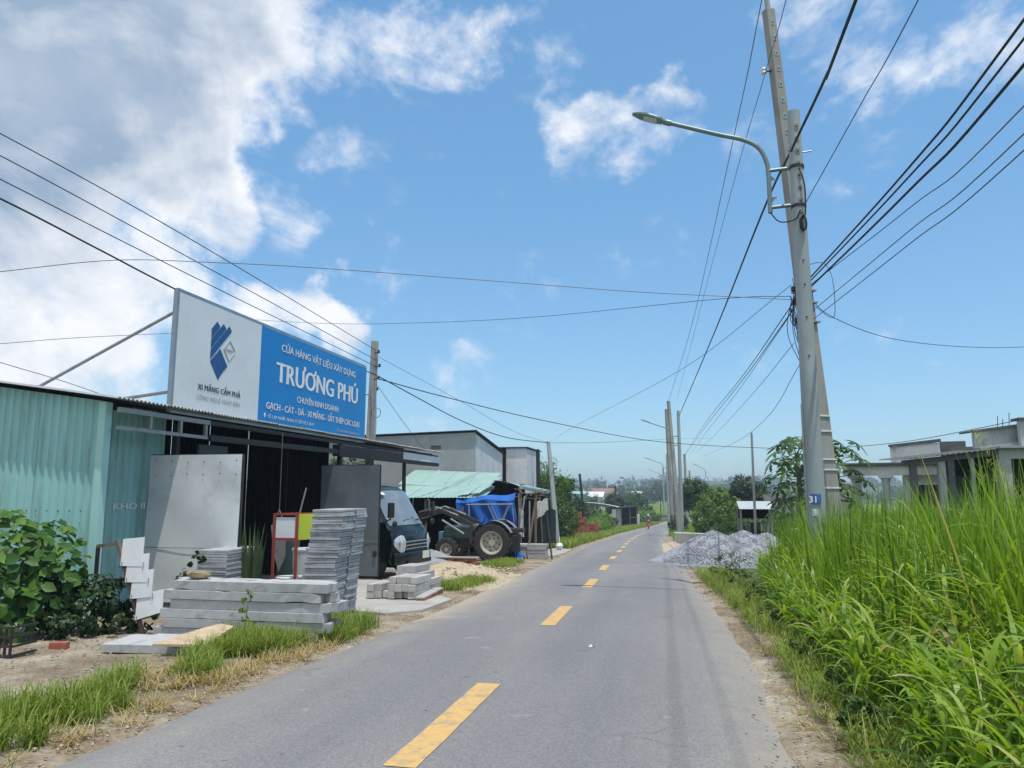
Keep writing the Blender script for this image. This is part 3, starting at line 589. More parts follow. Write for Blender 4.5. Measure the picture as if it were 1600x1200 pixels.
# near end wall: sheets about a metre wide
x1 = SX
while x1 > -12.6:
    x0 = max(x1 - 1.05, -12.9); mb = MB(); zb = zg(SY0) - 0.03; zt = roofz(x0) - 0.05
    corrug(mb, (x0, SY0, zb), (x1 - x0, 0, 0), (0, 0, zt - zb), (0, -1, 0), 0.1312, 0.028, nv=1, rise=-0.142 * (x1 - x0))
    mb.build('wall_sheet', M['teal_sheet'], shop, world=True); x1 = x0 - 0.004
    mb = MB()
    for i in range(6):
        for zz in (0.52,):
            mb.lathe([(0.011, 0), (0.009, 0.006)], 6, (x0 + 0.10 + i * 0.18, SY0 - 0.031, zb + zz + 0.95), Matrix.Rotation(R(90), 3, 'X'))
    mb.build('wall_screws', M['dark_steel'], shop, world=True)['kind'] = 'stuff'
# front wall strip up to the first gate hinge
mb = MB(); corrug(mb, (SX - 0.62, SY0 + 0.10, zg(9.2) - 0.03), (0, 2.03, 0), (0, 0, 3.05), (1, 0, 0), 0.145, 0.028); mb.build('wall_sheet', M['teal_sheet'], shop, world=True)
MB().box2((SX - 0.06, SY0 - 0.045, zg(9) - 0.03), (SX + 0.05, SY0 + 0.09, roofz(SX) - 0.06)).build('corner_trim', M['teal_trim'], shop, world=True, bevel=0.008)
# back wall, divider and inner lining, coloured near-black to stand for indoor shade
for y0 in np.arange(8.95, 16.0, 1.0):
    mb = MB(); corrug(mb, (-12.9, y0, zg(y0) - 0.05), (0, min(1.0, 16.0 - y0) - 0.004, 0), (0, 0, roofz(-12.9) - zg(y0) + 0.05), (1, 0, 0), 0.145, 0.028); mb.build('back_sheet', M['painted_shade'], shop, world=True)
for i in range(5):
    mb = MB(); xa = -12.85 + i * 1.04; corrug(mb, (xa, 16.02, zg(16) - 0.05), (1.03, 0, 0), (0, 0, roofz(xa) - zg(16) + 0.05), (0, -1, 0), 0.145, 0.028, rise=-0.142 * 1.03); mb.build('divider_sheet', M['painted_shade'], shop, world=True)
MB().box2((-12.85, SY0 + 0.04, zg(9) - 0.02), (SX - 0.07, SY0 + 0.06, roofz(SX) - 0.06)).build('inner_lining', M['painted_shade'], shop, world=True)
# roof sheets laid from ridge to eave
y0 = 8.62; k = 0
while y0 < 23.7:
    w = min(1.07, 23.85 - y0); mb = MB(); xe = -7.24 + 0.03 * hsh(y0, 3); dz = 0.006 * (k % 2)
    corrug(mb, (xe, y0, roofz(xe) + 0.01 + dz), (0, w + 0.03, 0), (-13.1 - xe, 0, roofz(-13.1) - roofz(xe)), (0.13, 0, 1), 0.0825, 0.028, kind='sin', seg=6, nv=3)
    mb.build('roof_sheet', M['roof_zinc'], shop, world=True); y0 += w; k += 1
# eave truss: two chords and struts, run all along the front
MB().bar((-7.42, 11.0, 2.52), (-7.42, 23.6, 2.52), 0.06, 0.07).build('eave_tube', M['dark_steel'], shop, world=True)
tr = MB().bar((-7.42, 8.9, 2.52), (-7.42, 10.99, 2.52), 0.06, 0.07).build('truss', M['steel_tube'], shop, world=True)
tb = MB().bar((-7.42, 8.9, 2.27), (-7.42, 10.95, 2.27), 0.05, 0.05); tb.build('chord', M['steel_tube'], tr, world=True)
for yy in (9.55, 10.25, 10.9): MB().bar((-7.42, yy, 2.285), (-7.42, yy, 2.49), 0.05, 0.05).build('strut', M['steel_tube'], tr, world=True)
MB().bar((-7.40, 10.98, 2.27), (-7.40, 16.05, 2.30), 0.07, 0.10).build('header_beam', M['dark_steel'], shop, world=True)
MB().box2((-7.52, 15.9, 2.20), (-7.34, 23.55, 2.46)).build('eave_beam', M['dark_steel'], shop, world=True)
MB().box2((-7.335, 20.1, 2.30), (-7.315, 23.6, 2.50)).build('fascia', M['white_sheet'], shop, world=True)
for yy in np.arange(9.2, 23.5, 1.55): MB().bar((-7.45, yy, 2.55), (-12.9, yy, roofz(-12.9) - 0.09), 0.05, 0.08).build('rafter', M['dark_steel'], shop, world=True)
for xx in (-8.6, -9.9, -11.2): MB().bar((xx, 8.9, roofz(xx) - 0.035), (xx, 23.6, roofz(xx) - 0.035), 0.05, 0.05).build('purlin', M['dark_steel'], shop, world=True)
for px, py in ((-7.42, 20.45), (-7.45, 16.15), (-7.95, 10.9), (-12.7, 23.4), (-12.7, 20.0)): MB().bar((px, py, zg(py)), (px, py, 2.5 if px > -8 else roofz(px) - 0.1), 0.09, 0.09).build('post', M['dark_steel'], shop, world=True, bevel=0.006)
# gate leaves standing open at right angles to the front
def gate(name, y, xa, xb, zt, mt, mid, label):
    zb = zg(y) + 0.10; mb = MB()
    def fn(u, v):
        x = xa + (xb - xa) * u; z = zb + (zt - zb) * v
        return (x, y - 0.022 + 0.010 * math.sin(u * 7 + v * 3) * math.sin(v * 9 + 1), z)
    mb.grid(14, 20, fn); g = mb.build(name, mt, shop, smooth=True, world=True); g['label'] = label
    f = MB()
    for a, b in (((xa, zb), (xa, zt)), ((xb, zb), (xb, zt)), ((xa, zb), (xb, zb)), ((xa, zt), (xb, zt)), ((xa, mid), (xb, mid))): f.bar((a[0], y + 0.012, a[1]), (b[0], y + 0.012, b[1]), 0.04, 0.03)
    f.build('frame', M['dark_steel'], g, world=True)
    MB().box2((xa, y - 0.040, mid - 0.004), (xb, y - 0.034, mid + 0.004)).build('sheet_seam', M['steel_tube'], g, world=True)
    r = MB()
    for i in range(6):
        for zz in (zt - 0.10, zt - 0.30): r.lathe([(0.010, 0), (0.008, 0.007)], 6, (xa + 0.12 + (xb - xa - 0.2) * i / 5, y - 0.033, zz + 0.02 * hsh(i, zz)), Matrix.Rotation(R(90), 3, 'X'))
    r.build('rivets', M['dark_steel'], g, world=True)['kind'] = 'stuff'
    MB().box2((xb - 0.11, y - 0.06, zb + 0.42), (xb - 0.02, y - 0.036, zb + 0.54)).build('latch', M['dark_steel'], g, world=True, bevel=0.006)
    return g
gate('gate_leaf', 10.2, -7.86, -6.28, 1.95, M['galvanised'], 0.55, 'bare galvanised gate leaf, dented along its top')
gate('gate_leaf', 15.7, -7.66, -6.26, 1.97, M['grey_gate'], 0.30, 'dark grey gate leaf beside the truck')
# small dim board hung under the header and the stencilled warehouse mark
MB().box2((-7.9, 11.4, 1.98), (-7.86, 12.25, 2.2)).build('hung_board', M['drum_green'], shop, world=True)
def text(body, h, y0, z0, y1, parent, mt, name='lettering', x=-7.4, bold=0.0, depth=0.004, align='fit'):
    """letters facing the road (+X): base line from (y0,z0), stretched to end at y1"""
    cu = bpy.data.curves.new('t', 'FONT'); cu.body = body; cu.size = 1.0; cu.offset = 0.0; cu.extrude = 0.0; cu.resolution_u = 3; cu.fill_mode = 'FRONT'
    ob = bpy.data.objects.new('t', cu); COL.objects.link(ob); bpy.context.view_layer.update()
    me = bpy.data.meshes.new_from_object(ob.evaluated_get(bpy.context.evaluated_depsgraph_get())); bpy.data.objects.remove(ob); bpy.data.curves.remove(cu)
    co = np.empty(len(me.vertices) * 3); me.vertices.foreach_get('co', co); co = co.reshape(-1, 3)
    a, b = co[:, 0].min(), co[:, 0].max(); sx = (y1 - y0) / (b - a); sz = h / 0.727
    new = np.stack([np.full(len(co), x), y0 + (co[:, 0] - a) * sx, z0 + co[:, 1] * sz], 1)
    p = parent; o = np.zeros(3)
    while p is not None: o += np.array(p.location); p = p.parent
    new = new - o; n = len(co); root = list(range(n))
    def find(i):
        while root[i] != i: root[i] = root[root[i]]; i = root[i]
        return i
    polys = [tuple(q.vertices) for q in me.polygons]
    for q in polys:
        for i in q[1:]: root[find(i)] = find(q[0])
    iv = {}
    for i in range(n): k = find(i); a_, b_ = iv.get(k, (9e9, -9e9)); iv[k] = (min(a_, co[i, 0]), max(b_, co[i, 0]))
    words = []; wid = {}; end = -9e9
    for k, (a_, b_) in sorted(iv.items(), key=lambda t: t[1][0]):
        if a_ > end + 0.16: words.append([])
        end = max(end, b_); words[-1].append(k); wid[k] = len(words) - 1
    last = None
    for w in range(len(words)):
        idx = [i for i in range(n) if wid[find(i)] == w]; mp = {i: j for j, i in enumerate(idx)}
        f0 = [tuple(mp[i] for i in q) for q in polys if q[0] in mp]; vv = []; ff = []
        for c_, sh_ in enumerate((0.0, -1.0, 1.0, -0.5, 0.5) if bold > 0 else (0.0,)):
            b0 = len(vv); vv += [(new[i][0] + 0.0007 * c_, new[i][1] + sh_ * bold * sx, new[i][2]) for i in idx]; ff += [tuple(j + b0 for j in q) for q in f0]
        m2 = bpy.data.meshes.new(name); m2.from_pydata(vv, [], ff); last = obj(name, m2, mt, parent)
    bpy.data.meshes.remove(me); return last
text('KHO II', 0.10, 9.86, 1.12, 10.55, shop, M['letter_white'], 'stencil_mark', x=SX - 0.587, bold=0.012)

# ------------------------------------------------------------------ billboard on the roof edge
bb = thing('billboard', 'long white and blue billboard of the building materials store on the canopy roof', 'billboard', (-7.4, 13.7, 2.66))
MB().box2((-7.46, 10.03, 2.67), (-7.41, 12.45, 4.50)).build('white_panel', M['sign_white'], bb, world=True)
MB().box2((-7.46, 12.452, 2.67), (-7.41, 17.45, 4.50)).build('blue_panel', M['sign_blue'], bb, world=True)
fr = MB()
for a, b in (((10.0, 2.6), (10.0, 4.53)), ((17.48, 2.6), (17.48, 4.53)), ((10.0, 4.53), (17.48, 4.53)), ((10.0, 2.63), (17.48, 2.63))): fr.bar((-7.45, a[0], a[1]), (-7.45, b[0], b[1]), 0.05, 0.07)
fr.build('frame', M['chrome_grey'], bb, world=True)
bk = MB()
for yy in (10.4, 11.8, 13.2, 14.6, 16.0, 17.2): bk.bar((-7.50, yy, 2.6), (-7.50, yy, 4.5), 0.05, 0.05)
bk.build('back_frame', M['steel_tube'], bb, world=True)
for (yy, z0, L) in ((10.03, 4.18, 2.3), (10.3, 2.98, 1.0), (17.3, 4.1, 2.2), (13.7, 4.1, 2.2)):
    MB().tube([(-7.5, yy, z0), (-7.5 - L, yy - 0.12, roofz(-7.5 - L) + 0.03)], 0.026, 8).build('brace', M['steel_tube'], bb, world=True)
XF = -7.405
text('CỬA HÀNG VẬT LIỆU XÂY DỰNG', 0.150, 13.21, 4.15, 16.79, bb, M['letter_white'], x=XF, bold=0.022)
text('TRƯONG PHÚ', 0.41, 13.06, 3.52, 16.95, bb, M['letter_white'], x=XF, bold=0.040)
def text_w(b):
    cu = bpy.data.curves.new('t', 'FONT'); cu.body = b; ob = bpy.data.objects.new('t', cu); COL.objects.link(ob); bpy.context.view_layer.update(); w = ob.dimensions.x; bpy.data.objects.remove(ob); return w
k_ = (16.95 - 13.06) / text_w('TRƯONG PHÚ'); yo = 13.06 + k_ * text_w('TRƯO')
MB().prism([(XF + 0.0045, yo - 0.11, 3.865), (XF + 0.0045, yo - 0.06, 3.835), (XF + 0.0045, yo + 0.01, 3.88), (XF + 0.0045, yo + 0.03, 3.97), (XF + 0.0045, yo - 0.05, 3.97), (XF + 0.0045, yo - 0.055, 3.91)], (0.001, 0, 0)).build('lettering', M['letter_white'], bb, world=True)
text('CHUYÊN KINH DOANH:', 0.130, 13.92, 3.21, 15.92, bb, M['letter_white'], x=XF, bold=0.024)
text('GẠCH - CÁT - ĐÁ - XI MĂNG - SẮT THÉP CÁC LOẠI', 0.135, 12.73, 2.955, 17.10, bb, M['letter_white'], x=XF, bold=0.034)
text('TỔ 1, KP. PHƯỚC TRUNG, TT. ĐẤT ĐỎ, T. BR-VT', 0.062, 12.80, 2.785, 14.72, bb, M['letter_white'], x=XF, bold=0.014)
text('XI MĂNG CẨM PHẢ', 0.095, 10.61, 3.04, 11.84, bb, M['letter_dark'], x=XF, bold=0.022)
text('CÔNG NGHỆ NHẬT BẢN', 0.082, 10.60, 2.872, 11.84, bb, M['letter_grey'], x=XF, bold=0.0)
pin = MB(); pin.prism([(XF, 12.69 + 0.032 * math.cos(a), 2.835 + 0.034 * math.sin(a)) for a in np.linspace(0, 2 * math.pi, 13)[:-1]], (0.002, 0, 0)); pin.prism([(XF, 12.662, 2.825), (XF, 12.69, 2.77), (XF, 12.718, 2.825)], (0.0015, 0, 0)); pin.build('map_pin', M['letter_white'], bb, world=True)
ph = MB(); ph.box2((XF, 15.86, 2.755), (XF + 0.002, 15.905, 2.83)); yy = 15.95; rr = random.Random(4)
while yy < 17.1:
    w = rr.uniform(0.022, 0.036)
    if rr.random() > 0.12: ph.box2((XF, yy, 2.762), (XF + 0.002, yy + w, 2.762 + 0.046)); 
    yy += w + 0.012
ph.build('fine_print', M['letter_grey'], bb, world=True)
LOGO = dict(A=[(10.890, 4.101), (11.039, 4.256), (11.128, 4.178), (10.895, 3.942)], B=[(10.895, 3.926), (11.222, 4.253), (11.306, 4.181), (10.895, 3.767)], C=[(10.895, 3.748), (11.395, 4.249), (11.473, 4.171), (10.892, 3.580)], D=[(10.897, 3.548), (10.985, 3.634), (11.222, 3.372), (11.142, 3.268)], E=[(10.992, 3.641), (11.077, 3.722), (11.304, 3.456), (11.230, 3.377)], F=[(11.086, 3.730), (11.160, 3.806), (11.398, 3.535), (11.312, 3.461)])
for kx in LOGO: MB().prism([(XF, a, b) for a, b in LOGO[kx]], (0.002, 0, 0)).build('logo_bar', M['logo_blue'], bb, world=True)
dia = [(11.426, 4.008), (11.611, 3.833), (11.429, 3.641), (11.256, 3.824)]; dm = MB()
for (a, b), (c, d) in zip(dia, dia[1:] + dia[:1]): dm.bar((XF + 0.001, a, b), (XF + 0.001, c, d), 0.003, 0.012, up=(1, 0, 0))
dm.build('logo_diamond', M['letter_grey'], bb, world=True)
text('CEMENT', 0.045, 11.315, 3.80, 11.545, bb, M['letter_grey'], x=XF, bold=0.01)

# ------------------------------------------------------------------ precast goods in front of the shop
def beam(name, label, p, L, w, h, a=0.0, mt='precast', group=None, cat='beam'):
    m = MB(); rr = random.Random(int(abs(p[0]) * 977 + abs(p[2]) * 4999 + abs(p[1]) * 131)); n = max(4, int(L / 0.11)); vs = []
    for i in range(n + 1):      # slightly wavy cast edges with a few chipped corners
        x = -L / 2 + L * i / n
        for sy, sz in ((-1, 0), (1, 0), (1, 1), (-1, 1)):
            c = 0.0016 if rr.random() > 0.07 else rr.uniform(0.008, 0.016)
            vs.append((x + (rr.uniform(-0.012, 0.012) if i in (0, n) else 0), sy * (w / 2 - c * rr.random()), sz * h + (1 - 2 * sz) * c * rr.random()))
    fs = [(0, 1, 2, 3), tuple(n * 4 + k for k in (3, 2, 1, 0))] + [(i * 4 + k, (i + 1) * 4 + k, (i + 1) * 4 + (k + 1) % 4, i * 4 + (k + 1) % 4) for i in range(n) for k in range(4)]
    m.add(vs, [tuple(reversed(f)) for f in fs]); me = m.mesh(name, bevel=0.004)
    o = obj(name, me, M[mt]); o.location = p; o.rotation_euler = (0, 0, a); return tag(o, label, cat, group)
z0 = zg(7.95); CH = 0.107
NMS = ['topmost', 'second', 'third', 'fourth', 'fifth', 'lowest']
XL = [(-5.70, -3.76), (-5.82, -3.84), (-5.74, -3.75), (-5.87, -3.80), (-5.82, -3.72), (-5.93, -3.85)]
EX = ['with scuffed dark marks', 'shifted a little to the left', 'stained along its lower edge', 'with worn lower corners', 'grass growing against it', 'greenish and half hidden by grass']
for k in range(6):
    xl, xr = XL[k]; zz = z0 + (5 - k) * CH
    beam('concrete_post', '%s long concrete post on the face of the pile, %s' % (NMS[k], EX[k]), ((xl + xr) / 2, 8.00 + 0.012 * hsh(k, 7), zz), xr - xl, 0.118, 0.104, 0.008 * hsh(k, 9), group='long concrete posts piled before the shop')
    for r, w in ((1, 'second'), (2, 'rear')):
        sh_ = 0.09 * hsh(k, r, 3) + (0.08 if (k in (1, 2, 3) and r == 1) else 0)
        beam('concrete_post', '%s long concrete post in the %s row of the pile, mostly hidden' % (NMS[k], w), ((xl + xr) / 2 + sh_, 8.00 + 0.124 * r, zz), 2.0, 0.118, 0.104, 0.006 * hsh(k, r), group='long concrete posts piled before the shop')
beam('concrete_slab', 'wide pale concrete slab lying on the dirt below the tile rack', (-5.25, 7.28, zg(7.3) + 0.0), 1.15, 0.55, 0.085, 0.12, group='flat slabs on the dirt', cat='slab')
beam('concrete_slab', 'long thin concrete slab lying behind the wide pale one', (-4.98, 7.70, zg(7.7) + 0.0), 1.55, 0.22, 0.055, 0.02, group='flat slabs on the dirt', cat='slab')
ply = MB().prism([(-0.33, -0.25, 0), (0.22, -0.25, 0), (0.30, 0.22, 0.10), (0.12, 0.30, 0.11), (0.05, 0.24, 0.10), (-0.16, 0.02, 0.05)], (0, 0, 0.022)).build('board_scrap', M['plywood']); ply.location = (-4.83, 7.15, zg(7.1) + 0.10); ply.rotation_euler = (0, 0, 0.15)
tag(ply, 'broken tan board lying tilted on the grass before the posts', 'board')
sk = MB().blob((0, 0, 0.06), (0.15, 0.075, 0.05), 14, 9, 0.14, 5).build('sack', M['sack'], smooth=True); sk.location = (-5.50, 8.12, z0 + 6 * CH - 0.015); sk.rotation_euler = (0, 0.05, 0.2)
tag(sk, 'rolled brown sack on the left end of the topmost post', 'sack')
# tall leaning stack of thin paving slabs: two slabs per course
sl = MB().box((0, 0, 0), (0.455, 0.42, 0.031)).mesh('paving_slab', bevel=0.004)
sl2 = MB().box((0, 0, 0), (0.455, 0.40, 0.031)).mesh('paving_slab', bevel=0.004)
zt = zg(9.9); n = 42
for k in range(n):
    t = k / (n - 1); lean = 0.10 * t ** 1.2 + (0.03 if k > 22 else 0) + (0.015 if k > 33 else 0)
    for c, yy in enumerate((9.98, 10.41)):
        o = obj('paving_slab', sl if c == 0 else sl2, M['slab_grey']); j = 0.012
        o.location = (-4.79 + lean + random.uniform(-j, j), yy + random.uniform(-j, j) + (0.02 if c else 0) - 0.02 * t, zt + 0.03 + k * 0.0352); o.rotation_euler = (random.uniform(-0.008, 0.008), random.uniform(-0.012, 0.012) - 0.01, 0.02 + random.uniform(-0.03, 0.03))
        if k == n - 1: lb = 'topmost front paving slab of the tall leaning stack' if c == 0 else 'topmost rear paving slab of the tall leaning stack'
        else: lb = 'thin grey paving slab in the front column of the tall leaning stack' if c == 0 else 'thin grey paving slab in the rear column of the tall leaning stack'
        tag(o, lb, 'paving slab', 'paving slabs in the tall stack')
n = 26
for k in range(n):
    for c, yy in enumerate((9.78, 10.0)):
        if k == n - 1 and c == 1: pass
        o = obj('paving_slab', sl if c == 0 else sl2, M['slab_grey']); o.location = (-6.30 + random.uniform(-0.01, 0.01) + 0.02 * (c), 9.80 + 0.43 * c + random.uniform(-0.01, 0.01), zg(9.8) + 0.02 + k * 0.0352); o.rotation_euler = (random.uniform(-0.01, 0.01), random.uniform(-0.01, 0.01), random.uniform(-0.03, 0.03))
        tag(o, 'thin grey paving slab in the low stack behind the concrete posts', 'paving slab', 'paving slabs in the low stack')
# bundle of short square posts lying end-on, and the brick kerb beside them
g0 = (-4.86, 12.35)
pm = MB().box((0, 0.0, 0), (0.118, 0.82, 0.112)).mesh('square_post', bevel=0.005)
ORD = ['first', 'second', 'third', 'fourth', 'fifth', 'sixth', 'seventh', 'eighth', 'ninth', 'tenth']
nm = {0: 'bottom course', 1: 'second course', 2: 'third course', 3: 'top'}
cells = [(i, 0, 0.05 * (i % 3)) for i in range(7)] + [(i, 1, 0.04 * (i % 2)) for i in (0, 1, 3, 4, 5, 6)] + [(i, 2, 0.10) for i in (3, 4, 5, 6)]
back = [(i, 0, 0.92) for i in range(5)] + [(i, 1, 0.95) for i in range(5)] + [(i, 2, 0.93) for i in (0, 1, 2, 3)] + [(i, 3, 0.98) for i in (0, 1, 2)]
for grp, lab in ((cells, 'front'), (back, 'rear')):
    for i, r, dy in grp:
        o = obj('square_post', pm, M['block_grey']); yy = 12.45 + dy + random.uniform(-0.015, 0.015)
        o.location = (-4.93 + i * 0.121 + (0.14 if lab == 'rear' else 0) + dy * 0.02, yy, zg(12.4) + 0.04 + 0.058 + r * 0.115 - 0.02 * (lab == 'rear')); o.rotation_euler = (-0.035, 0, random.uniform(-0.02, 0.02))
        tag(o, 'short concrete post, %s from left in the %s, %s bundle by the apron' % (ORD[[c[0] for c in grp if c[1] == r].index(i)], nm[r], lab), 'post', 'short square posts beside the truck')
kb = thing('brick_kerb', 'low broken kerb of red bricks topped with mortar beside the square posts', 'kerb', (-4.05, 12.6, zg(12.6)), 0.0)
for i in range(6):
    b = MB().box((0, 0, 0.035), (0.11, 0.2, 0.07)).build('brick', M['brick_red'], kb, bevel=0.006); b.location = (0.03 - 0.012 * i, -0.5 + i * 0.215, 0.01); b.rotation_euler = (-0.03, 0, hsh(i, 4) * 0.06)
MB().box((-0.02, 0.03, 0.095), (0.16, 1.28, 0.03), rz3(0.05)).build('mortar_cap', M['concrete_pad'], kb, bevel=0.008)
kb2 = thing('brick_kerb', 'broken red brick kerb lying by the gravel in front of the tractor', 'kerb', (-5.9, 20.6, zg(20.6)), 0.0)
for i in range(6):
    for r in range(3):
        b = MB().box((0, 0, 0.035), (0.2, 0.1, 0.066)).build('brick', M['brick_red'], kb2, bevel=0.006); b.location = (-0.55 + i * 0.21 + 0.1 * (r % 2), hsh(i, r) * 0.02, 0.02 + r * 0.075); b.rotation_euler = (0, 0.02 * hsh(r, i), 0.05 * hsh(i, r, 2))
MB().box((0.0, 0.0, 0.265), (1.35, 0.16, 0.04)).build('mortar_cap', M['concrete_pad'], kb2, bevel=0.008)

# ------------------------------------------------------------------ tile rack
rk = thing('tile_rack', 'dark steel step rack leaning by the teal wall, holding four sample tiles', 'rack', (-6.3, 8.1, zg(8.1)))
RA, RB = Vector((-6.64, 8.10, 0.80)), Vector((-6.145, 8.06, zg(8.06) - 0.03))
MB().bar(RA, RB, 0.03, 0.045).build('side_rail', M['timber'], rk, world=True)
MB().bar((-6.96, 8.16, 0.72), RA + Vector((0, 0.02, -0.04)), 0.03, 0.04).build('top_bar', M['timber'], rk, world=True)
MB().bar((-6.95, 8.16, zg(8.2)), (-6.95, 8.16, 0.72), 0.03, 0.04).build('rear_leg', M['dark_steel'], rk, world=True)
for zz, xr in ((0.33, -6.44), (-0.06, -6.27)): MB().bar((-6.95, 8.16, zz - 0.02), (xr, 8.12, zz), 0.03, 0.035).build('rung', M['dark_steel'], rk, world=True)
tl_lab = ['white sample tile on the top step of the rack', 'white sample tile on the second step of the rack', 'white sample tile on the third step of the rack', 'large white sample tile on the lowest step, tilted']
TL = [[(-6.528, 0.819), (-6.235, 0.846), (-6.225, 0.50), (-6.52, 0.50)], [(-6.431, 0.626), (-6.144, 0.657), (-6.13, 0.32), (-6.43, 0.31)], [(-6.337, 0.43), (-6.06, 0.475), (-6.05, 0.15), (-6.334, 0.12)], [(-6.25, 0.164), (-5.894, 0.246), (-5.881, -0.016), (-6.236, -0.123)]]
for i, q in enumerate(TL):
    y = 8.04 - 0.012 * i; p = [Vector((a, y + (0.03 if k < 2 else 0.0), b)) for k, (a, b) in enumerate(q)]
    o = MB().prism(list(reversed(p)), (0.0, 0.012, 0.0)).build('sample_tile', M['tile_white']); tag(o, tl_lab[i], 'tile', 'sample tiles on the rack')
    MB().bar(p[3] + Vector((-0.03, 0.03, -0.012)), p[2] + Vector((0.02, 0.03, -0.012)), 0.03, 0.016).build('step', M['dark_steel'], rk, world=True)
    for w in (p[3], p[2]): MB().bar(w + Vector((0.025, -0.006, -0.03)), w + Vector((0.025, -0.006, 0.05)), 0.007, 0.007).build('peg', M['steel_tube'], rk, world=True)
# red framed display stand with lime side panel, buckets and drums in the doorway
ds = thing('display_stand', 'red steel stand with a white front panel and lime green side panel', 'stand', (-5.75, 10.6, zg(10.6)))
q0 = zg(10.6)
for xx, yy in ((-5.93, 10.6), (-5.555, 10.6), (-5.40, 11.05), (-5.78, 11.05)): MB().bar((xx, yy, q0), (xx, yy, 1.06), 0.035, 0.035).build('leg', M['rust_red'], ds, world=True)
fr = MB()
for zz in (1.045, 0.665):
    fr.bar((-5.93, 10.6, zz), (-5.555, 10.6, zz), 0.03, 0.03); fr.bar((-5.555, 10.6, zz), (-5.40, 11.05, zz), 0.03, 0.03); fr.bar((-5.78, 11.05, zz), (-5.40, 11.05, zz), 0.03, 0.03); fr.bar((-5.93, 10.6, zz), (-5.78, 11.05, zz), 0.03, 0.03)
fr.build('frame', M['rust_red'], ds, world=True)
MB().box2((-5.905, 10.60, 0.69), (-5.58, 10.612, 1.0)).build('white_panel', M['tile_white'], ds, world=True)
MB().prism([(-5.545, 10.62, 0.66), (-5.545, 10.62, 1.05), (-5.40, 11.03, 1.05), (-5.40, 11.03, 0.66)], (0.012, -0.004, 0)).build('lime_panel', M['lime_panel'], ds, world=True)
def bucket(label, x, y, r, h, mt, lid=True, cat='bucket', name='bucket'):
    t = thing(name, label, cat, (x, y, zg(y) + 0.04))
    MB().lathe([(r * 0.84, 0), (r * 0.86, 0.01), (r, h)], 22).build('body', M[mt], t, smooth=True)
    if lid: MB().lathe([(r * 1.05, h - 0.03), (r * 1.06, h), (r * 0.98, h + 0.012), (0.01, h + 0.014)], 22).build('rim', M[mt], t, smooth=True)
    return t
bucket('white plastic bucket beneath the red display stand', -5.80, 10.82, 0.17, 0.42, 'white_plastic')
bucket('tall white plastic pail behind the tall slab stack', -5.74, 11.2, 0.17, 0.42, 'white_plastic')
bucket('tall white plastic pail standing on the other pail', -5.74, 11.2, 0.17, 0.4, 'white_plastic')['label'] = 'upper white pail, stacked on another pail beside the display stand'
bpy.context.view_layer.update()
[o for o in COL.objects if o.get('label', '').startswith('upper white pail')][0].location.z += 0.435
bucket('dark green drum standing in the doorway behind the display stand', -6.22, 11.6, 0.19, 0.98, 'drum_green', False, 'drum', 'drum')
hp = thing('hung_sheet', 'pale grey plastic sheet hung by strings at the doorway', 'sheet', (-6.22, 11.2, 0.6))
MB().prism([(-6.33, 11.2, 0.85), (-6.06, 11.2, 0.85), (-6.06, 11.2, 0.35), (-6.16, 11.2, 0.12), (-6.26, 11.2, 0.4)], (0, 0.012, 0)).build('sheet', M['steel_tube'], hp, world=True)
for a in (-6.30, -6.08): MB().tube([(a, 11.2, 0.85), (-6.19, 11.2, 1.1), (-6.19, 11.2, 2.35)], 0.006, 5).build('string', M['steel_tube'], hp, world=True)
# tools leaning inside
for i, (x, y, lx, h, lb) in enumerate(((-6.9, 12.6, 0.35, 1.9, 'thin pale pole leaning in the dark doorway'), (-8.0, 12.2, 0.0, 2.1, 'dark rod standing upright in the doorway'), (-8.3, 13.0, 0.1, 2.0, 'second dark rod standing deeper inside the shop'))):
    o = MB().tube([(x, y, zg(y) + 0.04), (x + lx, y + 0.2, zg(y) + h)], 0.014, 6).build('pole_tool', M['steel_tube' if i == 0 else 'dark_steel']); tag(o, lb, 'pole')
sh = thing('shelf', 'dark steel shelf unit inside the shop', 'shelf', (-11.5, 12.5, zg(12.5)))
for zz in (0.1, 0.6, 1.1, 1.6): MB().box2((-11.9, 10.4, zg(12) + zz), (-11.4, 15.2, zg(12) + zz + 0.03)).build('board', M['dark_steel'], sh, world=True)
for yy in (10.4, 12.8, 15.2): MB().box2((-11.9, yy - 0.02, zg(yy)), (-11.4, yy + 0.02, 1.5)).build('upright', M['dark_steel'], sh, world=True)
# snake plants in front of the doorway, crate and red brick by the vine
def blade_obj(name, P, az, L, W, lean, droop, mt, segs=5, parent=None, kind=None):
    n = len(P); V, F, r = blades(np.array(P, float), np.array(az), np.array(L), np.array(W), np.array(lean), np.array(droop), rng.beta(2, 2, n), segs)
    o = obj(name, np_mesh(name, V, F, r, M[mt], True), M[mt], parent)
    if kind: o['kind'] = kind
    return o
for cx, cy, hh, cnt, lb in ((-6.02, 10.15, 1.32, 34, 'clump of tall dark snake plants before the doorway'), (-6.14, 10.1, 0.62, 14, 'shorter snake plant clump beside the low slab stack')):
    t = thing('snake_plant', lb, 'plant', (cx, cy, zg(cy)))
    for i in range(cnt):
        a = random.uniform(0, 6.28); r = random.uniform(0.0, 0.17); blade_obj('leaf', [(r * math.cos(a), r * math.sin(a), 0)], [a], [hh * random.uniform(0.55, 1.05)], [random.uniform(0.045, 0.065)], [random.uniform(0.02, 0.22)], [random.uniform(-0.05, 0.1)], 'snake_leaf', 5, t)
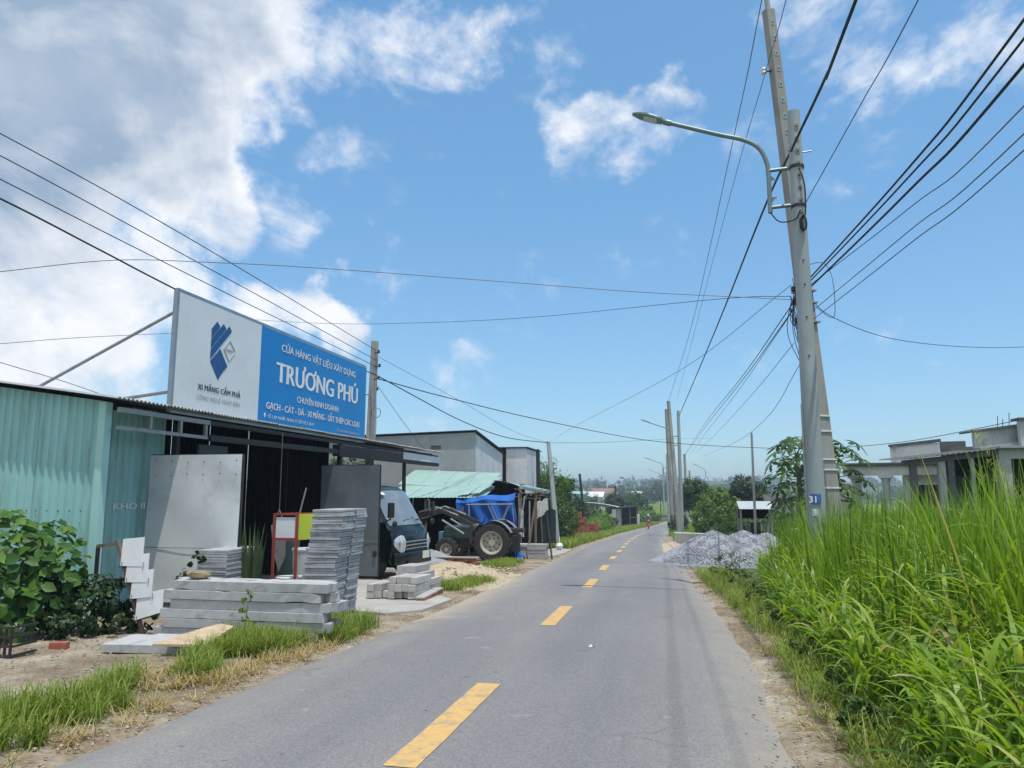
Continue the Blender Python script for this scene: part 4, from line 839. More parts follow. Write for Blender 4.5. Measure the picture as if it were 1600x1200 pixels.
# ================================================================== TRUCK
def wheel(parent, c, r, w, mt_rim='chrome_grey', axis='Y', lugs=0, rim_r=0.58, name='wheel'):
    rot = Matrix.Rotation(R(-90), 3, 'X') if axis == 'Y' else Matrix.Rotation(R(90), 3, 'Y')
    wo = MB().lathe([(r * rim_r, -w / 2), (r * 0.94, -w / 2), (r, -w * 0.36), (r, w * 0.36), (r * 0.94, w / 2), (r * rim_r, w / 2)], 36, (0, 0, 0), rot, False).build(name, M['tyre'], parent, smooth=True); wo.location = c
    if lugs:
        lg = MB()
        for i in range(lugs):
            for sgn in (-1, 1):
                a = 2 * math.pi * (i + 0.25 * sgn) / lugs; m = rot @ Matrix.Rotation(a, 3, 'Z')
                lg.box(m @ Vector((r * 1.005, 0, sgn * w * 0.22)), (0.05, 0.05, w * 0.5), m @ Matrix.Rotation(0.6 * sgn, 3, 'X'))
        lg.build('tread_lugs', M['tyre'], wo)
    rm = MB().lathe([(r * rim_r * 1.01, -w * 0.50), (r * rim_r * 1.01, -w * 0.46), (r * rim_r * 0.86, -w * 0.42), (r * rim_r * 0.80, -w * 0.18), (r * 0.18, -w * 0.26), (r * 0.16, -w * 0.36), (0.01, -w * 0.36)], 32, (0, 0, 0), rot, False).build('rim', M[mt_rim], wo, smooth=True)
    hb = MB()
    for i in range(6):
        a = i * math.pi / 3; p = rot @ Vector((r * 0.27 * math.cos(a), r * 0.27 * math.sin(a), -w * 0.28)); hb.blob(p, (0.022, 0.022, 0.022), 6, 4)
    for i in range(8):
        a = i * math.pi / 4 + 0.2; p = rot @ Vector((r * rim_r * 0.66 * math.cos(a), r * rim_r * 0.66 * math.sin(a), -w * 0.215)); hb.blob(p, (r * 0.045, r * 0.03, r * 0.045), 8, 4)
    hb.build('hub_bolts', M['dark_steel'], wo)['kind'] = 'stuff'
    # far side disc
    MB().lathe([(r * rim_r * 1.0, w * 0.40), (r * rim_r * 1.0, w * 0.44)], 24, (0, 0, 0), rot).build('inner_disc', M['dark_steel'], wo)
    return wo
def make_truck():
    t = thing('pickup_truck', 'dark green light truck parked nose out under the canopy', 'truck', (-5.83, 17.0, zg(16.9)), R(-9))
    HW = 0.86
    prof = [(-1.62, 0.42), (-1.62, 1.30), (-1.62, 2.02), (-1.55, 2.10), (-1.15, 2.135), (-0.86, 2.10), (-0.74, 2.03), (-0.60, 1.86), (-0.36, 1.50), (-0.20, 1.25), (-0.13, 1.16), (-0.05, 1.08), (0.0, 0.95), (0.015, 0.78), (0.0, 0.62), (-0.02, 0.50), (-0.10, 0.40)]
    def shape(x, z, s):
        e = abs(s); hw = HW * (1 - 0.085 * smoothstep(1.1, 2.1, z) - 0.03 * smoothstep(0.7, 0.4, z)); back = (0.05 * e ** 2 + 0.13 * e ** 7) * smoothstep(-1.0, -0.3, x)
        top = 0.03 * e ** 2 * smoothstep(1.8, 2.1, z) + 0.05 * e ** 8 * smoothstep(1.9, 2.1, z)
        return (x - back, s * hw, z - top)
    st = [-1, -0.985, -0.93, -0.8, -0.55, -0.25, 0, 0.25, 0.55, 0.8, 0.93, 0.985, 1]
    mb = MB(); vs = [shape(x, z, s) for s in st for x, z in prof]; n = len(prof)
    fs = [(i * n + j, i * n + (j + 1) % n, (i + 1) * n + (j + 1) % n, (i + 1) * n + j) for i in range(len(st) - 1) for j in range(n)]
    fs += [tuple(range(n)), tuple((len(st) - 1) * n + j for j in range(n - 1, -1, -1))]
    mb.add(vs, [tuple(reversed(f)) for f in fs]); cab = mb.build('cab', M['truck_paint'], t, smooth=True)
    def patch(name, z0, z1, s0, s1, mt, off, par, nu=10, nv=10, cur=0.0):
        def px(z):
            P = [p for p in prof[5:15]]
            for (xa, za), (xb, zb) in zip(P, P[1:]):
                if zb <= z <= za: return xa + (xb - xa) * (za - z) / (za - zb + 1e-9)
            return P[-1][0]
        mb = MB()
        def fn(u, v):
            z = z0 + (z1 - z0) * v; s = (s0 + (s1 - s0) * u) * (1 - cur * abs(2 * u - 1) ** 6 * v); p = shape(px(z), z, s); return (p[0] + off, p[1], p[2] + off * 0.4)
        mb.grid(nu, nv, fn); return mb.build(name, M[mt], par, smooth=True)
    patch('windshield', 1.20, 2.0, -0.93, 0.93, 'glass_dark', 0.012, t)
    patch('grille', 0.64, 0.86, -0.60, 0.60, 'truck_black', 0.014, t)
    for k, zz in enumerate((0.655, 0.735, 0.815)): MB().tube([(0.035 - 0.05 * s * s, s * 0.86, zz + 0.02 * (1 - s * s)) for s in np.linspace(-0.60, 0.60, 9)], 0.017, 6).build('grille_bar', M['chrome_grey'], t, smooth=True)
    for sg in (-1, 1):
        def hl(u, v, sg=sg):
            a = u * 2 * math.pi; rr = v; s = sg * (0.79 + 0.19 * rr * math.cos(a) - 0.03 * rr * math.sin(a)); z = 0.80 + rr * 0.19 * math.sin(a) * (1 - 0.25 * math.cos(a)) + 0.05 * rr * math.cos(a)
            p = shape(0.012 - 0.02 * smoothstep(0.8, 1.0, z), z, s); return (p[0] + 0.022 + 0.02 * (1 - rr * rr), p[1], p[2])
        h = MB().grid(20, 5, hl).build('headlight', M['lens'], t, smooth=True)
        p = shape(0.0, 0.8, sg * 0.82); MB().lathe([(0.072, 0), (0.06, -0.02), (0.01, -0.03)], 16, (p[0] + 0.046, p[1], p[2]), Matrix.Rotation(R(90), 3, 'Y')).build('reflector', M['chrome_grey'], h, smooth=True)
        # mirror on its arm
        a = (-0.36, sg * 0.84, 1.30); b = (-0.12, sg * 1.02, 1.36)
        m_ = MB().box((-0.10, sg * 1.04, 1.56), (0.07, 0.17, 0.34), rz3(0.25 * sg)).build('mirror', M['truck_black'], t, bevel=0.025); MB().tube([a, b, (-0.10, sg * 1.03, 1.45)], 0.016, 6).build('arm', M['truck_black'], m_)
        MB().blob((-0.06, sg * 0.93, 1.25), (0.05, 0.085, 0.075), 10, 7).build('round_mirror', M['truck_black'], m_, smooth=True)
        # side window, door seam, handle
        y = sg * (HW + 0.004)
        MB().prism([(-1.25, sg * 0.842, 1.28), (-0.42, sg * 0.846, 1.28), (-0.80, sg * 0.80, 1.90), (-1.25, sg * 0.80, 1.90)], (0, sg * 0.012, 0)).build('side_window', M['glass_dark'], t)
        d = MB(); 
        for q in (((-1.33, 0.55), (-1.33, 2.0)), ((-0.33, 0.55), (-0.33, 1.25)), ((-1.33, 0.55), (-0.33, 0.55))): d.bar((q[0][0], sg * 0.861, q[0][1]), (q[1][0], sg * (0.861 if q[1][1] < 1.5 else 0.79), q[1][1]), 0.012, 0.012)
        d.build('door_seam', M['truck_black'], t); MB().box((-1.2, sg * 0.875, 1.14), (0.15, 0.03, 0.035)).build('door_handle', M['chrome_grey'], t, bevel=0.008)
        wheel(t, (-0.72, sg * 0.74, 0.33), 0.33, 0.2)
        wheel(t, (-3.1, sg * 0.70, 0.33), 0.33, 0.2)
    # bumper, plate, wipers, panel line, badge
    bp = MB()
    def bf(u, v):
        s = -1.02 + 2.04 * u; a = v * 2 * math.pi; p = shape(0.0, 0.5, max(-1, min(1, s))); return (p[0] + 0.03 + 0.065 * math.copysign(abs(math.cos(a)) ** 0.4, math.cos(a)), s * HW * 0.985, 0.465 + 0.135 * math.copysign(abs(math.sin(a)) ** 0.4, math.sin(a)))
    bp.grid(16, 16, bf); bp.build('bumper', M['truck_paint'], t, smooth=True)
    MB().box((0.10, 0.0, 0.37), (0.02, 1.15, 0.09)).build('air_slot', M['truck_black'], t)
    MB().box((0.108, 0.30, 0.50), (0.012, 0.34, 0.17)).build('number_plate', M['plate'], t, bevel=0.004)
    for sg, y0 in ((1, -0.35), (1, 0.25)):
        MB().tube([(-0.19, y0 - 0.02, 1.20), (-0.225, y0 + 0.10, 1.30), (-0.24, y0 + 0.42, 1.325)], 0.012, 5).build('wiper', M['truck_black'], t)
    MB().box((-0.02, 0, 1.005), (0.03, 0.01, 0.12)).build('badge', M['chrome_grey'], t)
    MB().box((-0.42, 0.0, 0.30), (0.5, 0.5, 0.18)).build('axle', M['truck_black'], t)
    bed = MB().box((-2.75, 0, 0.92), (2.15, 1.68, 0.08)).build('load_bed', M['truck_black'], t)
    for sg in (-1, 1): MB().box((-2.75, sg * 0.84, 1.14), (2.15, 0.04, 0.38)).build('side_board', M['truck_paint'], bed)
    MB().box((-2.5, 0, 0.60), (2.8, 0.7, 0.16)).build('chassis', M['truck_black'], t)
    st_ = MB().box((-0.60, -0.60, 1.93), (0.01, 0.16, 0.09), Matrix.Rotation(-0.95, 3, 'Y')).build('sticker', M['letter_white'], t)
    # steering wheel and seats behind the glass
    MB().box((-1.25, 0, 1.1), (0.3, 1.5, 0.6)).build('seat', M['truck_black'], t, bevel=0.03)
make_truck()
# ================================================================== TRACTOR
def make_tractor():
    t = thing('tractor', 'old green front loader tractor parked before the blue tarp, nose to the left', 'tractor', (-6.2, 24.35, zg(24.3)), 0)
    wheel(t, (0.62, -0.52, 0.60), 0.60, 0.36, 'rim_cream', lugs=20, rim_r=0.62, name='rear_wheel'); wheel(t, (0.62, 0.60, 0.60), 0.60, 0.36, 'rim_cream', lugs=20, rim_r=0.62, name='rear_wheel')
    wheel(t, (-0.92, -0.52, 0.36), 0.36, 0.22, 'rim_cream', lugs=14, rim_r=0.55, name='front_wheel'); wheel(t, (-0.92, 0.56, 0.36), 0.36, 0.22, 'rim_cream', lugs=14, rim_r=0.55, name='front_wheel')
    MB().box((-0.55, 0, 0.88), (1.15, 0.46, 0.42)).build('engine_hood', M['tractor_green'], t, bevel=0.05)
    MB().box((-1.22, 0, 0.74), (0.14, 0.52, 0.34)).build('nose_guard', M['tractor_blue'], t, bevel=0.02)
    MB().box((0.0, 0, 0.55), (1.6, 0.36, 0.3)).build('gearbox', M['greasy_steel'], t, bevel=0.03)
    MB().box((0.66, 0, 0.62), (0.5, 0.8, 0.3)).build('axle_housing', M['greasy_steel'], t, bevel=0.04)
    MB().blob((0.02, -0.34, 1.0), (0.26, 0.13, 0.2), 12, 8).build('fuel_tank', M['tractor_green'], t, smooth=True)
    for sg in (-1, 1):
        f = MB(); f.grid(14, 3, lambda u, v: (0.62 + 0.70 * math.cos(R(25 + 125 * u)), sg * (0.34 + 0.36 * v), 0.62 + 0.69 * math.sin(R(25 + 125 * u)))); f.build('fender', M['steel_tube'], t, smooth=True)
        # loader boom: two bent arms
        ar = MB(); y = sg * 0.50
        ar.bar((-0.10, y, 1.18), (-1.15, y, 1.62), 0.07, 0.13); ar.bar((-1.15, y, 1.62), (-1.95, y, 1.42), 0.07, 0.13); a = ar.build('loader_arm', M['greasy_steel'], t, bevel=0.01)
        MB().tube([(-0.35, y, 0.86), (-1.10, y, 1.30)], 0.035, 8).build('lift_ram', M['steel_tube'], a); MB().tube([(-0.55, y, 1.45), (-1.30, y, 1.72), (-1.9, y, 1.55)], 0.03, 8).build('tilt_ram', M['steel_tube'], a)
        MB().bar((-0.10, y, 0.55), (-0.10, y, 1.25), 0.12, 0.09).build('boom_post', M['greasy_steel'], a, bevel=0.01)
        MB().tube([(-0.2, y, 1.26), (-1.1, y, 1.70)], 0.018, 6).build('hose', M['cable_black'], a)
    MB().bar((-1.9, -0.5, 1.44), (-1.9, 0.5, 1.44), 0.08, 0.08).build('cross_tube', M['greasy_steel'], t)
    MB().bar((-0.8, -0.5, 1.12), (-0.2, -0.5, 1.15), 0.03, 0.03).build('guard_bar', M['steel_tube'], t)
    MB().tube([(-1.62, -0.3, 1.45), (-1.62, -0.3, 1.95), (-1.68, -0.3, 1.97)], 0.035, 8).build('exhaust_pipe', M['steel_tube'], t)
    MB().box((-2.05, 0, 1.25), (0.12, 1.3, 0.5), Matrix.Rotation(0.4, 3, 'Y')).build('fork_plate', M['greasy_steel'], t, bevel=0.02)
    MB().box((1.22, 0, 0.72), (0.35, 0.7, 0.22)).build('rear_hitch', M['greasy_steel'], t, bevel=0.02)
    for zz in (0.92, 1.0): MB().box((1.28, -0.1, zz + 0.02), (0.62, 0.5, 0.05)).build('rear_plate', M['greasy_steel'], t)
    MB().box((1.33, -0.3, 0.55), (0.3, 0.12, 0.5)).build('drawbar', M['dark_steel'], t)
    MB().tube([(0.1, 0, 1.0), (0.25, 0, 1.4)], 0.02, 6).build('steering_column', M['dark_steel'], t)
    MB().box((0.75, 0, 1.25), (0.4, 0.42, 0.1)).build('seat', M['truck_black'], t, bevel=0.03)
make_tractor()
# blue tarp hung behind the tractor on a steel frame
def make_tarp():
    t = thing('blue_tarp', 'bright blue tarp draped from the lean-to roof behind the tractor', 'tarp', (-6.1, 25.4, zg(25.4)))
    def fn(u, v):
        x = -7.25 + 2.12 * u + 0.05 * math.sin(v * 5); sag = 0.10 * math.sin(u * math.pi) * v; top = 1.28 + 0.13 * u - 0.05 * math.sin(u * 9)
        z = zg(25.4) + 0.35 + (top - zg(25.4) - 0.35) * v
        y = 25.35 + 0.10 * math.sin(u * 8 + v * 2) * (1 - 0.4 * v) + 0.05 * math.sin(u * 21 + v * 7) + (0.10 * math.sin(v * 3.1))
        if v > 0.86: y += (v - 0.86) * 2.6 + 0.04 * math.sin(u * 16); z -= (v - 0.86) * 0.25 + sag
        return (x, y, z)
    MB().grid(48, 40, fn).build('sheet', M['tarp_blue'], t, smooth=True, world=True)
    o = MB().grid(16, 10, lambda u, v: (-5.25 + 0.42 * u + 0.05 * math.sin(v * 9), 24.75 + 0.5 * v + 0.06 * math.sin(u * 8), zg(25) + 0.03 + 0.34 * math.sin(u * 3.1) * math.sin(v * 3.1) ** 0.7 + 0.05 * math.sin(u * 17 + v * 13))).build('blue_bundle', M['tarp_blue'], smooth=True)
    tag(o, 'crumpled blue plastic bundle on the ground behind the tractor wheel', 'bundle')
    f = thing('steel_frame', 'pale steel tube frame with V-shaped bracing before the tarp', 'frame', (-6.0, 25.1, zg(25.1)))
    z1 = 0.93
    for nm, a, b, r in (('top_tube', (-6.80, 25.1, z1), (-5.16, 25.1, z1 + 0.02), 0.024), ('leg', (-6.72, 25.1, z1), (-6.70, 25.05, zg(25)), 0.028), ('leg', (-5.2, 25.15, z1), (-5.02, 25.1, zg(25) + 0.1), 0.016),
                        ('brace', (-6.05, 25.1, z1), (-5.68, 25.1, 0.15), 0.016), ('brace', (-5.95, 25.1, z1), (-5.62, 25.1, 0.28), 0.014), ('brace', (-5.32, 25.1, z1), (-5.66, 25.1, 0.12), 0.018), ('brace', (-5.27, 25.1, z1), (-5.60, 25.1, 0.2), 0.014)):
        MB().tube([a, b], r, 7).build(nm, M['steel_tube'], f, world=True)
    p = MB().bar((-7.02, 25.3, zg(25.3)), (-7.0, 25.3, 0.86), 0.06, 0.06).build('prop', M['timber']); tag(p, 'weathered timber prop left of the blue tarp', 'post')
make_tarp()
# ================================================================== HOUSE WITH GREEN LEAN-TO
def make_house():
    zb = zg(31)
    h = thing('grey_house', 'bare cement gable house with white sheet side, behind the tractor', 'house', (-10.0, 33, zb))
    # end wall facing the camera (with vent opening built as frame pieces), side wall, back
    X0, X1, Y0, Y1 = -15.5, -7.8, 30.0, 35.4
    w = MB(); tz = lambda x: 3.62 + 0.21 * (x - X0) / (X1 - X0)
    vx0, vx1, vz0, vz1 = -9.72, -9.28, 3.14, 3.30
    for (a, b, c, d) in ((X0, vx0, zb, None), (vx1, X1, zb, None)): w.prism([(a, Y0, c), (b, Y0, c), (b, Y0, tz(b)), (a, Y0, tz(a))], (0, 0.12, 0))
    w.prism([(vx0, Y0, zb), (vx1, Y0, zb), (vx1, Y0, vz0), (vx0, Y0, vz0)], (0, 0.12, 0)); w.prism([(vx0, Y0, vz1), (vx1, Y0, vz1), (vx1, Y0, tz(vx1)), (vx0, Y0, tz(vx0))], (0, 0.12, 0))
    wl = w.build('end_wall', M['cement_wall'], h, world=True)
    v = MB().box2((vx0, Y0 + 0.09, vz0), (vx1, Y0 + 0.11, vz1)).build('vent', M['shadow_window'], h, world=True)
    for k in range(3): MB().box2((vx0, Y0 + 0.03, vz0 + 0.03 + k * 0.05), (vx1, Y0 + 0.07, vz0 + 0.045 + k * 0.05)).build('slat', M['cement_wall'], v, world=True)
    for i in range(5):
        y0 = Y0 + 0.125 + i * 1.07; y1 = min(y0 + 1.06, Y1); mb = MB(); zt = lambda y: 3.80 - 0.115 * (y - Y0)
        n = 8; mb.add([(X1 - 0.01 + (0.012 if k % 2 else 0), y0 + (y1 - y0) * k / n, z) for k in range(n + 1) for z in (zb, zt(y0 + (y1 - y0) * k / n))], [(2 * k, 2 * k + 2, 2 * k + 3, 2 * k + 1) for k in range(n)]); mb.build('side_sheet', M['white_sheet'], h, world=True)
    for i in range(8):
        mb = MB(); xa = X0 - 0.2 + i * 1.0; xb = min(xa + 1.02, X1 + 0.16)
        z = lambda x, y: 3.68 + 0.21 * (x - X0) / (X1 - X0) - 0.112 * (y - Y0)
        corrug(mb, (xa, Y0 - 0.15, z(xa, Y0 - 0.15)), (xb - xa, 0, z(xb, 0) - z(xa, 0)), (0, Y1 - Y0 + 0.3, -0.112 * (Y1 - Y0 + 0.3)), (0, 0, 1), 0.12, 0.03, 'sin', seg=4); mb.build('roof_sheet', M['dark_roof'], h, world=True)
    pv = MB().tube([(-7.78 - 1.55, Y0 - 0.06, 1.85), (-9.33, Y0 - 0.06, 2.25), (-9.36, Y0 - 0.06, 2.27)], 0.03, 7).build('vent_pipe', M['ceramic_white'], h, world=True)
    # lean-to: green roof sheets falling towards the camera, gutter roll, posts, dark back
    lt = thing('lean_to', 'long lean-to shed with pale green sheet roof sheltering the tractor', 'shed', (-7.5, 26.5, zg(26.5)))
    def sheet(p0, p1, q1, q0, name='roof_sheet', mt='roof_green', pitch=0.12):
        p0, p1, q1, q0 = map(Vector, (p0, p1, q1, q0)); mb = MB(); n = max(2, int((p1 - p0).length / pitch)) * 4; vs = []
        for i in range(n + 1):
            u = i / n; h_ = 0.022 * (0.5 - 0.5 * math.cos(2 * math.pi * i / 4))
            for j in range(4):
                v_ = j / 3; a = (p0 + (p1 - p0) * u); b = (q0 + (q1 - q0) * u); vs.append(a + (b - a) * v_ + Vector((0, 0, h_)))
        mb.add(vs, [(i * 4 + j, (i + 1) * 4 + j, (i + 1) * 4 + j + 1, i * 4 + j + 1) for i in range(n) for j in range(3)]); return mb.build(name, M[mt], lt, world=True, smooth=True)
    # upper course (smooth, steep) and lower course (serrated eave)
    for i in range(4):
        a, b = -10.35 + i * 0.93, -10.35 + (i + 1) * 0.93 - 0.01
        def f(u, v, a=a, b=b): x = a + (b - a) * u; return (x + 0.25 * v * 0, 29.9 - 2.0 * v, 2.28 - 0.04 * (x + 10.3) - 0.62 * v + 0.05 * math.sin(v * 3.1))
        MB().grid(4, 6, f).build('roof_sheet', M['roof_green'], lt, world=True, smooth=True)
    for i in range(4):
        a, b = -10.2 + i * 0.95, -10.2 + (i + 1) * 0.95 - 0.008
        sheet((a, 28.1, 1.66 - 0.02 * i), (b, 28.1, 1.66 - 0.02 * (i + 1)), (b + 0.06, 25.6, 1.16), (a + 0.06, 25.6, 1.15))
    # two loose sheets lifted at the seam
    for k, dx in enumerate((0.0, 0.42)): sheet((-7.0 + dx, 28.0, 1.86 + 0.03 * k), (-6.62 + dx, 28.0, 1.88 + 0.03 * k), (-6.95 + dx, 25.75, 1.27 + 0.05 * k), (-7.3 + dx, 25.75, 1.25 + 0.05 * k), pitch=0.1)
    # right-hand roll of roof, running on along the road side
    for i in range(4):
        y0, y1 = 26.8 + i * 1.55, 26.8 + (i + 1) * 1.55 - 0.01
        MB().grid(6, 5, lambda u, v, y0=y0, y1=y1: (-6.35 + 1.15 * v + 0.12 * (y0 - 26.8) * 0, y0 + (y1 - y0) * u, 1.80 - 0.06 * (y0 + (y1 - y0) * u - 26.8) * 0.5 - 0.26 * v * v)).build('roof_sheet', M['roof_green'], lt, world=True, smooth=True)
    MB().tube([(-5.2, 26.8, 1.55), (-5.2, 33.0, 1.37)], 0.085, 10).build('gutter', M['roof_green'], lt, world=True, smooth=True)
    for px, py, zt in ((-10.1, 25.75, 1.1), (-8.5, 25.75, 1.1), (-7.05, 25.8, 1.15), (-5.25, 26.9, 1.5), (-5.2, 29.8, 1.42), (-5.2, 32.8, 1.35)): MB().bar((px, py, zg(py)), (px, py, zt), 0.08, 0.08).build('post', M['timber'], lt, world=True)
    MB().box2((-10.2, 29.3, zg(29)), (-6.3, 29.36, 1.8)).build('back_wall', M['painted_shade'], lt, world=True)
    MB().box2((-6.30, 27.2, zg(29)), (-6.24, 33, 1.7)).build('side_wall', M['painted_shade'], lt, world=True)
    MB().box2((-10.3, 25.9, zg(27)), (-10.24, 29.3, 1.1)).build('side_wall', M['painted_shade'], lt, world=True)
    MB().box2((-6.3, 33.0, zg(33)), (-5.1, 33.05, 1.3)).build('end_net', M['net_dark'], lt, world=True)
    # second white block behind
    b = thing('white_block', 'narrow white sheet building behind the green roofed lean-to', 'building', (-7.9, 38, zg(38)))
    MB().box2((-9.5, 36.6, zg(37)), (-8.05, 40, 3.42)).build('rear_wall', M['cement_wall'], b, world=True)
    MB().box2((-8.02, 36.6, zg(37)), (-7.76, 36.9, 3.40)).build('dark_bay', M['mouldy_concrete'], b, world=True)
    for i in range(3): MB().box2((-7.75 + i * 0.345, 36.0, zg(36)), (-7.75 + i * 0.345 + 0.34, 36.08, 3.50)).build('front_sheet', M['white_sheet'], b, world=True)
    MB().box2((-6.79, 36.1, zg(36)), (-6.71, 40, 3.46)).build('side_wall', M['white_sheet'], b, world=True)
    MB().box2((-9.6, 35.9, 3.51), (-6.65, 40.1, 3.56)).build('roof', M['dark_roof'], b, world=True)
make_house()
# clutter beside the lean-to: planks, pale cloth, low concrete bin
bn = thing('slab_bin', 'pile of grey concrete slabs at the end of the lean-to by the road', 'pile', (-4.75, 25.6, zg(25.6)))
for i in range(5):
    for j in range(2): 
        b = MB().box((0, 0, 0.05), (0.66, 0.46, 0.092)).build('slab', M['block_grey'], bn, bevel=0.008); b.location = (-0.33 + 0.69 * j + hsh(i, j) * 0.02, hsh(i, j, 3) * 0.02, 0.1 * i)
PL = [((-4.98, 25.7, 0.48), (-4.90, 25.9, 1.22), 0.05, 'steel_tube', 'thin grey tube standing upright in the slab pile'), ((-4.72, 25.5, -0.65), (-4.50, 25.9, 1.15), 0.06, 'timber', 'weathered plank leaning left over the slab pile'), ((-4.72, 25.8, -0.5), (-4.74, 25.95, 1.05), 0.06, 'steel_tube', 'pale upright post with a short cross-piece in the clutter'),
      ((-4.52, 25.9, -0.5), (-4.46, 25.9, 1.0), 0.045, 'timber', 'thin timber stick standing behind the leaning plank'), ((-4.28, 25.9, -0.4), (-4.36, 25.9, 1.2), 0.05, 'timber', 'timber stick holding the pale cloth'), ((-3.86, 25.3, zg(25.3)), (-4.16, 25.8, 1.1), 0.05, 'dark_steel', 'dark pole leaning at the road end of the lean-to'), ((-5.05, 25.6, -0.7), (-5.12, 25.9, 1.3), 0.05, 'timber', 'brown stick right beside the tarp')]
for a, b, w, mt, lb in PL: o = MB().bar(a, b, w, w * 0.7).build('prop', M[mt]); tag(o, lb, 'post', 'sticks and poles at the end of the lean-to')
o = MB().grid(12, 10, lambda u, v: (-4.42 + 0.36 * u + 0.05 * v * u, 25.62 + 0.05 * math.sin(u * 8 + v * 3), 1.02 + 0.13 * u - (0.60 - 0.22 * u) * v + 0.03 * math.sin(u * 10))).build('pale_cloth', M['cloth_pale'], smooth=True); tag(o, 'torn pale cloth hanging on a stick at the end of the lean-to', 'cloth')
o = MB().grid(10, 12, lambda u, v: (-5.06 + 0.16 * u, 25.72 + 0.04 * math.sin(u * 9 + v * 4), 0.8 - 0.9 * v - 0.1 * u)).build('white_rag', M['cloth_pale'], smooth=True); tag(o, 'narrow white rag hanging right of the blue tarp', 'cloth')
rb = thing('dry_branches', 'tangle of dead sticks lying on top of the end of the lean-to', 'branches', (-4.6, 26.0, 1.2))
for i in range(16):
    a = Vector((random.uniform(-0.75, 0.6), random.uniform(-0.2, 0.2), random.uniform(-0.12, 0.12))); d = Vector((random.uniform(-0.5, 0.5), random.uniform(-0.15, 0.15), random.uniform(-0.12, 0.3)))
    MB().tube([a, a + d * 0.5 + Vector((0, 0, 0.03)), a + d], 0.014, 5).build('stick', M['timber'], rb)
nt_ = MB().grid(8, 8, lambda u, v: (-4.35 + 0.5 * u, 26.2 + 0.04 * math.sin(u * 7), zg(26) + 0.5 + 1.3 * v * (1 - 0.12 * u))).build('shade_net', M['net_dark'], smooth=True); tag(nt_, 'dark green shade net at the road end of the lean-to', 'net')
o = thing('stone_jar', 'small white stone jar standing on the concrete beyond the lean-to', 'jar', (-4.62, 32.4, zg(32.4) + 0.03)); o.scale = (0.6, 0.6, 0.6); MB().lathe([(0.12, 0), (0.24, 0.1), (0.28, 0.25), (0.2, 0.42), (0.14, 0.46)], 16).build('body', M['ceramic_white'], o, smooth=True); MB().lathe([(0.05, 0.46), (0.06, 0.62), (0.02, 0.95)], 10).build('neck', M['ceramic_white'], o, smooth=True)
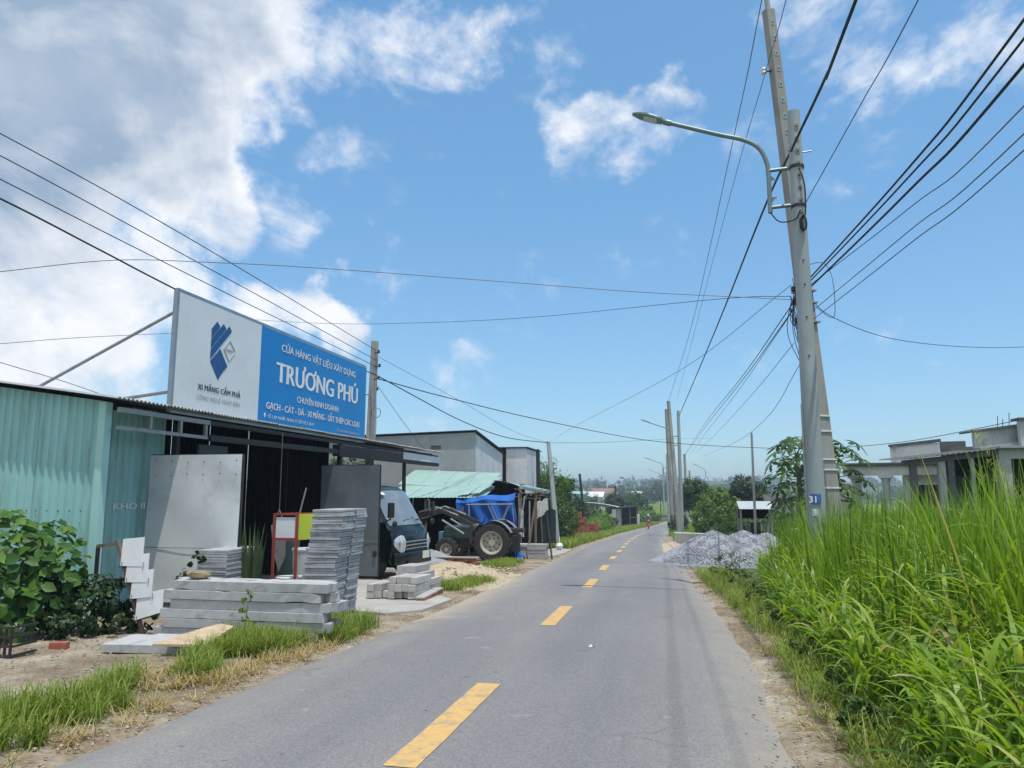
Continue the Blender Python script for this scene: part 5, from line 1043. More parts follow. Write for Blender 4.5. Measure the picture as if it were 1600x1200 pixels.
# ================================================================== POLES
def spline(pts, n=7):
    P = [Vector(p) for p in pts]; out = []
    for i in range(len(P) - 1):
        p0 = P[i - 1] if i > 0 else P[0] * 2 - P[1]; p1, p2 = P[i], P[i + 1]; p3 = P[i + 2] if i + 2 < len(P) else P[-1] * 2 - P[-2]
        for k in range(n):
            t = k / n; out.append(0.5 * ((2 * p1) + (p2 - p0) * t + (2 * p0 - 5 * p1 + 4 * p2 - p3) * t * t + (3 * p1 - p0 - 3 * p2 + p3) * t ** 3))
    out.append(P[-1]); return out
def light_pole(label, x, y, h, r0=0.155, r1=0.105, detail=True, arm=True, sgn=-1, hz=None, armL=1.0, plate=False):
    z = zg(y); t = thing('street_light_pole', label, 'light pole', (x, y, z))
    MB().tube([(0, 0, -0.1), (0, 0, h * 0.5), (0, 0, h)], [r0, (r0 + r1) / 2, r1], 20).build('shaft', M['pole_concrete'], t, smooth=True)
    if detail:
        hb = MB(); rr = random.Random(3)
        for i in range(9):
            zz = h - 0.35 - i * 0.24; hb.box((0.015, -r1 - 0.012 * (h - zz) / h - 0.004, zz), (0.075, 0.014, 0.10)); 
        hb.build('cast_recess', M['pole_old'], t)['kind'] = 'stuff'
        hd = MB()
        for i in range(9): hd.lathe([(0.018, 0), (0.016, 0.004)], 8, (0.015, -r1 - 0.012 * (0.35 + i * 0.24) / h - 0.012, h - 0.35 - i * 0.24), Matrix.Rotation(R(90), 3, 'X'))
        for zz in (6.0, 5.55, 4.95, 4.25): hd.lathe([(0.016, 0), (0.016, 0.01)], 8, (0.0, -(r0 + (r1 - r0) * zz / h) - 0.001, zz), Matrix.Rotation(R(90), 3, 'X'))
        hd.build('bolt_holes', M['dark_steel'], t)['kind'] = 'stuff'
        for zz in (7.82, 7.06): MB().lathe([(r1 + 0.022, -0.03), (r1 + 0.022, 0.03)], 20, (0, 0, zz)).build('clamp_band', M['dark_steel'], t, smooth=True)
        MB().tube([(0.05, 0, 8.1), (0.28, 0.0, 8.12)], 0.014, 6).build('bolt', M['steel_tube'], t)
        MB().tube(spline([(0.02, -0.14, 7.75), (0.09, -0.17, 7.4), (0.08, -0.16, 6.9), (0.02, -0.15, 6.75)], 5), 0.014, 5).build('loop_cable', M['cable_black'], t)
        cb = MB()
        for k in range(5): cb.tube([(0.03 + 0.06 * math.cos(a) * (1 - 0.1 * k), -0.16 - 0.012 * k, 6.68 + 0.14 * math.sin(a)) for a in np.linspace(0, 6.28, 14)], 0.013, 5)
        cb.build('coiled_cable', M['cable_black'], t)
        MB().tube(spline([(-0.5, 0, 6.98), (-0.35, -0.05, 6.78), (-0.1, -0.12, 6.78), (0.0, -0.15, 6.95)], 6), 0.012, 5).build('loop_cable', M['cable_black'], t)
        MB().tube([(r0 * -0.95, -0.05, 0), (-0.15, -0.05, 3.4)], 0.022, 7).build('conduit', M['steel_tube'], t)
    if arm:
        s = sgn; k = armL
        A = MB().tube(spline([(s * 0.50 * k, 0, 6.98), (s * 0.50 * k, 0, 7.7), (s * 0.53 * k, 0, 8.0), (s * 0.66 * k, 0, 8.28), (s * 0.93 * k, 0, 8.46), (s * 1.4 * k, 0, 8.62), (s * 2.30 * k, 0, 8.95)], 6), 0.042, 10).build('arm', M['lamp_paint'], t, smooth=True)
        for zz in (7.80, 7.08): MB().tube([(s * 0.50 * k, 0, zz), (s * 0.08, 0, zz + 0.02)], 0.036, 8).build('bracket', M['lamp_paint'], A, smooth=True)
        for zz, d in ((7.70, -0.1), (7.18, 0.1)): MB().prism([(s * 0.46 * k, 0.004, zz), (s * 0.46 * k, 0.004, zz + d), (s * 0.36 * k, 0.004, zz + d)] if s < 0 else [(s * 0.46 * k, 0.004, zz), (s * 0.36 * k, 0.004, zz + d), (s * 0.46 * k, 0.004, zz + d)], (0, -0.008, 0)).build('gusset', M['lamp_paint'], A)
        e = Vector((s * 2.30 * k, 0, 8.95)); d = Vector((s * 0.94, 0, 0.34)).normalized()
        hd = MB(); n = Vector((0, 0, 1)); prof = [(0.0, 0.045, 0.05), (0.10, 0.07, 0.065), (0.14, 0.11, 0.075), (0.42, 0.145, 0.075), (0.58, 0.12, 0.055), (0.72, 0.05, 0.025)]
        def hf(u, v):
            i = min(int(u * 5), 4); f = u * 5 - i; L_ = prof[i][0] + (prof[i + 1][0] - prof[i][0]) * f; w = prof[i][1] + (prof[i + 1][1] - prof[i][1]) * f; hh = prof[i][2] + (prof[i + 1][2] - prof[i][2]) * f
            a = v * 2 * math.pi; cx = math.copysign(abs(math.cos(a)) ** 0.6, math.cos(a)); sx = math.copysign(abs(math.sin(a)) ** 0.6, math.sin(a))
            return e + d * L_ + Vector((0, w * cx, 0)) + n * (hh * (0.9 * sx if sx > 0 else 0.45 * sx))
        hd.grid(15, 16, hf); H = hd.build('lamp_head', M['lamp_paint'], t, smooth=True)
        c = e + d * 0.36; MB().box(c + Vector((0, 0, -0.034)), (0.26, 0.2, 0.012), Matrix.Rotation(math.atan2(0.34, 0.94) * -s, 3, 'Y')).build('lens', M['white_plastic'], H)
        MB().tube([e - d * 0.06, e + d * 0.08], 0.058, 10).build('spigot_collar', M['lamp_paint'], H, smooth=True)
    if plate:
        p = MB().grid(6, 1, lambda u, v: (-(r0 + 0.006) * math.sin(R(-38 + 56 * (1 - u)) + 0.35), -(r0 + 0.006) * math.cos(R(-38 + 56 * (1 - u)) + 0.35), 1.66 + 0.17 * v)).build('number_plate', M['label_blue'], t)
        cu = bpy.data.curves.new('t', 'FONT'); cu.body = '31'; cu.size = 0.15; cu.offset = 0.004; ob = bpy.data.objects.new('t', cu); COL.objects.link(ob); bpy.context.view_layer.update()
        me = bpy.data.meshes.new_from_object(ob.evaluated_get(bpy.context.evaluated_depsgraph_get())); bpy.data.objects.remove(ob)
        o = obj('plate_digits', me, M['letter_white'], p); o.location = (-0.145, -r0 - 0.004, 1.69); o.rotation_euler = (R(90), 0, R(-16))
        MB().grid(4, 1, lambda u, v: (-(r0 + 0.004) * math.sin(R(-15 + 30 * (1 - u)) + 0.3), -(r0 + 0.004) * math.cos(R(-15 + 30 * (1 - u)) + 0.3), 1.46 + 0.12 * v)).build('paper_label', M['tile_white'], t)
    return t
light_pole('tall grey concrete street light pole with a curved teal lamp arm, nearest the camera', 2.53, 13.8, 8.92, 0.172, 0.112, plate=True)
light_pole('grey street light pole by the concrete slab, second along the road', 1.08, 60.2, 9.85, 0.17, 0.115, detail=False, armL=1.0)
light_pole('third street light pole along the road, behind the electricity poles', 0.15, 100, 9.6, 0.17, 0.12, detail=False, armL=1.0)
light_pole('fourth street light pole, seen between the far electricity poles', -0.6, 150, 9.6, 0.17, 0.12, detail=False, armL=1.0)
light_pole('small far street light above the bamboo bush', 6.35, 120, 7.1, 0.10, 0.07, detail=False, armL=0.7)
def elec_pole(label, base, top, w0=0.30, w1=0.19, mt='pole_old', recess=0, group=None, mast=False):
    b, t_ = Vector(base), Vector(top); t = thing('electricity_pole', label, 'electricity pole', base); d = t_ - b; L = d.length; zax = d / L; x = Vector((0, 1, 0)).cross(zax).normalized(); y = zax.cross(x)
    A = rz3(0.5); mb = MB(); vs = []
    for f, w in ((-0.02, w0), (1.0, w1)):
        for sx, sy in ((-1, -1), (-0.35, -1), (0.35, -1), (1, -1), (1, 1), (0.35, 1), (-0.35, 1), (-1, 1)):
            k = 0.72 if abs(sx) < 0.9 else 1.0; v = Vector((sx * 0.5 * w, sy * 0.42 * w, 0)); v = A @ v; vs.append(x * v.x + y * v.y + zax * (L * f))
    n = 8; mb.add(vs, [tuple(range(n - 1, -1, -1)), tuple(range(n, 2 * n))] + [(i, (i + 1) % n, n + (i + 1) % n, n + i) for i in range(n)]); mb.build('shaft', M[mt], t, bevel=0.02)
    if recess:
        rc = MB(); hl = MB()
        for i in range(recess):
            f = 1 - (0.35 + i * 0.36) / L; w = w0 + (w1 - w0) * f; v = A @ Vector((0.0, -0.42 * w - 0.002, 0)); c = x * v.x + y * v.y + zax * (L * f); m = Matrix((x, y, zax)).transposed() @ A
            rc.box(c, (w * 0.42, 0.012, 0.13), m); hl.box(c + m @ Vector((0, -0.006, 0)), (0.03, 0.012, 0.03), m)
            v2 = A @ Vector((-0.5 * w - 0.002, 0, 0)); 
        rc.build('cast_recess', M['pole_concrete'], t)['kind'] = 'stuff'; hl.build('bolt_holes', M['dark_steel'], t)['kind'] = 'stuff'
    if mast: MB().tube([zax * (L - 0.7), zax * (L + 1.2)], 0.055, 8).build('mast', M['pole_concrete'], t)
    return t
EP = elec_pole('leaning weathered concrete electricity pole behind the near street light pole', (3.22, 15.5, zg(15.5)), (2.45, 15.5, 11.70), 0.31, 0.21, recess=15, mast=True)
for zz, s in ((10.25, -0.22),): MB().tube([(-0.70 + 0.0, -0.05, zz + 0.55 - 0.0), (-0.95, -0.05, zz + 0.55)], 0.02, 6).build('insulator_pin', M['dark_steel'], EP); MB().lathe([(0.03, 0), (0.06, 0.03), (0.045, 0.08), (0.06, 0.11), (0.03, 0.16)], 12, (-0.93, -0.05, zz + 0.48)).build('insulator', M['ceramic_white'], EP, smooth=True)
for zz in (2.0, 2.35, 2.55, 3.1, 3.4): f = zz / 12.2; MB().box((-0.77 * f + 0.0, 0, zz), (0.33, 0.285, 0.022), rz3(0.5)).build('white_band', M['letter_white'], EP)
for zz in (5.95, 5.7, 5.3):
    f = zz / 12.2; MB().box((-0.77 * f - 0.0, 0, zz), (0.36, 0.33, 0.03), rz3(0.5)).build('band', M['steel_tube'], EP)
    for dx in (-0.22, -0.14): MB().lathe([(0.025, -0.06), (0.05, -0.03), (0.035, 0.0), (0.05, 0.03), (0.025, 0.06)], 10, (-0.77 * f + dx, -0.1, zz + 0.04)).build('insulator', M['dark_steel'], EP, smooth=True)
tg = MB(); rr = random.Random(12)
for k in range(16):
    a = Vector((2.66 + rr.uniform(-0.14, 0.1), 15.3 + rr.uniform(-0.1, 0.1), 5.3 + rr.uniform(-0.3, 0.5))); b = Vector((2.82 + rr.uniform(-0.12, 0.12), 15.3, 4.2 + rr.uniform(-0.5, 0.5))); m = (a + b) / 2 + Vector((rr.uniform(-0.22, 0.05), 0, rr.uniform(-0.1, 0.1)))
    tg.tube(spline([a, m, b], 5), 0.007, 4)
o = tg.build('cable_tangle', M['cable_black']); tag(o, 'tangle of thin black service cables hanging on the leaning electricity pole', 'cables')
EPS = [('weathered electricity pole left of the second street light, tallest of the far group', (0.86, 58.5, zg(58)), (0.33, 58.5, 8.35), 0.33, 0.22), ('electricity pole half hidden behind the tallest far pole', (0.40, 63, zg(63)), (0.16, 63, 8.2), 0.30, 0.22), ('slim electricity pole beyond the far group, above the round tree', (2.5, 100, zg(100)), (2.42, 100, 6.2), 0.32, 0.26), ('farthest slim electricity pole on the right', (4.2, 140, zg(130)), (4.18, 140, 5.1), 0.34, 0.28), ('short thick electricity pole behind the second street light', (1.05, 75, zg(75)), (0.95, 75, 1.9), 0.36, 0.3)]
for lb, b, t_, w0, w1 in EPS: elec_pole(lb, b, t_, w0, w1)
LPs = [('old concrete electricity pole standing behind the billboard', (-9.22, 22, zg(22)), (-9.06, 22, 6.18), 0.29, 0.22, 'pole_old'), ('pale concrete pole at the end of the lean-to', (-5.22, 36, zg(36)), (-5.63, 36, 3.82), 0.25, 0.16, 'pole_concrete'), ('thin dark pole behind the white sheet building', (-6.35, 37.5, zg(37)), (-6.42, 37.5, 3.52), 0.2, 0.17, 'dark_steel'), ('dark timber pole by the orange brick pile', (-7.92, 74, zg(74)), (-8.45, 74, 3.1), 0.24, 0.2, 'dark_steel'), ('small far dark pole above the shack roof', (-7.4, 112, zg(112)), (-7.5, 112, 2.2), 0.24, 0.2, 'dark_steel')]
for i, (lb, b, t_, w0, w1, mt) in enumerate(LPs):
    e = elec_pole(lb, b, t_, w0, w1, mt)
    if i == 0:
        for zz, dx in ((6.55, 0.22), (6.1, 0.26), (5.7, 0.24), (5.2, -0.25), (5.35, 0.2)):
            MB().tube([(0.12, -0.05, zz), (0.12 + dx, -0.12, zz)], 0.015, 5).build('insulator_pin', M['dark_steel'], e); MB().lathe([(0.02, -0.05), (0.05, -0.02), (0.03, 0.0), (0.05, 0.03), (0.02, 0.06)], 10, (0.12 + dx, -0.12, zz + 0.02)).build('insulator', M['dark_steel'], e, smooth=True)
        for dx in (0.18, 0.24, 0.30): MB().tube(spline([(dx, -0.2, 5.6), (dx + 0.05, -0.22, 4.2), (dx - 0.02, -0.2, 2.6), (dx - 0.03, -0.2, 0.4)], 4), 0.018, 5).build('down_cable', M['steel_tube'], e)
        MB().tube([(0.33 + 0.16 * math.cos(a), -0.2, 4.6 + 0.16 * math.sin(a)) for a in np.linspace(0, 6.28, 16)], 0.01, 4).build('cable_loop', M['cable_black'], e)
o = MB().tube([(3.27, 30, zg(30)), (3.29, 30, 3.64)], [0.055, 0.04], 8).build('antenna_pole', M['steel_tube'], smooth=True); tag(o, 'thin straight steel pole rising behind the gravel heap', 'pole')
# ================================================================== WIRES
WG = 'overhead wires'
WIRES = [
 ('thick black cable passing over the near street light pole', 0.026, 'cable_black', [(2.6, -25, 8.6), (2.5, -8, 7.6), (2.45, 9.0, 7.37), (2.55, 11.2, 7.63), (2.44, 13.7, 7.64), (2.31, 17.0, 7.66), (2.0, 29.0, 7.5), (1.14, 60, 7.3)]),
 ('high dark wire left of the leaning pole, running up out of the picture', 0.016, 'cable_grey', [(2.3, -20, 12.2), (2.3, 0, 11.9), (2.34, 15.6, 12.0), (2.25, 21.0, 11.75), (1.6, 40.0, 10.3), (0.37, 58.4, 8.4)]),
 ('thin wire held by the white insulator of the leaning pole', 0.011, 'cable_grey', [(2.1, -20, 9.6), (2.15, 4, 9.2), (2.19, 12.0, 9.52), (2.31, 15.45, 10.2), (2.1, 25.0, 10.3), (1.0, 60, 8.6)]),
 ('thin wire rising right from the near street light pole', 0.011, 'cable_grey', [(3.1, -20, 7.8), (3.0, 0, 7.0), (2.97, 8.5, 6.94), (2.92, 10.8, 6.95), (2.65, 13.8, 6.63)]),
 ('uppermost of the three heavy black wires at the upper right', 0.017, 'cable_black', [(3.3, -20, 6.6), (3.3, -4, 5.9), (3.31, 7.0, 5.65), (3.28, 10.2, 5.66), (2.8, 15.4, 5.49)]),
 ('middle one of the three heavy black wires at the upper right', 0.015, 'cable_black', [(3.3, -20, 6.4), (3.3, -4, 5.7), (3.29, 7.0, 5.46), (3.26, 10.2, 5.52), (2.8, 15.4, 5.43)]),
 ('lowest of the three heavy black wires at the upper right', 0.019, 'cable_black', [(3.3, -20, 6.1), (3.3, -4, 5.4), (3.27, 7.0, 5.21), (3.24, 10.2, 5.32), (2.8, 15.4, 5.32)]),
 ('thin wire just below the three heavy black wires', 0.010, 'cable_grey', [(3.2, -20, 5.6), (3.2, -4, 4.8), (3.24, 7.0, 4.82), (3.26, 10.3, 5.12), (2.8, 15.4, 5.40)]),
 ('upper wire of the lower pair at the right edge', 0.010, 'cable_grey', [(3.2, -20, 5.4), (3.2, -4, 4.5), (3.21, 7.0, 4.55), (3.23, 10.3, 4.80), (2.8, 15.4, 4.84)]),
 ('lower wire of the lower pair at the right edge', 0.010, 'cable_grey', [(3.2, -20, 5.2), (3.2, -4, 4.3), (3.2, 7.0, 4.4), (3.22, 10.3, 4.62), (2.8, 15.4, 4.67)]),
 ('sagging wire from the leaning pole towards the right edge above the old house', 0.012, 'cable_grey', [(2.8, 15.4, 5.52), (3.5, 16.2, 5.02), (5.8, 19.0, 4.95), (9.99, 23.0, 5.42), (16, 28, 6.6)]),
 ('upper wire crossing the sky from the left edge to the leaning pole', 0.011, 'cable_grey', [(2.58, 15.4, 5.23), (-0.42, 15.2, 5.50), (-3.0, 14.5, 5.66), (-6.65, 13.2, 5.80), (-8.53, 12.4, 5.79), (-10.0, 11.6, 5.68), (-11.48, 10.6, 5.25), (-13.38, 9.0, 4.5)]),
 ('lower wire crossing the sky, passing above the electricity pole behind the billboard', 0.011, 'cable_grey', [(2.58, 15.4, 5.3), (1.2, 16.6, 5.62), (-3.58, 21.0, 6.48), (-7.81, 23.0, 6.95), (-12.51, 25.0, 7.6), (-19.34, 27.0, 8.7)]),
 ('uppermost of the wires above the billboard', 0.011, 'cable_black', [(-9.0, 22.0, 5.86), (-9.5, 13.3, 6.55), (-10.24, 9.2, 7.04), (-11.03, 7.0, 7.37), (-12.5, 2, 8.2)]),
 ('second wire from the top above the billboard', 0.011, 'cable_black', [(-9.0, 22.0, 5.55), (-9.5, 13.3, 6.15), (-10.19, 9.2, 6.66), (-10.97, 7.0, 7.04), (-12.5, 2, 7.9)]),
 ('third wire from the top above the billboard', 0.011, 'cable_black', [(-9.0, 22.0, 5.34), (-9.5, 13.3, 5.80), (-10.14, 9.2, 6.26), (-10.92, 7.0, 6.71), (-12.5, 2, 7.6)]),
 ('thick black cable meeting the top left corner of the billboard', 0.019, 'cable_black', [(-8.99, 22.0, 5.07), (-9.3, 16.0, 5.17), (-9.52, 12.9, 5.39), (-9.78, 10.9, 5.66), (-10.11, 9.2, 5.94), (-10.86, 7.0, 6.35), (-12.4, 2, 7.3)]),
 ('thin wire running level to the billboard from the left edge', 0.009, 'cable_grey', [(-11.88, 16.0, 5.3), (-12.45, 13.5, 4.69), (-12.82, 12.0, 4.28), (-13.3, 10.0, 3.76), (-14, 7, 3.2)]),
 ('thin wire slanting down to the teal shop roof at the left edge', 0.009, 'cable_grey', [(-9.97, 12.0, 3.06), (-9.86, 10.5, 3.22), (-9.79, 9.2, 3.32), (-9.58, 8.0, 3.42), (-9.2, 3, 4.2)]),
 ('upper thin wire from the pole behind the billboard to the pole by the lean-to', 0.010, 'cable_grey', [(-8.92, 22.0, 5.65), (-7.58, 27.0, 4.78), (-6.63, 32.0, 4.05), (-5.62, 36.0, 3.74)]),
 ('thick black cable from the pole behind the billboard to the pole by the lean-to', 0.02, 'cable_black', [(-8.99, 22.0, 5.07), (-8.34, 24.0, 4.6), (-7.72, 27.5, 4.10), (-6.81, 31.5, 3.72), (-5.62, 36.0, 3.74)]),
 ('long dark wire crossing the road low down from the billboard pole to the right', 0.02, 'cable_black', [(-8.9, 22.0, 4.94), (-7.79, 26.0, 4.80), (-5.51, 34.0, 4.65), (-0.74, 46.0, 4.42), (5.68, 50.0, 4.16), (9.91, 48.0, 4.0), (13.04, 44.0, 4.1), (15.36, 36.0, 4.5)]),
 ('thin level wire from the pole by the lean-to across to the far poles', 0.014, 'cable_grey', [(-5.62, 36.0, 3.74), (-3.31, 44.0, 4.25), (0.19, 60.0, 5.47), (4.0, 70, 6.2)]),
 ('thin wire falling left from the leaning pole to the far left side', 0.010, 'cable_grey', [(2.61, 15.5, 5.56), (0.48, 24.0, 5.2), (-4.49, 38.0, 4.74), (-9.21, 60.0, 5.4)]),
 ('short stay wire slanting down right of the billboard', 0.012, 'cable_grey', [(-8.98, 22.0, 4.78), (-8.35, 22.5, 3.75), (-7.74, 23.0, 2.80)]),
 ('uppermost dark wire running from the leaning pole to the far poles', 0.013, 'cable_black', [(2.61, 15.5, 5.16), (2.62, 26.0, 5.25), (2.53, 50.0, 5.7), (2.45, 100.0, 6.1)]),
 ('second dark wire running from the leaning pole to the far poles', 0.013, 'cable_black', [(2.61, 15.5, 5.03), (2.62, 26.0, 5.12), (2.52, 50.0, 5.45), (2.45, 100.0, 5.95)]),
 ('third wire running from the leaning pole to the far poles', 0.011, 'cable_grey', [(2.53, 15.5, 4.9), (2.41, 26.0, 4.68), (2.35, 50.0, 4.81), (2.87, 100.0, 5.72)]),
 ('fourth, lower wire running from the leaning pole to the far poles', 0.010, 'cable_grey', [(2.6, 15.5, 4.35), (2.71, 25.0, 4.40), (2.9, 50.0, 4.75), (3.1, 90.0, 5.51)]),
 ('lowest wire sagging from the leaning pole above the shelter', 0.010, 'cable_grey', [(2.68, 15.5, 3.9), (2.89, 22.0, 3.51), (3.06, 34.0, 3.55), (2.95, 60.0, 4.13)]),
 ('loose wire end dangling right of the near street light pole', 0.009, 'cable_grey', [(2.7, 14.9, 5.75), (2.9, 14.0, 5.55), (2.97, 13.6, 5.2), (2.98, 13.5, 4.7), (2.95, 13.6, 4.42), (2.86, 14.4, 4.8), (2.75, 15.2, 5.3)]),
]
for lb, r, mt, pts in WIRES:
    r *= 0.68 if mt == 'cable_grey' else 0.88
    o = MB().tube(spline(pts, 8), r, 5).build('overhead_wire', M[mt], smooth=True); tag(o, lb, 'wire', WG)
# ================================================================== RIGHT SIDE
def gravel():
    pk = [(1.48, 26.2, 2.5, 1.02), (2.50, 26.5, 2.5, 1.02), (3.25, 26.6, 2.4, 0.98), (2.1, 26.0, 2.2, 0.88)]
    o = mound('gravel_heap', 2.15, 25.4, 2.65, 3.0, 1.0, M['gravel'], 6, pk, n=70, rough=0.03)
    tag(o, 'big pale grey gravel heap with two peaks at the right verge', 'gravel heap', kind='stuff')
    # loose stones over the heap and its toe, joined
    n = 16000; a = rng.uniform(0, 6.28, n); r = np.sqrt(rng.uniform(0, 1, n)); x = 2.15 + 2.75 * r * np.cos(a); y = 25.4 + 3.1 * r * np.sin(a); x[:900] = rng.normal(0.35, 0.5, 900); y[:900] = rng.normal(24.6, 1.3, 900)
    z = np.zeros(n)
    for px, py, pr, ph in pk: z = np.maximum(z, ph * np.maximum(0, 1 - np.hypot(x - px, y - py) / pr))
    z = z * (1 - np.minimum(1, np.hypot((x - 2.15) / 2.65, (y - 25.4) / 3.0)) ** 6) - 0.035 * y; s = rng.uniform(0.008, 0.026, n)
    d = rng.normal(size=(n, 6, 3)) * 0.25; oct_ = np.array([[1, 0, 0], [-1, 0, 0], [0, 1, 0], [0, -1, 0], [0, 0, 1], [0, 0, -1]])[None]
    V = (np.stack([x, y, z], 1)[:, None, :] + (oct_ + d) * s[:, None, None]).reshape(-1, 3); f = np.array([[0, 2, 4], [2, 1, 4], [1, 3, 4], [3, 0, 4], [2, 0, 5], [1, 2, 5], [3, 1, 5], [0, 3, 5]])
    F = ((np.arange(n) * 6)[:, None, None] + f[None]).reshape(-1, 3)
    o = obj('loose_stones', np_mesh('loose_stones', V, F, rng.uniform(0, 1, n * 6), M['gravel_stone']), M['gravel_stone']); tag(o, 'loose crushed stones scattered over the gravel heap', 'stones', kind='stuff')
gravel()
o = MB().box((0, 0, 0), (1.65, 0.32, 0.50)).build('concrete_beam', M['precast'], bevel=0.02); o.location = (1.15, 42.4, zg(42.4) + 0.36); o.rotation_euler = (0.1, 0.03, 0.08); tag(o, 'short thick concrete beam lying by the road left of the gravel heap', 'beam')
# small shelter with white tin roof
sh = thing('roadside_shelter', 'small open shelter with white tin roof behind the gravel heap', 'shelter', (4.0, 33, zg(33)))
for i in range(4):
    a = 2.88 + 0.345 * i; mb = MB(); corrug(mb, (a, 31.9, 0.66), (0.345, 0, 0), (0.03, 1.5, 0.30), (0, -0.1, 1), 0.115, 0.02, 'sin', seg=4); mb.build('roof_sheet', M['grey_tarp_roof'], sh, world=True)
MB().box2((2.95, 33.2, 0.25), (4.2, 33.25, 0.85)).build('back_board', M['painted_shade'], sh, world=True)
for x, y in ((2.95, 32.1), (4.15, 32.1), (2.95, 33.3), (4.15, 33.3)): MB().bar((x, y, zg(33)), (x, y, 0.64), 0.08, 0.08).build('post', M['cement_wall'], sh, world=True)
MB().box2((3.40, 32.9, zg(33)), (3.80, 33.15, 0.1)).build('counter', M['dark_steel'], sh, world=True)
# old dark-roofed hut behind the papaya
hu = thing('old_hut', 'low old hut with a dark tiled roof behind the papaya tree', 'hut', (7.9, 46, zg(46)))
MB().box2((5.8, 45, zg(46)), (10.0, 49, 0.3)).build('wall', M['mouldy_concrete'], hu, world=True)
for i in range(6): MB().prism([(5.6 + i * 0.77, 44.5, 0.15), (5.6 + (i + 1) * 0.77 - 0.01, 44.5, 0.15), (5.6 + (i + 1) * 0.77 - 0.01, 47, 1.15), (5.6 + i * 0.77, 47, 1.15)], (0, 0.03, 0.06)).build('roof_panel', M['dark_roof'], hu, world=True)
MB().box2((5.8, 47, zg(46)), (10.0, 47.1, 1.1)).build('gable', M['mouldy_concrete'], hu, world=True)
# low white marker posts in the grass, and fence wire posts
for i, (x, y, h, lb) in enumerate(((4.05, 26.0, 1.05, 'short white concrete marker post in the grass right of the gravel heap'), (5.1, 31, 1.2, 'white fence post behind the marker post'))):
    t = thing('marker_post', lb, 'post', (x, y, zg(y))); MB().box((0, 0, h / 2), (0.22, 0.22, h)).build('shaft', M['old_white_wall'], t, bevel=0.012); MB().box((0, 0, h + 0.02), (0.26, 0.26, 0.05)).build('cap', M['old_white_wall'], t, bevel=0.01)
# ------------------------------------------------------------------ abandoned houses on the right
def white_house():
    zb = zg(34) + 0.1
    h = thing('white_house', 'abandoned white house with a columned porch behind the tall grass', 'house', (8.75, 30.6, zb))
    P = lambda x, y: (x, y)
    bz0, bz1 = 1.98, 2.36
    MB().box2((6.75, 30.0, bz0), (10.35, 30.28, bz1)).build('porch_beam', M['old_white_wall'], h, world=True, bevel=0.01)
    MB().box2((6.78, 30.285, bz0 + 0.02), (7.05, 34.5, bz1 - 0.005)).build('porch_beam', M['old_white_wall'], h, world=True)
    MB().box2((6.62, 29.85, bz1), (10.45, 34.6, bz1 + 0.09)).build('porch_slab', M['mouldy_concrete'], h, world=True, bevel=0.01)
    for x, y in ((7.15, 30.14), (8.2, 30.14), (10.2, 30.14), (6.9, 34.3)):
        c = MB().lathe([(0.17, zb), (0.15, zb + 0.15), (0.125, 0.4), (0.13, 1.7), (0.17, 1.82), (0.20, 1.93), (0.20, bz0)], 16, (x, y, 0)).build('column', M['old_white_wall'], h, world=True, smooth=True)
        MB().box2((x - 0.24, y - 0.22, bz0 - 0.10), (x + 0.24, y + 0.22, bz0 + 0.0)).build('capital', M['old_white_wall'], c, world=True)
    # body with door recess
    MB().box2((8.75, 30.29, zb), (9.18, 30.45, bz0)).build('wall', M['old_white_wall'], h, world=True)
    MB().box2((9.98, 30.29, zb), (10.9, 30.45, bz0)).build('wall', M['old_white_wall'], h, world=True)
    MB().box2((9.18, 30.29, 1.62), (9.98, 30.45, bz0)).build('wall', M['old_white_wall'], h, world=True)
    MB().box2((8.75, 30.45, zb), (8.95, 36, bz0)).build('side_wall', M['old_white_wall'], h, world=True)
    d = MB().box2((9.18, 30.40, zb), (9.98, 30.43, 1.62)).build('door', M['door_iron'], h, world=True)
    for i in range(7): MB().bar((9.22 + i * 0.12, 30.37, zb), (9.22 + i * 0.12, 30.37, 1.6), 0.02, 0.02).build('bar', M['steel_tube'], d, world=True)
    for i in range(6): MB().bar((9.2, 30.36, 0.1 + i * 0.27), (9.96, 30.36, 0.1 + i * 0.27), 0.02, 0.02).build('bar', M['dark_steel'], d, world=True)
    for a, b in (((9.14, zb), (9.14, 1.66)), ((10.02, zb), (10.02, 1.66)), ((9.12, 1.66), (10.04, 1.66))): MB().bar((a[0], 30.27, a[1]), (b[0], 30.27, b[1]), 0.08, 0.06).build('door_frame', M['old_white_wall'], d, world=True)
    # roof parapet block with moulded panel
    MB().box2((8.60, 30.3, bz1 + 0.1), (10.05, 30.5, 3.16)).build('parapet', M['old_white_wall'], h, world=True)
    MB().box2((8.40, 30.42, bz1 + 0.1), (8.62, 36, 3.06)).build('parapet', M['old_white_wall'], h, world=True)
    MB().prism([(8.36, 30.2, 3.06), (10.1, 30.2, 3.20), (10.1, 30.2, 3.30), (8.36, 30.2, 3.13)], (0, 0.35, 0)).build('parapet_cap', M['mouldy_concrete'], h, world=True)
    MB().box2((8.75, 30.27, 2.60), (9.85, 30.298, 3.02)).build('moulded_panel', M['old_white_wall'], h, world=True, bevel=0.008)
    MB().box2((10.05, 30.9, bz1 + 0.1), (12.6, 36, 3.02)).build('rear_parapet', M['mouldy_concrete'], h, world=True); MB().box2((10.06, 31.2, 3.02), (10.9, 34, 3.25)).build('tank_block', M['mouldy_concrete'], h, world=True)
    MB().box2((8.9, 35.8, zb), (12.6, 36, 2.3)).build('back_wall', M['old_white_wall'], h, world=True)
    h.rotation_euler.z = R(-18)
white_house()
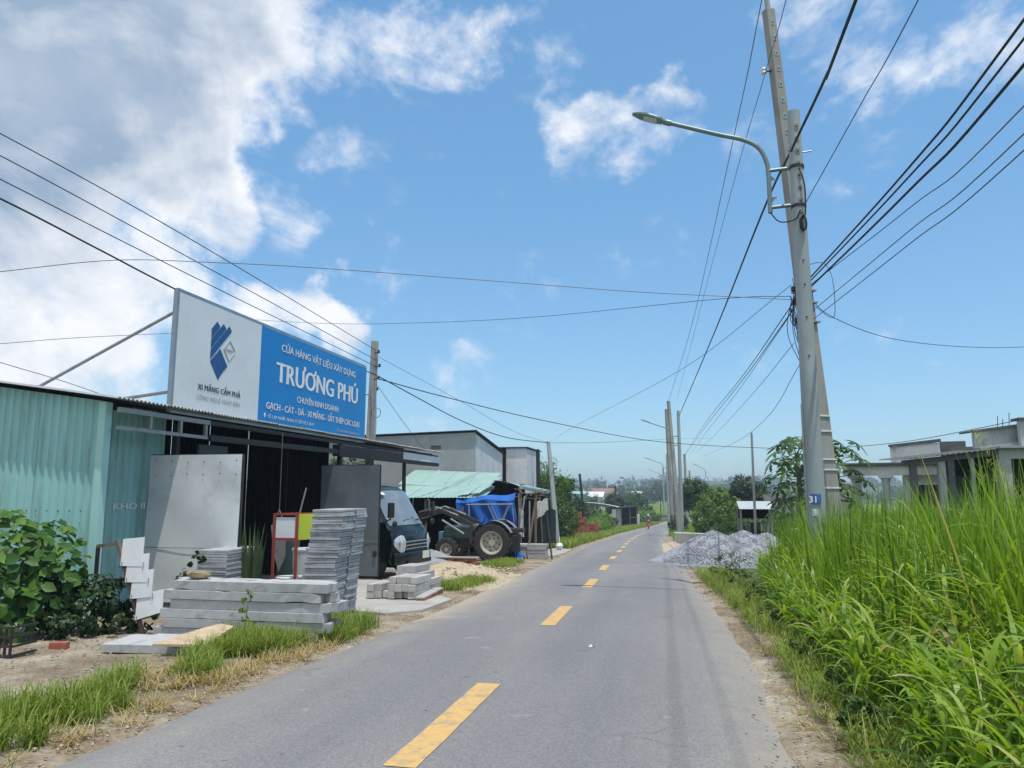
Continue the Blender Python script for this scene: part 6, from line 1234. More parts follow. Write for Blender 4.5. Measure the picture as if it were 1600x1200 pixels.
def grey_house():
    zb = zg(26) + 0.1
    h = thing('grey_ruin', 'unfinished grey concrete house at the right edge, mouldy flat roof', 'house', (11, 27, zb))
    # canopy of corrugated fibre sheet on posts, sagging towards the left
    MB().prism([(7.58, 26.2, 2.22), (10.3, 26.2, 2.52), (10.3, 26.2, 2.68), (7.55, 26.2, 2.38)], (0, 0.25, 0)).build('canopy_beam', M['mouldy_concrete'], h, world=True)
    for i in range(3):
        a = 7.45 + i * 0.95; mb = MB(); corrug(mb, (a, 25.95, 2.39 + 0.105 * i), (0.95, 0, 0.105), (0, 2.8, 0.10), (0, 0, 1), 0.15, 0.035, 'sin', seg=4); mb.build('canopy_sheet', M['mouldy_concrete'], h, world=True)
    for x, w, mt in ((7.86, 0.20, 'mouldy_concrete'), (8.70, 0.20, 'grey_render'), (8.97, 0.20, 'mouldy_concrete'), (9.60, 0.11, 'pole_concrete')):
        MB().box2((x - w / 2, 26.25, zb), (x + w / 2, 26.25 + w, 2.24 + 0.11 * (x - 7.6))).build('column', M[mt], h, world=True, bevel=0.01)
    MB().box2((10.08, 29.4, zb), (12.6, 29.5, 2.6)).build('back_wall', M['painted_shade'], h, world=True)
    MB().box2((9.72, 28.0, zb), (10.3, 28.08, 1.9)).build('plank_screen', M['drum_green'], h, world=True)
    MB().box2((10.3, 26.0, 2.40), (15.5, 26.3, 2.72)).build('edge_beam', M['grey_render'], h, world=True, bevel=0.01)
    MB().box2((10.25, 25.8, 2.722), (15.6, 31, 2.80)).build('roof_slab', M['pole_concrete'], h, world=True, bevel=0.01)
    MB().box2((10.62, 26.4, zb), (15.5, 26.44, 2.40)).build('opening_shade_sheet', M['painted_shade'], h, world=True)  # near-black sheet across the bay, its colour standing for the shade within
    for x in (10.42, 12.9): MB().box2((x - 0.17, 25.95, zb), (x + 0.17, 26.35, 2.398)).build('pillar', M['grey_render'], h, world=True, bevel=0.01)
    # water-tank boxes on the roof
    MB().prism([(10.10, 27.3, 2.802), (11.48, 27.3, 2.802), (11.48, 27.3, 3.52), (10.10, 27.3, 3.34)], (0, 0.2, 0)).build('parapet', M['grey_render'], h, world=True)
    MB().prism([(10.04, 27.2, 3.35), (11.52, 27.2, 3.53), (11.52, 27.2, 3.60), (10.04, 27.2, 3.41)], (0, 1.2, 0)).build('parapet_cap', M['mouldy_concrete'], h, world=True)
    MB().box2((11.49, 27.35, 2.802), (11.62, 29.5, 3.5)).build('parapet', M['mouldy_concrete'], h, world=True)
    MB().box2((11.2, 26.6, 2.802), (15.2, 26.8, 3.66)).build('parapet', M['grey_render'], h, world=True); MB().box2((11.15, 26.5, 3.662), (15.3, 27.1, 3.74)).build('parapet_cap', M['mouldy_concrete'], h, world=True)
    for x, hh in ((10.95, 0.40), (11.1, 0.3), (11.3, 0.5)): MB().tube([(x, 27.6, 3.5), (x + 0.03, 27.6, 3.5 + hh)], 0.012, 5).build('rebar', M['dark_steel'], h, world=True)
grey_house()
# ================================================================== FAR LEFT: brick pile, shack, houses
bp = thing('brick_pile', 'stacked orange red bricks beside the road beyond the bushes', 'brick pile', (-6.45, 56, zg(56))); bp.scale = (0.8, 0.8, 1.0)
bm_ = MB().box((0, 0, 0), (0.38, 0.34, 0.19)).mesh('brick', bevel=0.015)
for ix in range(4):
    for iz in range(10):
        for iy in range(2):
            if iz > 8 - abs(ix - 2) * 1.5: continue
            o = obj('brick', bm_, M['brick_red'], bp); o.location = (-0.85 + ix * 0.40 + 0.05 * hsh(ix, iz), iy * 0.36 + 0.03 * hsh(iy, iz), 0.1 + iz * 0.2); o.rotation_euler = (0, 0, 0.1 * hsh(ix, iz, iy))
for ix in range(3):
    for iz in range(5):
        o = obj('brick', bm_, M['brick_red'], bp); o.location = (0.78 + ix * 0.40, 0.1 + 0.03 * hsh(ix, iz), 0.1 + iz * 0.2); o.rotation_euler = (0, 0, 0.1 * hsh(ix, iz, 3))
sk = thing('roadside_shack', 'dark open roadside shack with pale sheet side wall, far down the road', 'shack', (-5.6, 108, zg(108)))
zb = zg(108)
for i in range(3): MB().box2((-7.75 + i * 0.42, 107.9, zb), (-7.75 + i * 0.42 + 0.41, 107.96, -1.2)).build('wall_sheet', M['white_sheet'], sk, world=True)
MB().box2((-6.5, 109.8, zb), (-4.2, 109.9, -0.9)).build('back_wall', M['painted_shade'], sk, world=True)
MB().box2((-6.48, 108.0, zb), (-6.4, 109.8, -0.9)).build('side_wall', M['painted_shade'], sk, world=True); MB().box2((-4.28, 107.9, zb), (-3.95, 109.8, -1.9)).build('side_wall', M['far_white'], sk, world=True)
MB().prism([(-7.0, 107.4, -1.0), (-3.95, 107.4, -0.72), (-3.95, 110.2, -0.72), (-7.0, 110.2, -1.0)], (0, 0, 0.09)).build('roof', M['dark_roof'], sk, world=True)
for x in (-6.4, -5.2, -4.25): MB().bar((x, 107.6, zb), (x, 107.6, -0.85), 0.09, 0.09).build('post', M['timber'], sk, world=True)
MB().bar((-5.2, 107.6, -2.3), (-4.25, 107.6, -2.3), 0.06, 0.1).build('rail', M['timber'], sk, world=True)
aw = thing('shack_awning', 'curved pale sheet awning joined left of the dark shack', 'awning', (-9.2, 106, zg(106)))
for i in range(4): MB().grid(6, 2, lambda u, v, i=i: (-11.4 + (i + u) * 1.2, 104.2 + 3.2 * v, -0.20 - 0.045 * (i + u) ** 1.9)).build('roof_sheet', M['grey_tarp_roof'], aw, world=True, smooth=True)
for x in (-11.2, -8.4, -6.9): MB().bar((x, 104.4, zg(104)), (x, 104.4, -0.4 if x < -8 else -0.95), 0.1, 0.1).build('post', M['timber'], aw, world=True)
def far_house(label, x, y, w, d, h, roof_h, mt, rt, z=None, name='far_house'):
    z = zfar(x, y) if z is None else z; t = thing(name, label, 'house', (x, y, z))
    wl = MB().box((0, 0, h / 2), (w, d, h)).build('wall', M[mt], t)
    MB().prism([(-w * 0.54, -d * 0.56, h), (w * 0.54, -d * 0.56, h), (w * 0.54, 0, h + roof_h), (-w * 0.54, 0, h + roof_h)], (0, 0, 0.12)).build('roof', M[rt], t); MB().prism([(-w * 0.54, 0, h + roof_h), (w * 0.54, 0, h + roof_h), (w * 0.54, d * 0.56, h), (-w * 0.54, d * 0.56, h)], (0, 0, 0.12)).build('roof', M[rt], t)
    for s in (-0.25, 0.25): MB().box((s * w, -d / 2 - 0.02, h * 0.55), (w * 0.14, 0.06, h * 0.4)).build('window', M['shadow_window'], t)
    return t
far_house('small white house behind the dark timber pole and the bushes', -13.4, 96, 3.6, 5, 3.0, 0.9, 'far_white', 'mouldy_concrete')
far_house('pale teal house with a flat looking roof among far trees', -22.5, 182, 6.5, 7, 4.2, 0.6, 'far_teal', 'far_teal')
far_house('white house with pale roof next to the teal house, far off', -19.4, 196, 6.5, 8, 3.4, 1.3, 'far_white', 'far_white')
far_house('distant house with a red roof above the shack', -22.5, 262, 9, 8, 4, 1.8, 'far_white', 'far_red')
far_house('long white far building behind the rice field', -9, 322, 26, 10, 3.8, 1.0, 'far_white', 'far_white')
far_house('distant white house at the left end of the tree line', -40, 330, 9, 8, 4, 1.8, 'far_white', 'far_white')
ch = thing('church', 'tiny far white church spire among the trees', 'church', (-33, 430, zg(430))); MB().box((0, 0, 2), (4, 8, 4)).build('nave', M['far_white'], ch); MB().lathe([(1.0, 0), (1.0, 5), (0.7, 6.0), (0.08, 10.5)], 8, (0, -5.0, 0)).build('spire', M['far_white'], ch)
# thin field fence by the bend
for i in range(9):
    y = 128 + 1.0 * i; x = -5.5 + i * 2.2; o = MB().bar((x, y, zg(y)), (x, y, zg(y) + 3.6 + 0.5 * hsh(i, 8)), 0.12, 0.12).build('fence_post', M['dark_steel'])
    tag(o, 'thin dark stake of the trellis fence at the edge of the rice field', 'stake', 'stakes before the rice field')
o = MB().bar((-5.5, 128, zg(128) + 0.75), (12.1, 136, zg(136) + 0.75), 0.1, 0.22).build('fence_rail', M['dark_steel']); tag(o, 'low dark rail along the road bend before the rice field', 'rail')
o = MB().box((1.2, 126.8, zg(127) + 0.22), (1.7, 0.6, 0.45)).build('white_kerb_block', M['far_white'], bevel=0.03); tag(o, 'pale block by the roadside at the far bend', 'block')
# ================================================================== MOTORBIKE AND RIDER
def motorbike():
    t = thing('motorbike', 'red motor scooter coming up the road towards the camera', 'motorbike', (-2.35, 95, zg(95) + 0.02), R(3))
    for y, nm in ((-0.62, 'front_wheel'), (0.62, 'rear_wheel')):
        w = MB().lathe([(0.2, -0.05), (0.27, -0.05), (0.29, 0), (0.27, 0.05), (0.2, 0.05)], 22, (0, 0, 0), Matrix.Rotation(R(90), 3, 'Y')).build(nm, M['tyre'], t, smooth=True); w.location = (0, y, 0.29)
        MB().lathe([(0.2, -0.03), (0.04, -0.04), (0.04, 0.04), (0.2, 0.03)], 18, (0, 0, 0), Matrix.Rotation(R(90), 3, 'Y')).build('rim', M['chrome_grey'], w, smooth=True)
    MB().prism([(-0.2, -0.50, 0.42), (0.2, -0.50, 0.42), (0.30, -0.40, 0.80), (0.16, -0.34, 1.02), (-0.16, -0.34, 1.02), (-0.30, -0.40, 0.80)], (0, 0.14, 0.02)).build('leg_shield', M['bike_red'], t, bevel=0.04)
    MB().blob((0, -0.42, 1.02), (0.17, 0.12, 0.12), 12, 8).build('handlebar_cowl', M['bike_red'], t, smooth=True); MB().blob((0, -0.53, 1.03), (0.09, 0.05, 0.07), 10, 6).build('headlight', M['lens'], t, smooth=True)
    MB().tube([(-0.36, -0.28, 1.06), (-0.12, -0.38, 1.06), (0.12, -0.38, 1.06), (0.36, -0.28, 1.06)], 0.018, 6).build('handlebar', M['truck_black'], t)
    for s in (-1, 1): m_ = MB().tube([(s * 0.28, -0.33, 1.07), (s * 0.36, -0.36, 1.26)], 0.008, 5).build('mirror', M['truck_black'], t); MB().blob((s * 0.37, -0.36, 1.29), (0.06, 0.015, 0.04), 8, 5).build('mirror_glass', M['truck_black'], m_, smooth=True)
    MB().grid(10, 4, lambda u, v: ((v - 0.5) * 0.13, -0.62 + 0.33 * math.cos(R(20 + 130 * u)), 0.29 + 0.33 * math.sin(R(20 + 130 * u)))).build('front_mudguard', M['bike_red'], t, smooth=True)
    MB().box((0, 0.05, 0.36), (0.26, 0.75, 0.12)).build('footboard', M['truck_black'], t, bevel=0.03); MB().box((0, 0.5, 0.56), (0.28, 0.7, 0.32)).build('body', M['bike_red'], t, bevel=0.08); MB().box((0, 0.42, 0.76), (0.27, 0.72, 0.1)).build('seat', M['truck_black'], t, bevel=0.04)
    MB().tube([(0.1, -0.62, 0.29), (0.08, -0.46, 0.9)], 0.025, 6).build('fork', M['chrome_grey'], t); MB().tube([(-0.1, -0.62, 0.29), (-0.08, -0.46, 0.9)], 0.025, 6).build('fork', M['chrome_grey'], t)
    p = thing('person', 'person in violet top and pale helmet riding the red motor scooter', 'person', (-2.35, 95, zg(95) + 0.02), R(3))
    J = {0: (0, 0.34, 0.90), 1: (0, 0.32, 1.08), 2: (0, 0.27, 1.32), 3: (0, 0.25, 1.45), 4: (0, 0.22, 1.56), 5: (0, 0.21, 1.68)}
    vs = [J[i] for i in range(6)]; ed = [(i, i + 1) for i in range(5)]; rad = [0.16, 0.15, 0.16, 0.075, 0.095, 0.085]
    for s in (-1, 1):
        b = len(vs); vs += [(s * 0.19, 0.26, 1.38), (s * 0.30, 0.10, 1.17), (s * 0.32, -0.18, 1.07), (s * 0.32, -0.27, 1.08)]; rad += [0.075, 0.055, 0.042, 0.04]; ed += [(2, b), (b, b + 1), (b + 1, b + 2), (b + 2, b + 3)]
        b = len(vs); vs += [(s * 0.11, 0.30, 0.86), (s * 0.17, -0.12, 0.80), (s * 0.13, -0.08, 0.48), (s * 0.13, -0.20, 0.44)]; rad += [0.10, 0.075, 0.055, 0.045]; ed += [(0, b), (b, b + 1), (b + 1, b + 2), (b + 2, b + 3)]
    me = bpy.data.meshes.new('body'); me.from_pydata(vs, ed, []); o = bpy.data.objects.new('body', me); COL.objects.link(o); m = o.modifiers.new('s', 'SKIN'); m.use_smooth_shade = True; o.modifiers.new('u', 'SUBSURF').levels = 1
    for i, r in enumerate(rad): me.skin_vertices[0].data[i].radius = (r, r)
    me.skin_vertices[0].data[0].use_root = True
    bpy.context.view_layer.update(); me2 = bpy.data.meshes.new_from_object(o.evaluated_get(bpy.context.evaluated_depsgraph_get())); bpy.data.objects.remove(o)
    for mm in ('shirt_violet', 'trousers', 'skin'): me2.materials.append(M[mm])
    for f in me2.polygons:
        c = f.center; f.material_index = 2 if (c.z > 1.44 or (abs(c.x) > 0.22 and c.y < -0.12)) else (1 if c.z < 0.93 else 0)
    bo = bpy.data.objects.new('body', me2); COL.objects.link(bo); bo.parent = p
    MB().lathe([(0.125, 1.58), (0.135, 1.64), (0.125, 1.72), (0.08, 1.79), (0.01, 1.81)], 16, (0, 0.22, 0)).build('helmet', M['helmet'], p, smooth=True)
    for s in (-1, 1):
        for k in range(4): MB().tube([(s * (0.30 + 0.02 * k), -0.27, 1.085), (s * (0.30 + 0.02 * k), -0.325, 1.08), (s * (0.30 + 0.02 * k), -0.32, 1.04)], 0.010, 5).build('finger', M['skin'], p)
    for s in (-1, 1): MB().blob((s * 0.035, 0.128, 1.645), (0.012, 0.008, 0.008), 6, 4).build('eye', M['truck_black'], p)
    MB().blob((0, 0.122, 1.61), (0.014, 0.02, 0.022), 6, 4).build('nose', M['skin'], p)
motorbike()
# ================================================================== VEGETATION
def tree(name, label, loc, blobs, n, leaf, mt, trunk=(0.12, 0.06), cat='tree', group=None, bark='bark', limbs=5, clump=0.22, bright=0.0):
    x, y = loc; z = zg(y) if y < 480 else zfar(x, y); t = thing(name, label, cat, (x, y, z), group=group)
    V, F, r = crown_leaves(blobs, n, leaf, clump, bright=bright); o = obj('crown', np_mesh('crown', V, F, r, M[mt]), M[mt], t); o['kind'] = 'stuff'
    mb = MB(); top = Vector(blobs[0][0]); mb.tube(spline([(0, 0, -0.1), (top.x * 0.3 + 0.05, top.y * 0.3, top.z * 0.4), (top.x * 0.8, top.y * 0.8, top.z * 0.85)], 4), [trunk[0] + (trunk[1] - trunk[0]) * i / 8 for i in range(9)], 8)
    for i in range(limbs):
        b = blobs[i % len(blobs)]; e = Vector(b[0]) + Vector((random.uniform(-0.7, 0.7) * b[1][0], random.uniform(-0.7, 0.7) * b[1][1], random.uniform(-0.2, 0.7) * b[1][2])); s = Vector((top.x * 0.3, top.y * 0.3, top.z * random.uniform(0.3, 0.6)))
        mb.tube(spline([s, (s + e) / 2 + Vector((0, 0, 0.1 * top.z)), e], 4), [trunk[1] * (1 - 0.09 * k) for k in range(9)], 6)
    mb.build('trunk', M[bark], t, smooth=True); return t
TG = 'trees and shrubs along the road'
# right of the road
tree('bamboo_bush', 'bright green feathery bamboo bush behind the gravel heap', (3.6, 58), [((0, 0, 1.9), (1.35, 1.3, 1.55)), ((1.2, 0.4, 1.3), (1.0, 1.0, 1.2)), ((-1.0, 0.3, 1.4), (0.9, 0.9, 1.2)), ((0.3, -0.3, 3.0), (0.7, 0.7, 0.7)), ((1.5, -0.2, 2.2), (0.5, 0.5, 0.9))], 16000, 0.15, 'bamboo', (0.05, 0.03), 'bush', TG, 'stem_green', 8, bright=0.18)
tree('round_tree', 'dark round tree right of the bamboo bush', (6.6, 66), [((0, 0, 3.6), (1.35, 1.3, 1.5)), ((0.9, 0.2, 2.8), (1.1, 1.1, 1.3)), ((-1.0, 0, 3.0), (0.9, 0.9, 1.1))], 9000, 0.20, 'dark_leaf', group=TG)
tree('round_tree', 'dark leafy tree behind the second street light pole', (2.6, 72), [((0, 0, 3.9), (1.5, 1.3, 1.1)), ((1.1, 0, 3.3), (1.1, 1.0, 0.9)), ((-0.6, 0, 3.0), (1.0, 1.0, 1.0))], 7000, 0.2, 'shrub', group=TG)
tree('low_shrub', 'low leafy shrub at the foot of the second street light pole', (0.75, 63), [((0, 0, 0.8), (0.7, 1.4, 0.9)), ((0.3, 2, 0.9), (0.7, 1.2, 1.0))], 4500, 0.13, 'dark_leaf', (0.04, 0.02), 'shrub', TG)
tree('low_shrub', 'clipped looking shrub with pale top behind the gravel heap', (2.2, 46), [((0, 0, 0.75), (0.75, 0.8, 0.62)), ((0.7, 0.2, 0.55), (0.5, 0.6, 0.5))], 5000, 0.11, 'shrub', (0.03, 0.02), 'shrub', TG, bright=0.12)
tree('low_shrub', 'dark low shrub just behind the saddle of the gravel heap', (3.3, 36), [((0, 0, 0.6), (0.9, 0.6, 0.5)), ((-0.8, 0.2, 0.5), (0.6, 0.5, 0.45)), ((0.9, 0.2, 0.5), (0.6, 0.5, 0.45))], 4500, 0.10, 'dark_leaf', (0.03, 0.02), 'shrub', TG)
tree('low_shrub', 'sunlit shrub beside the white tin shelter', (5.9, 40), [((0, 0, 0.9), (1.2, 0.9, 0.8)), ((1.4, 0.3, 0.8), (0.9, 0.8, 0.7))], 5000, 0.12, 'bamboo', (0.03, 0.02), 'shrub', TG)
# left of the road
tree('roadside_bush', 'big leafy bush at the end of the lean-to', (-6.4, 43.5), [((0, 0, 1.25), (0.95, 1.5, 1.15)), ((0.1, 3.2, 1.1), (0.85, 1.6, 1.1)), ((-0.7, 1.0, 1.9), (0.9, 1.4, 1.0)), ((0.5, -1.2, 0.6), (0.5, 0.7, 0.6))], 15000, 0.13, 'shrub', (0.06, 0.03), 'bush', TG, bright=0.14)
tree('roadside_bush', 'sunlit weedy bush before the brick pile', (-6.6, 62), [((-0.1, 0, 0.25), (0.9, 2.5, 0.34)), ((0.5, 5.5, 0.3), (0.9, 3.0, 0.45)), ((-2.4, -1, 0.6), (0.9, 3.0, 0.7)), ((-0.3, 14, 0.25), (1.2, 5.0, 0.4))], 11000, 0.15, 'bamboo', (0.03, 0.02), 'bush', TG)
tree('roadside_tree', 'slender tree with two dark round tufts above the roadside bush', (-9.6, 72), [((0.1, 0, 4.6), (0.95, 0.9, 0.7)), ((-0.1, 0, 3.6), (0.8, 0.8, 0.8)), ((0.5, 0.4, 2.2), (1.4, 1.2, 1.4))], 7000, 0.2, 'dark_leaf', (0.1, 0.05), group=TG)
tree('roadside_tree', 'airy green tree beside the white sheet building', (-6.6, 41), [((0, 0, 3.7), (0.8, 0.8, 0.8)), ((0.7, 0, 3.2), (0.7, 0.7, 0.6)), ((-0.3, 0.2, 3.0), (0.8, 0.8, 0.8))], 3600, 0.13, 'bamboo', (0.07, 0.03), group=TG, clump=0.4)
tree('roadside_tree', 'leafy tree seen under the canopy behind the truck', (-11.6, 25.6), [((0, 0, 2.75), (0.8, 0.8, 0.75)), ((0.7, 0.1, 2.6), (0.6, 0.6, 0.6)), ((-0.8, 0, 2.4), (0.8, 0.8, 0.8))], 6000, 0.12, 'shrub', group=TG)
tree('roadside_bush', 'dark bush growing behind the open awning', (-9.5, 100), [((0, 0, 1.3), (2.2, 2.0, 1.3)), ((-2.4, -4, 1.6), (2.0, 2.0, 1.6)), ((1.2, -6, 0.8), (1.6, 2.2, 0.9)), ((2.2, 2, 0.5), (1.0, 1.5, 0.7))], 9000, 0.24, 'shrub', (0.08, 0.04), 'bush', TG)
tree('round_tree', 'very dark rounded tree above the shack roof', (-8.6, 124), [((0, 0, 2.6), (1.7, 1.6, 1.7)), ((1.2, 0, 2.0), (1.2, 1.2, 1.3))], 5000, 0.28, 'dark_leaf', group=TG)
tree('round_tree', 'mid green tree right of the very dark one', (-5.3, 142), [((0, 0, 2.6), (2.2, 2.0, 2.2)), ((-1.2, 0, 1.6), (1.6, 1.6, 1.5)), ((1.6, 0, 1.5), (1.3, 1.3, 1.4))], 5500, 0.32, 'shrub', group=TG)
tree('roadside_bush', 'bush along the left side of the far road bend', (-4.2, 122), [((0, 0, 0.9), (1.4, 4.0, 1.1)), ((1.6, 7, 0.7), (1.3, 3.0, 0.9))], 6000, 0.24, 'bamboo', (0.06, 0.03), 'bush', TG)
FT = [(-20, 150, 4.2, 2.6), (-16.5, 165, 4.0, 2.4), (-27, 175, 5.0, 3.2), (-24, 215, 6.0, 3.6), (-15, 225, 4.6, 3.0), (-30, 240, 6.5, 4.0), (-11.5, 236, 5.0, 3.2), (-6, 300, 7.0, 4.6), (-1.5, 290, 9.5, 4.6), (3.5, 285, 7.5, 4.4), (9, 300, 7, 5), (16, 260, 7, 4.5), (24, 240, 6, 4), (-38, 260, 7, 4.5), (-19, 300, 7, 4.6), (-27, 320, 8, 5), (-13, 330, 6.5, 5), (-45, 300, 8, 5), (2.2, 150, 4.2, 1.5), (9, 150, 4, 2.4), (12, 110, 4.5, 2.4), (16, 90, 4.6, 2.4), (-17, 120, 4.2, 2.2), (-14, 106, 4.0, 1.9), (-21, 90, 5.0, 2.6), (-18, 62, 5, 2.4)]
wd = ['leftmost', 'second', 'third', 'fourth']
FT.sort(key=lambda q: q[0] / q[1]); ORD2 = ['first', 'second', 'third', 'fourth', 'fifth', 'sixth', 'seventh', 'eighth', 'ninth', 'tenth', 'eleventh', 'twelfth', 'thirteenth', 'fourteenth', 'fifteenth', 'sixteenth', 'seventeenth', 'eighteenth', 'nineteenth', 'twentieth', 'twenty-first', 'twenty-second', 'twenty-third', 'twenty-fourth', 'twenty-fifth', 'twenty-sixth']
for i, (x, y, h, r) in enumerate(FT):
    px = 1042 + 1155 * x / y
    tree('far_tree', 'distant hazy tree, %s from the left along the tree line beyond the road bend' % ORD2[i], (x, y), [((0, 0, h - r * 0.55), (r, r * 0.9, r * 0.62)), ((r * 0.6, 0, h * 0.5), (r * 0.7, r * 0.7, h * 0.28)), ((-r * 0.6, 0, h * 0.45), (r * 0.75, r * 0.7, h * 0.28)), ((0, -r * 0.4, h * 0.3), (r * 0.9, r * 0.7, h * 0.26))], 2600, r * 0.13, 'far_leaf' if i % 3 else 'shrub', (0.14, 0.07), group='distant trees', clump=0.3, bright=random.uniform(-0.15, 0.1))
# ------------------------------------------------------------------ papaya tree
def papaya(label, px, py, hh, cnt):
    t = thing('papaya_tree', label, 'papaya tree', (px, py, zg(py)), group='papaya trees')
    top = Vector((0.0, 0, hh)); z0 = 0
    MB().tube(spline([(0, 0, -0.1), (0.05, 0, 1.8), top], 5), [0.13 - 0.006 * i for i in range(11)], 10).build('trunk', M['bark'], t, smooth=True)
    def palm(scale):
        P = []; F = []; lob = 7
        for k in range(lob):
            a = R(-150 + 300 * k / (lob - 1)); L = scale * (1.0 - 0.28 * abs(k - 3) / 3); w = 0.13 * scale; d = Vector((math.cos(a), math.sin(a), 0)); s = Vector((-d.y, d.x, 0)); b = len(P); dr = -0.25 * scale
            pts = [(0.0, 0.02, 0), (0.35, 0.09, 0), (0.55, 0.17, 1), (0.62, 0.10, 1), (0.78, 0.13, 1), (0.84, 0.07, 1), (1.0, 0.005, 1)]
            for tt, ww, _ in pts:
                c = d * (L * tt) + Vector((0, 0, dr * tt * tt)); P += [c - s * (ww * scale), c + Vector((0, 0, 0.02 * scale)), c + s * (ww * scale)]
            for i in range(len(pts) - 1):
                q = b + i * 3; F += [(q, q + 1, q + 4, q + 3), (q + 1, q + 2, q + 5, q + 4)]
        me = bpy.data.meshes.new('leaf'); me.from_pydata(P, [], F); at = me.attributes.new('rnd', 'FLOAT', 'POINT'); at.data.foreach_set('value', [random.uniform(0.2, 0.85)] * len(P)); me.materials.append(M['papaya']); return me
    kinds = [palm(0.52), palm(0.58), palm(0.46), palm(0.54)]
    yel = palm(0.34); yel.attributes['rnd'].data.foreach_set('value', [1.0] * len(yel.vertices))
    for i in range(cnt):
        a = 2.4 * i + random.uniform(-0.3, 0.3); el = R(62 - i * 2.2 * 46 / cnt + random.uniform(-8, 8)); L = random.uniform(0.85, 1.35) * (1 if i > 4 else 0.6); s = top + Vector((0, 0, 0.1 - 0.04 * i)); d = Vector((math.cos(a) * math.cos(el), math.sin(a) * math.cos(el), math.sin(el)))
        e = s + d * L + Vector((0, 0, -0.18 * L)); pt = MB().tube(spline([s, s + d * L * 0.55, e], 4), [0.017, 0.016, 0.015, 0.014, 0.013, 0.012, 0.011, 0.01, 0.009], 5).build('petiole', M['stem_green'], t, smooth=True)
        me = yel if i > cnt - 4 else kinds[i % 4]; o = obj('leaf', me, M['papaya'], pt); o.location = e
        o.rotation_euler = (random.uniform(-0.3, 0.3), R(25) + random.uniform(0, 0.6) - el * 0.2, a)
    for i in range(6): a = i * 1.05; MB().blob((0.05 + 0.13 * math.cos(a), 0.13 * math.sin(a), hh - 0.45 - 0.12 * (i % 3)), (0.07, 0.07, 0.12), 8, 6).build('fruit', M['stem_green'], t, smooth=True)
papaya('papaya tree with drooping fingered leaves left of and behind the near poles', 4.75, 29.0, 3.7, 46)
papaya('smaller papaya tree showing to the right of the leaning pole', 6.05, 29.3, 3.65, 36)
# ------------------------------------------------------------------ climbing vine at the left edge: single big leaves
def heart_leaf():
    P = [(0, 0, 0), (0.05, 0.36, 0.06), (-0.14, 0.30, 0.05), (0.38, 0.44, 0.10), (0.72, 0.24, 0.05), (1.0, 0, -0.12), (0.72, -0.24, 0.05), (0.38, -0.44, 0.10), (0.05, -0.36, 0.06), (-0.14, -0.30, 0.05), (0.4, 0, -0.02), (0.72, 0, -0.06)]
    F = [(0, 2, 1), (0, 1, 10), (1, 3, 10), (3, 4, 11, 10), (4, 5, 11), (0, 8, 9), (0, 10, 8), (8, 10, 7), (7, 10, 11, 6), (6, 11, 5)]
    return np.array(P), F
def vine():
    t = thing('vine_thicket', 'thick leafy vine climbing against the teal wall at the left edge', 'vine', (-7.62, 7.28, zg(7.3)))
    LP, LF = heart_leaf(); mesh = []
    for k in range(8):
        me = bpy.data.meshes.new('leaf'); me.from_pydata([tuple(p) for p in LP], [], LF); a = me.attributes.new('rnd', 'FLOAT', 'POINT'); a.data.foreach_set('value', [(k + 0.5) / 8] * len(LP)); me.materials.append(M['vine']); me.polygons.foreach_set('use_smooth', [True] * len(LF)); mesh.append(me)
    blobs = [((-0.15, 0.05, 0.78), (0.75, 0.60, 0.72)), ((0.40, 0.35, 0.70), (0.40, 0.5, 0.62)), ((-0.75, 0.0, 0.75), (0.6, 0.6, 0.72)), ((0.0, -0.1, 0.35), (0.75, 0.5, 0.4))]
    pts = []
    for i in range(1500):
        c, r = blobs[int(rng.choice(4, p=[0.4, 0.22, 0.25, 0.13]))]; u = rng.normal(size=3); u /= np.linalg.norm(u); k = rng.uniform(0.55, 1.05) ** 0.5; p = np.array(c) + u * k * np.array(r)
        if p[2] < 0.05: continue
        pts.append((p, u))
    pts.sort(key=lambda q: -(q[0][0] * 0.45 - q[0][1] * 0.8 + q[0][2] * 0.4)); V = []; F = []; Rn = []; 
    for i, (p, u) in enumerate(pts):
        out = Vector(u) + Vector((0.3, -0.5, 0.7)) + Vector(rng.normal(size=3)) * 0.45; out.normalize(); q = out.to_track_quat('Z', 'Y') ; ro = (q @ Matrix.Rotation(rng.uniform(0, 6.28), 3, 'Z').to_quaternion()); s = rng.uniform(0.055, 0.165)
        hang = -0.6
        if i < 300:
            kk = int(np.clip(rng.beta(2.2, 2.2) * 8 + (1.5 if p[2] > 1.15 else -0.5), 0, 7)); o = obj('leaf', mesh[kk], M['vine'], t); o.location = p; o.rotation_mode = 'QUATERNION'; o.rotation_quaternion = ro; o.scale = (s, s, s)
        else:
            m = ro.to_matrix(); W = [tuple(m @ (Vector(a) * s) + Vector(p)) for a in LP]; b = len(V); V += W; F += [tuple(j + b for j in f) for f in LF]; Rn += [float(rng.beta(2, 3))] * len(LP)
    me = bpy.data.meshes.new('foliage'); me.from_pydata(V, [], F); a = me.attributes.new('rnd', 'FLOAT', 'POINT'); a.data.foreach_set('value', Rn); o = obj('foliage', me, M['vine'], t); o['kind'] = 'stuff'
    for i in range(10):
        a = rng.uniform(0, 6.28); e = Vector((0.6 * math.cos(a), 0.4 * math.sin(a), rng.uniform(0.6, 1.3))); MB().tube(spline([(0.2 * math.cos(a), 0.2 * math.sin(a), 0), (e.x * 0.6, e.y * 0.6, 0.5), e], 4), 0.008, 5).build('stem', M['stem_green'], t, smooth=True)
vine()
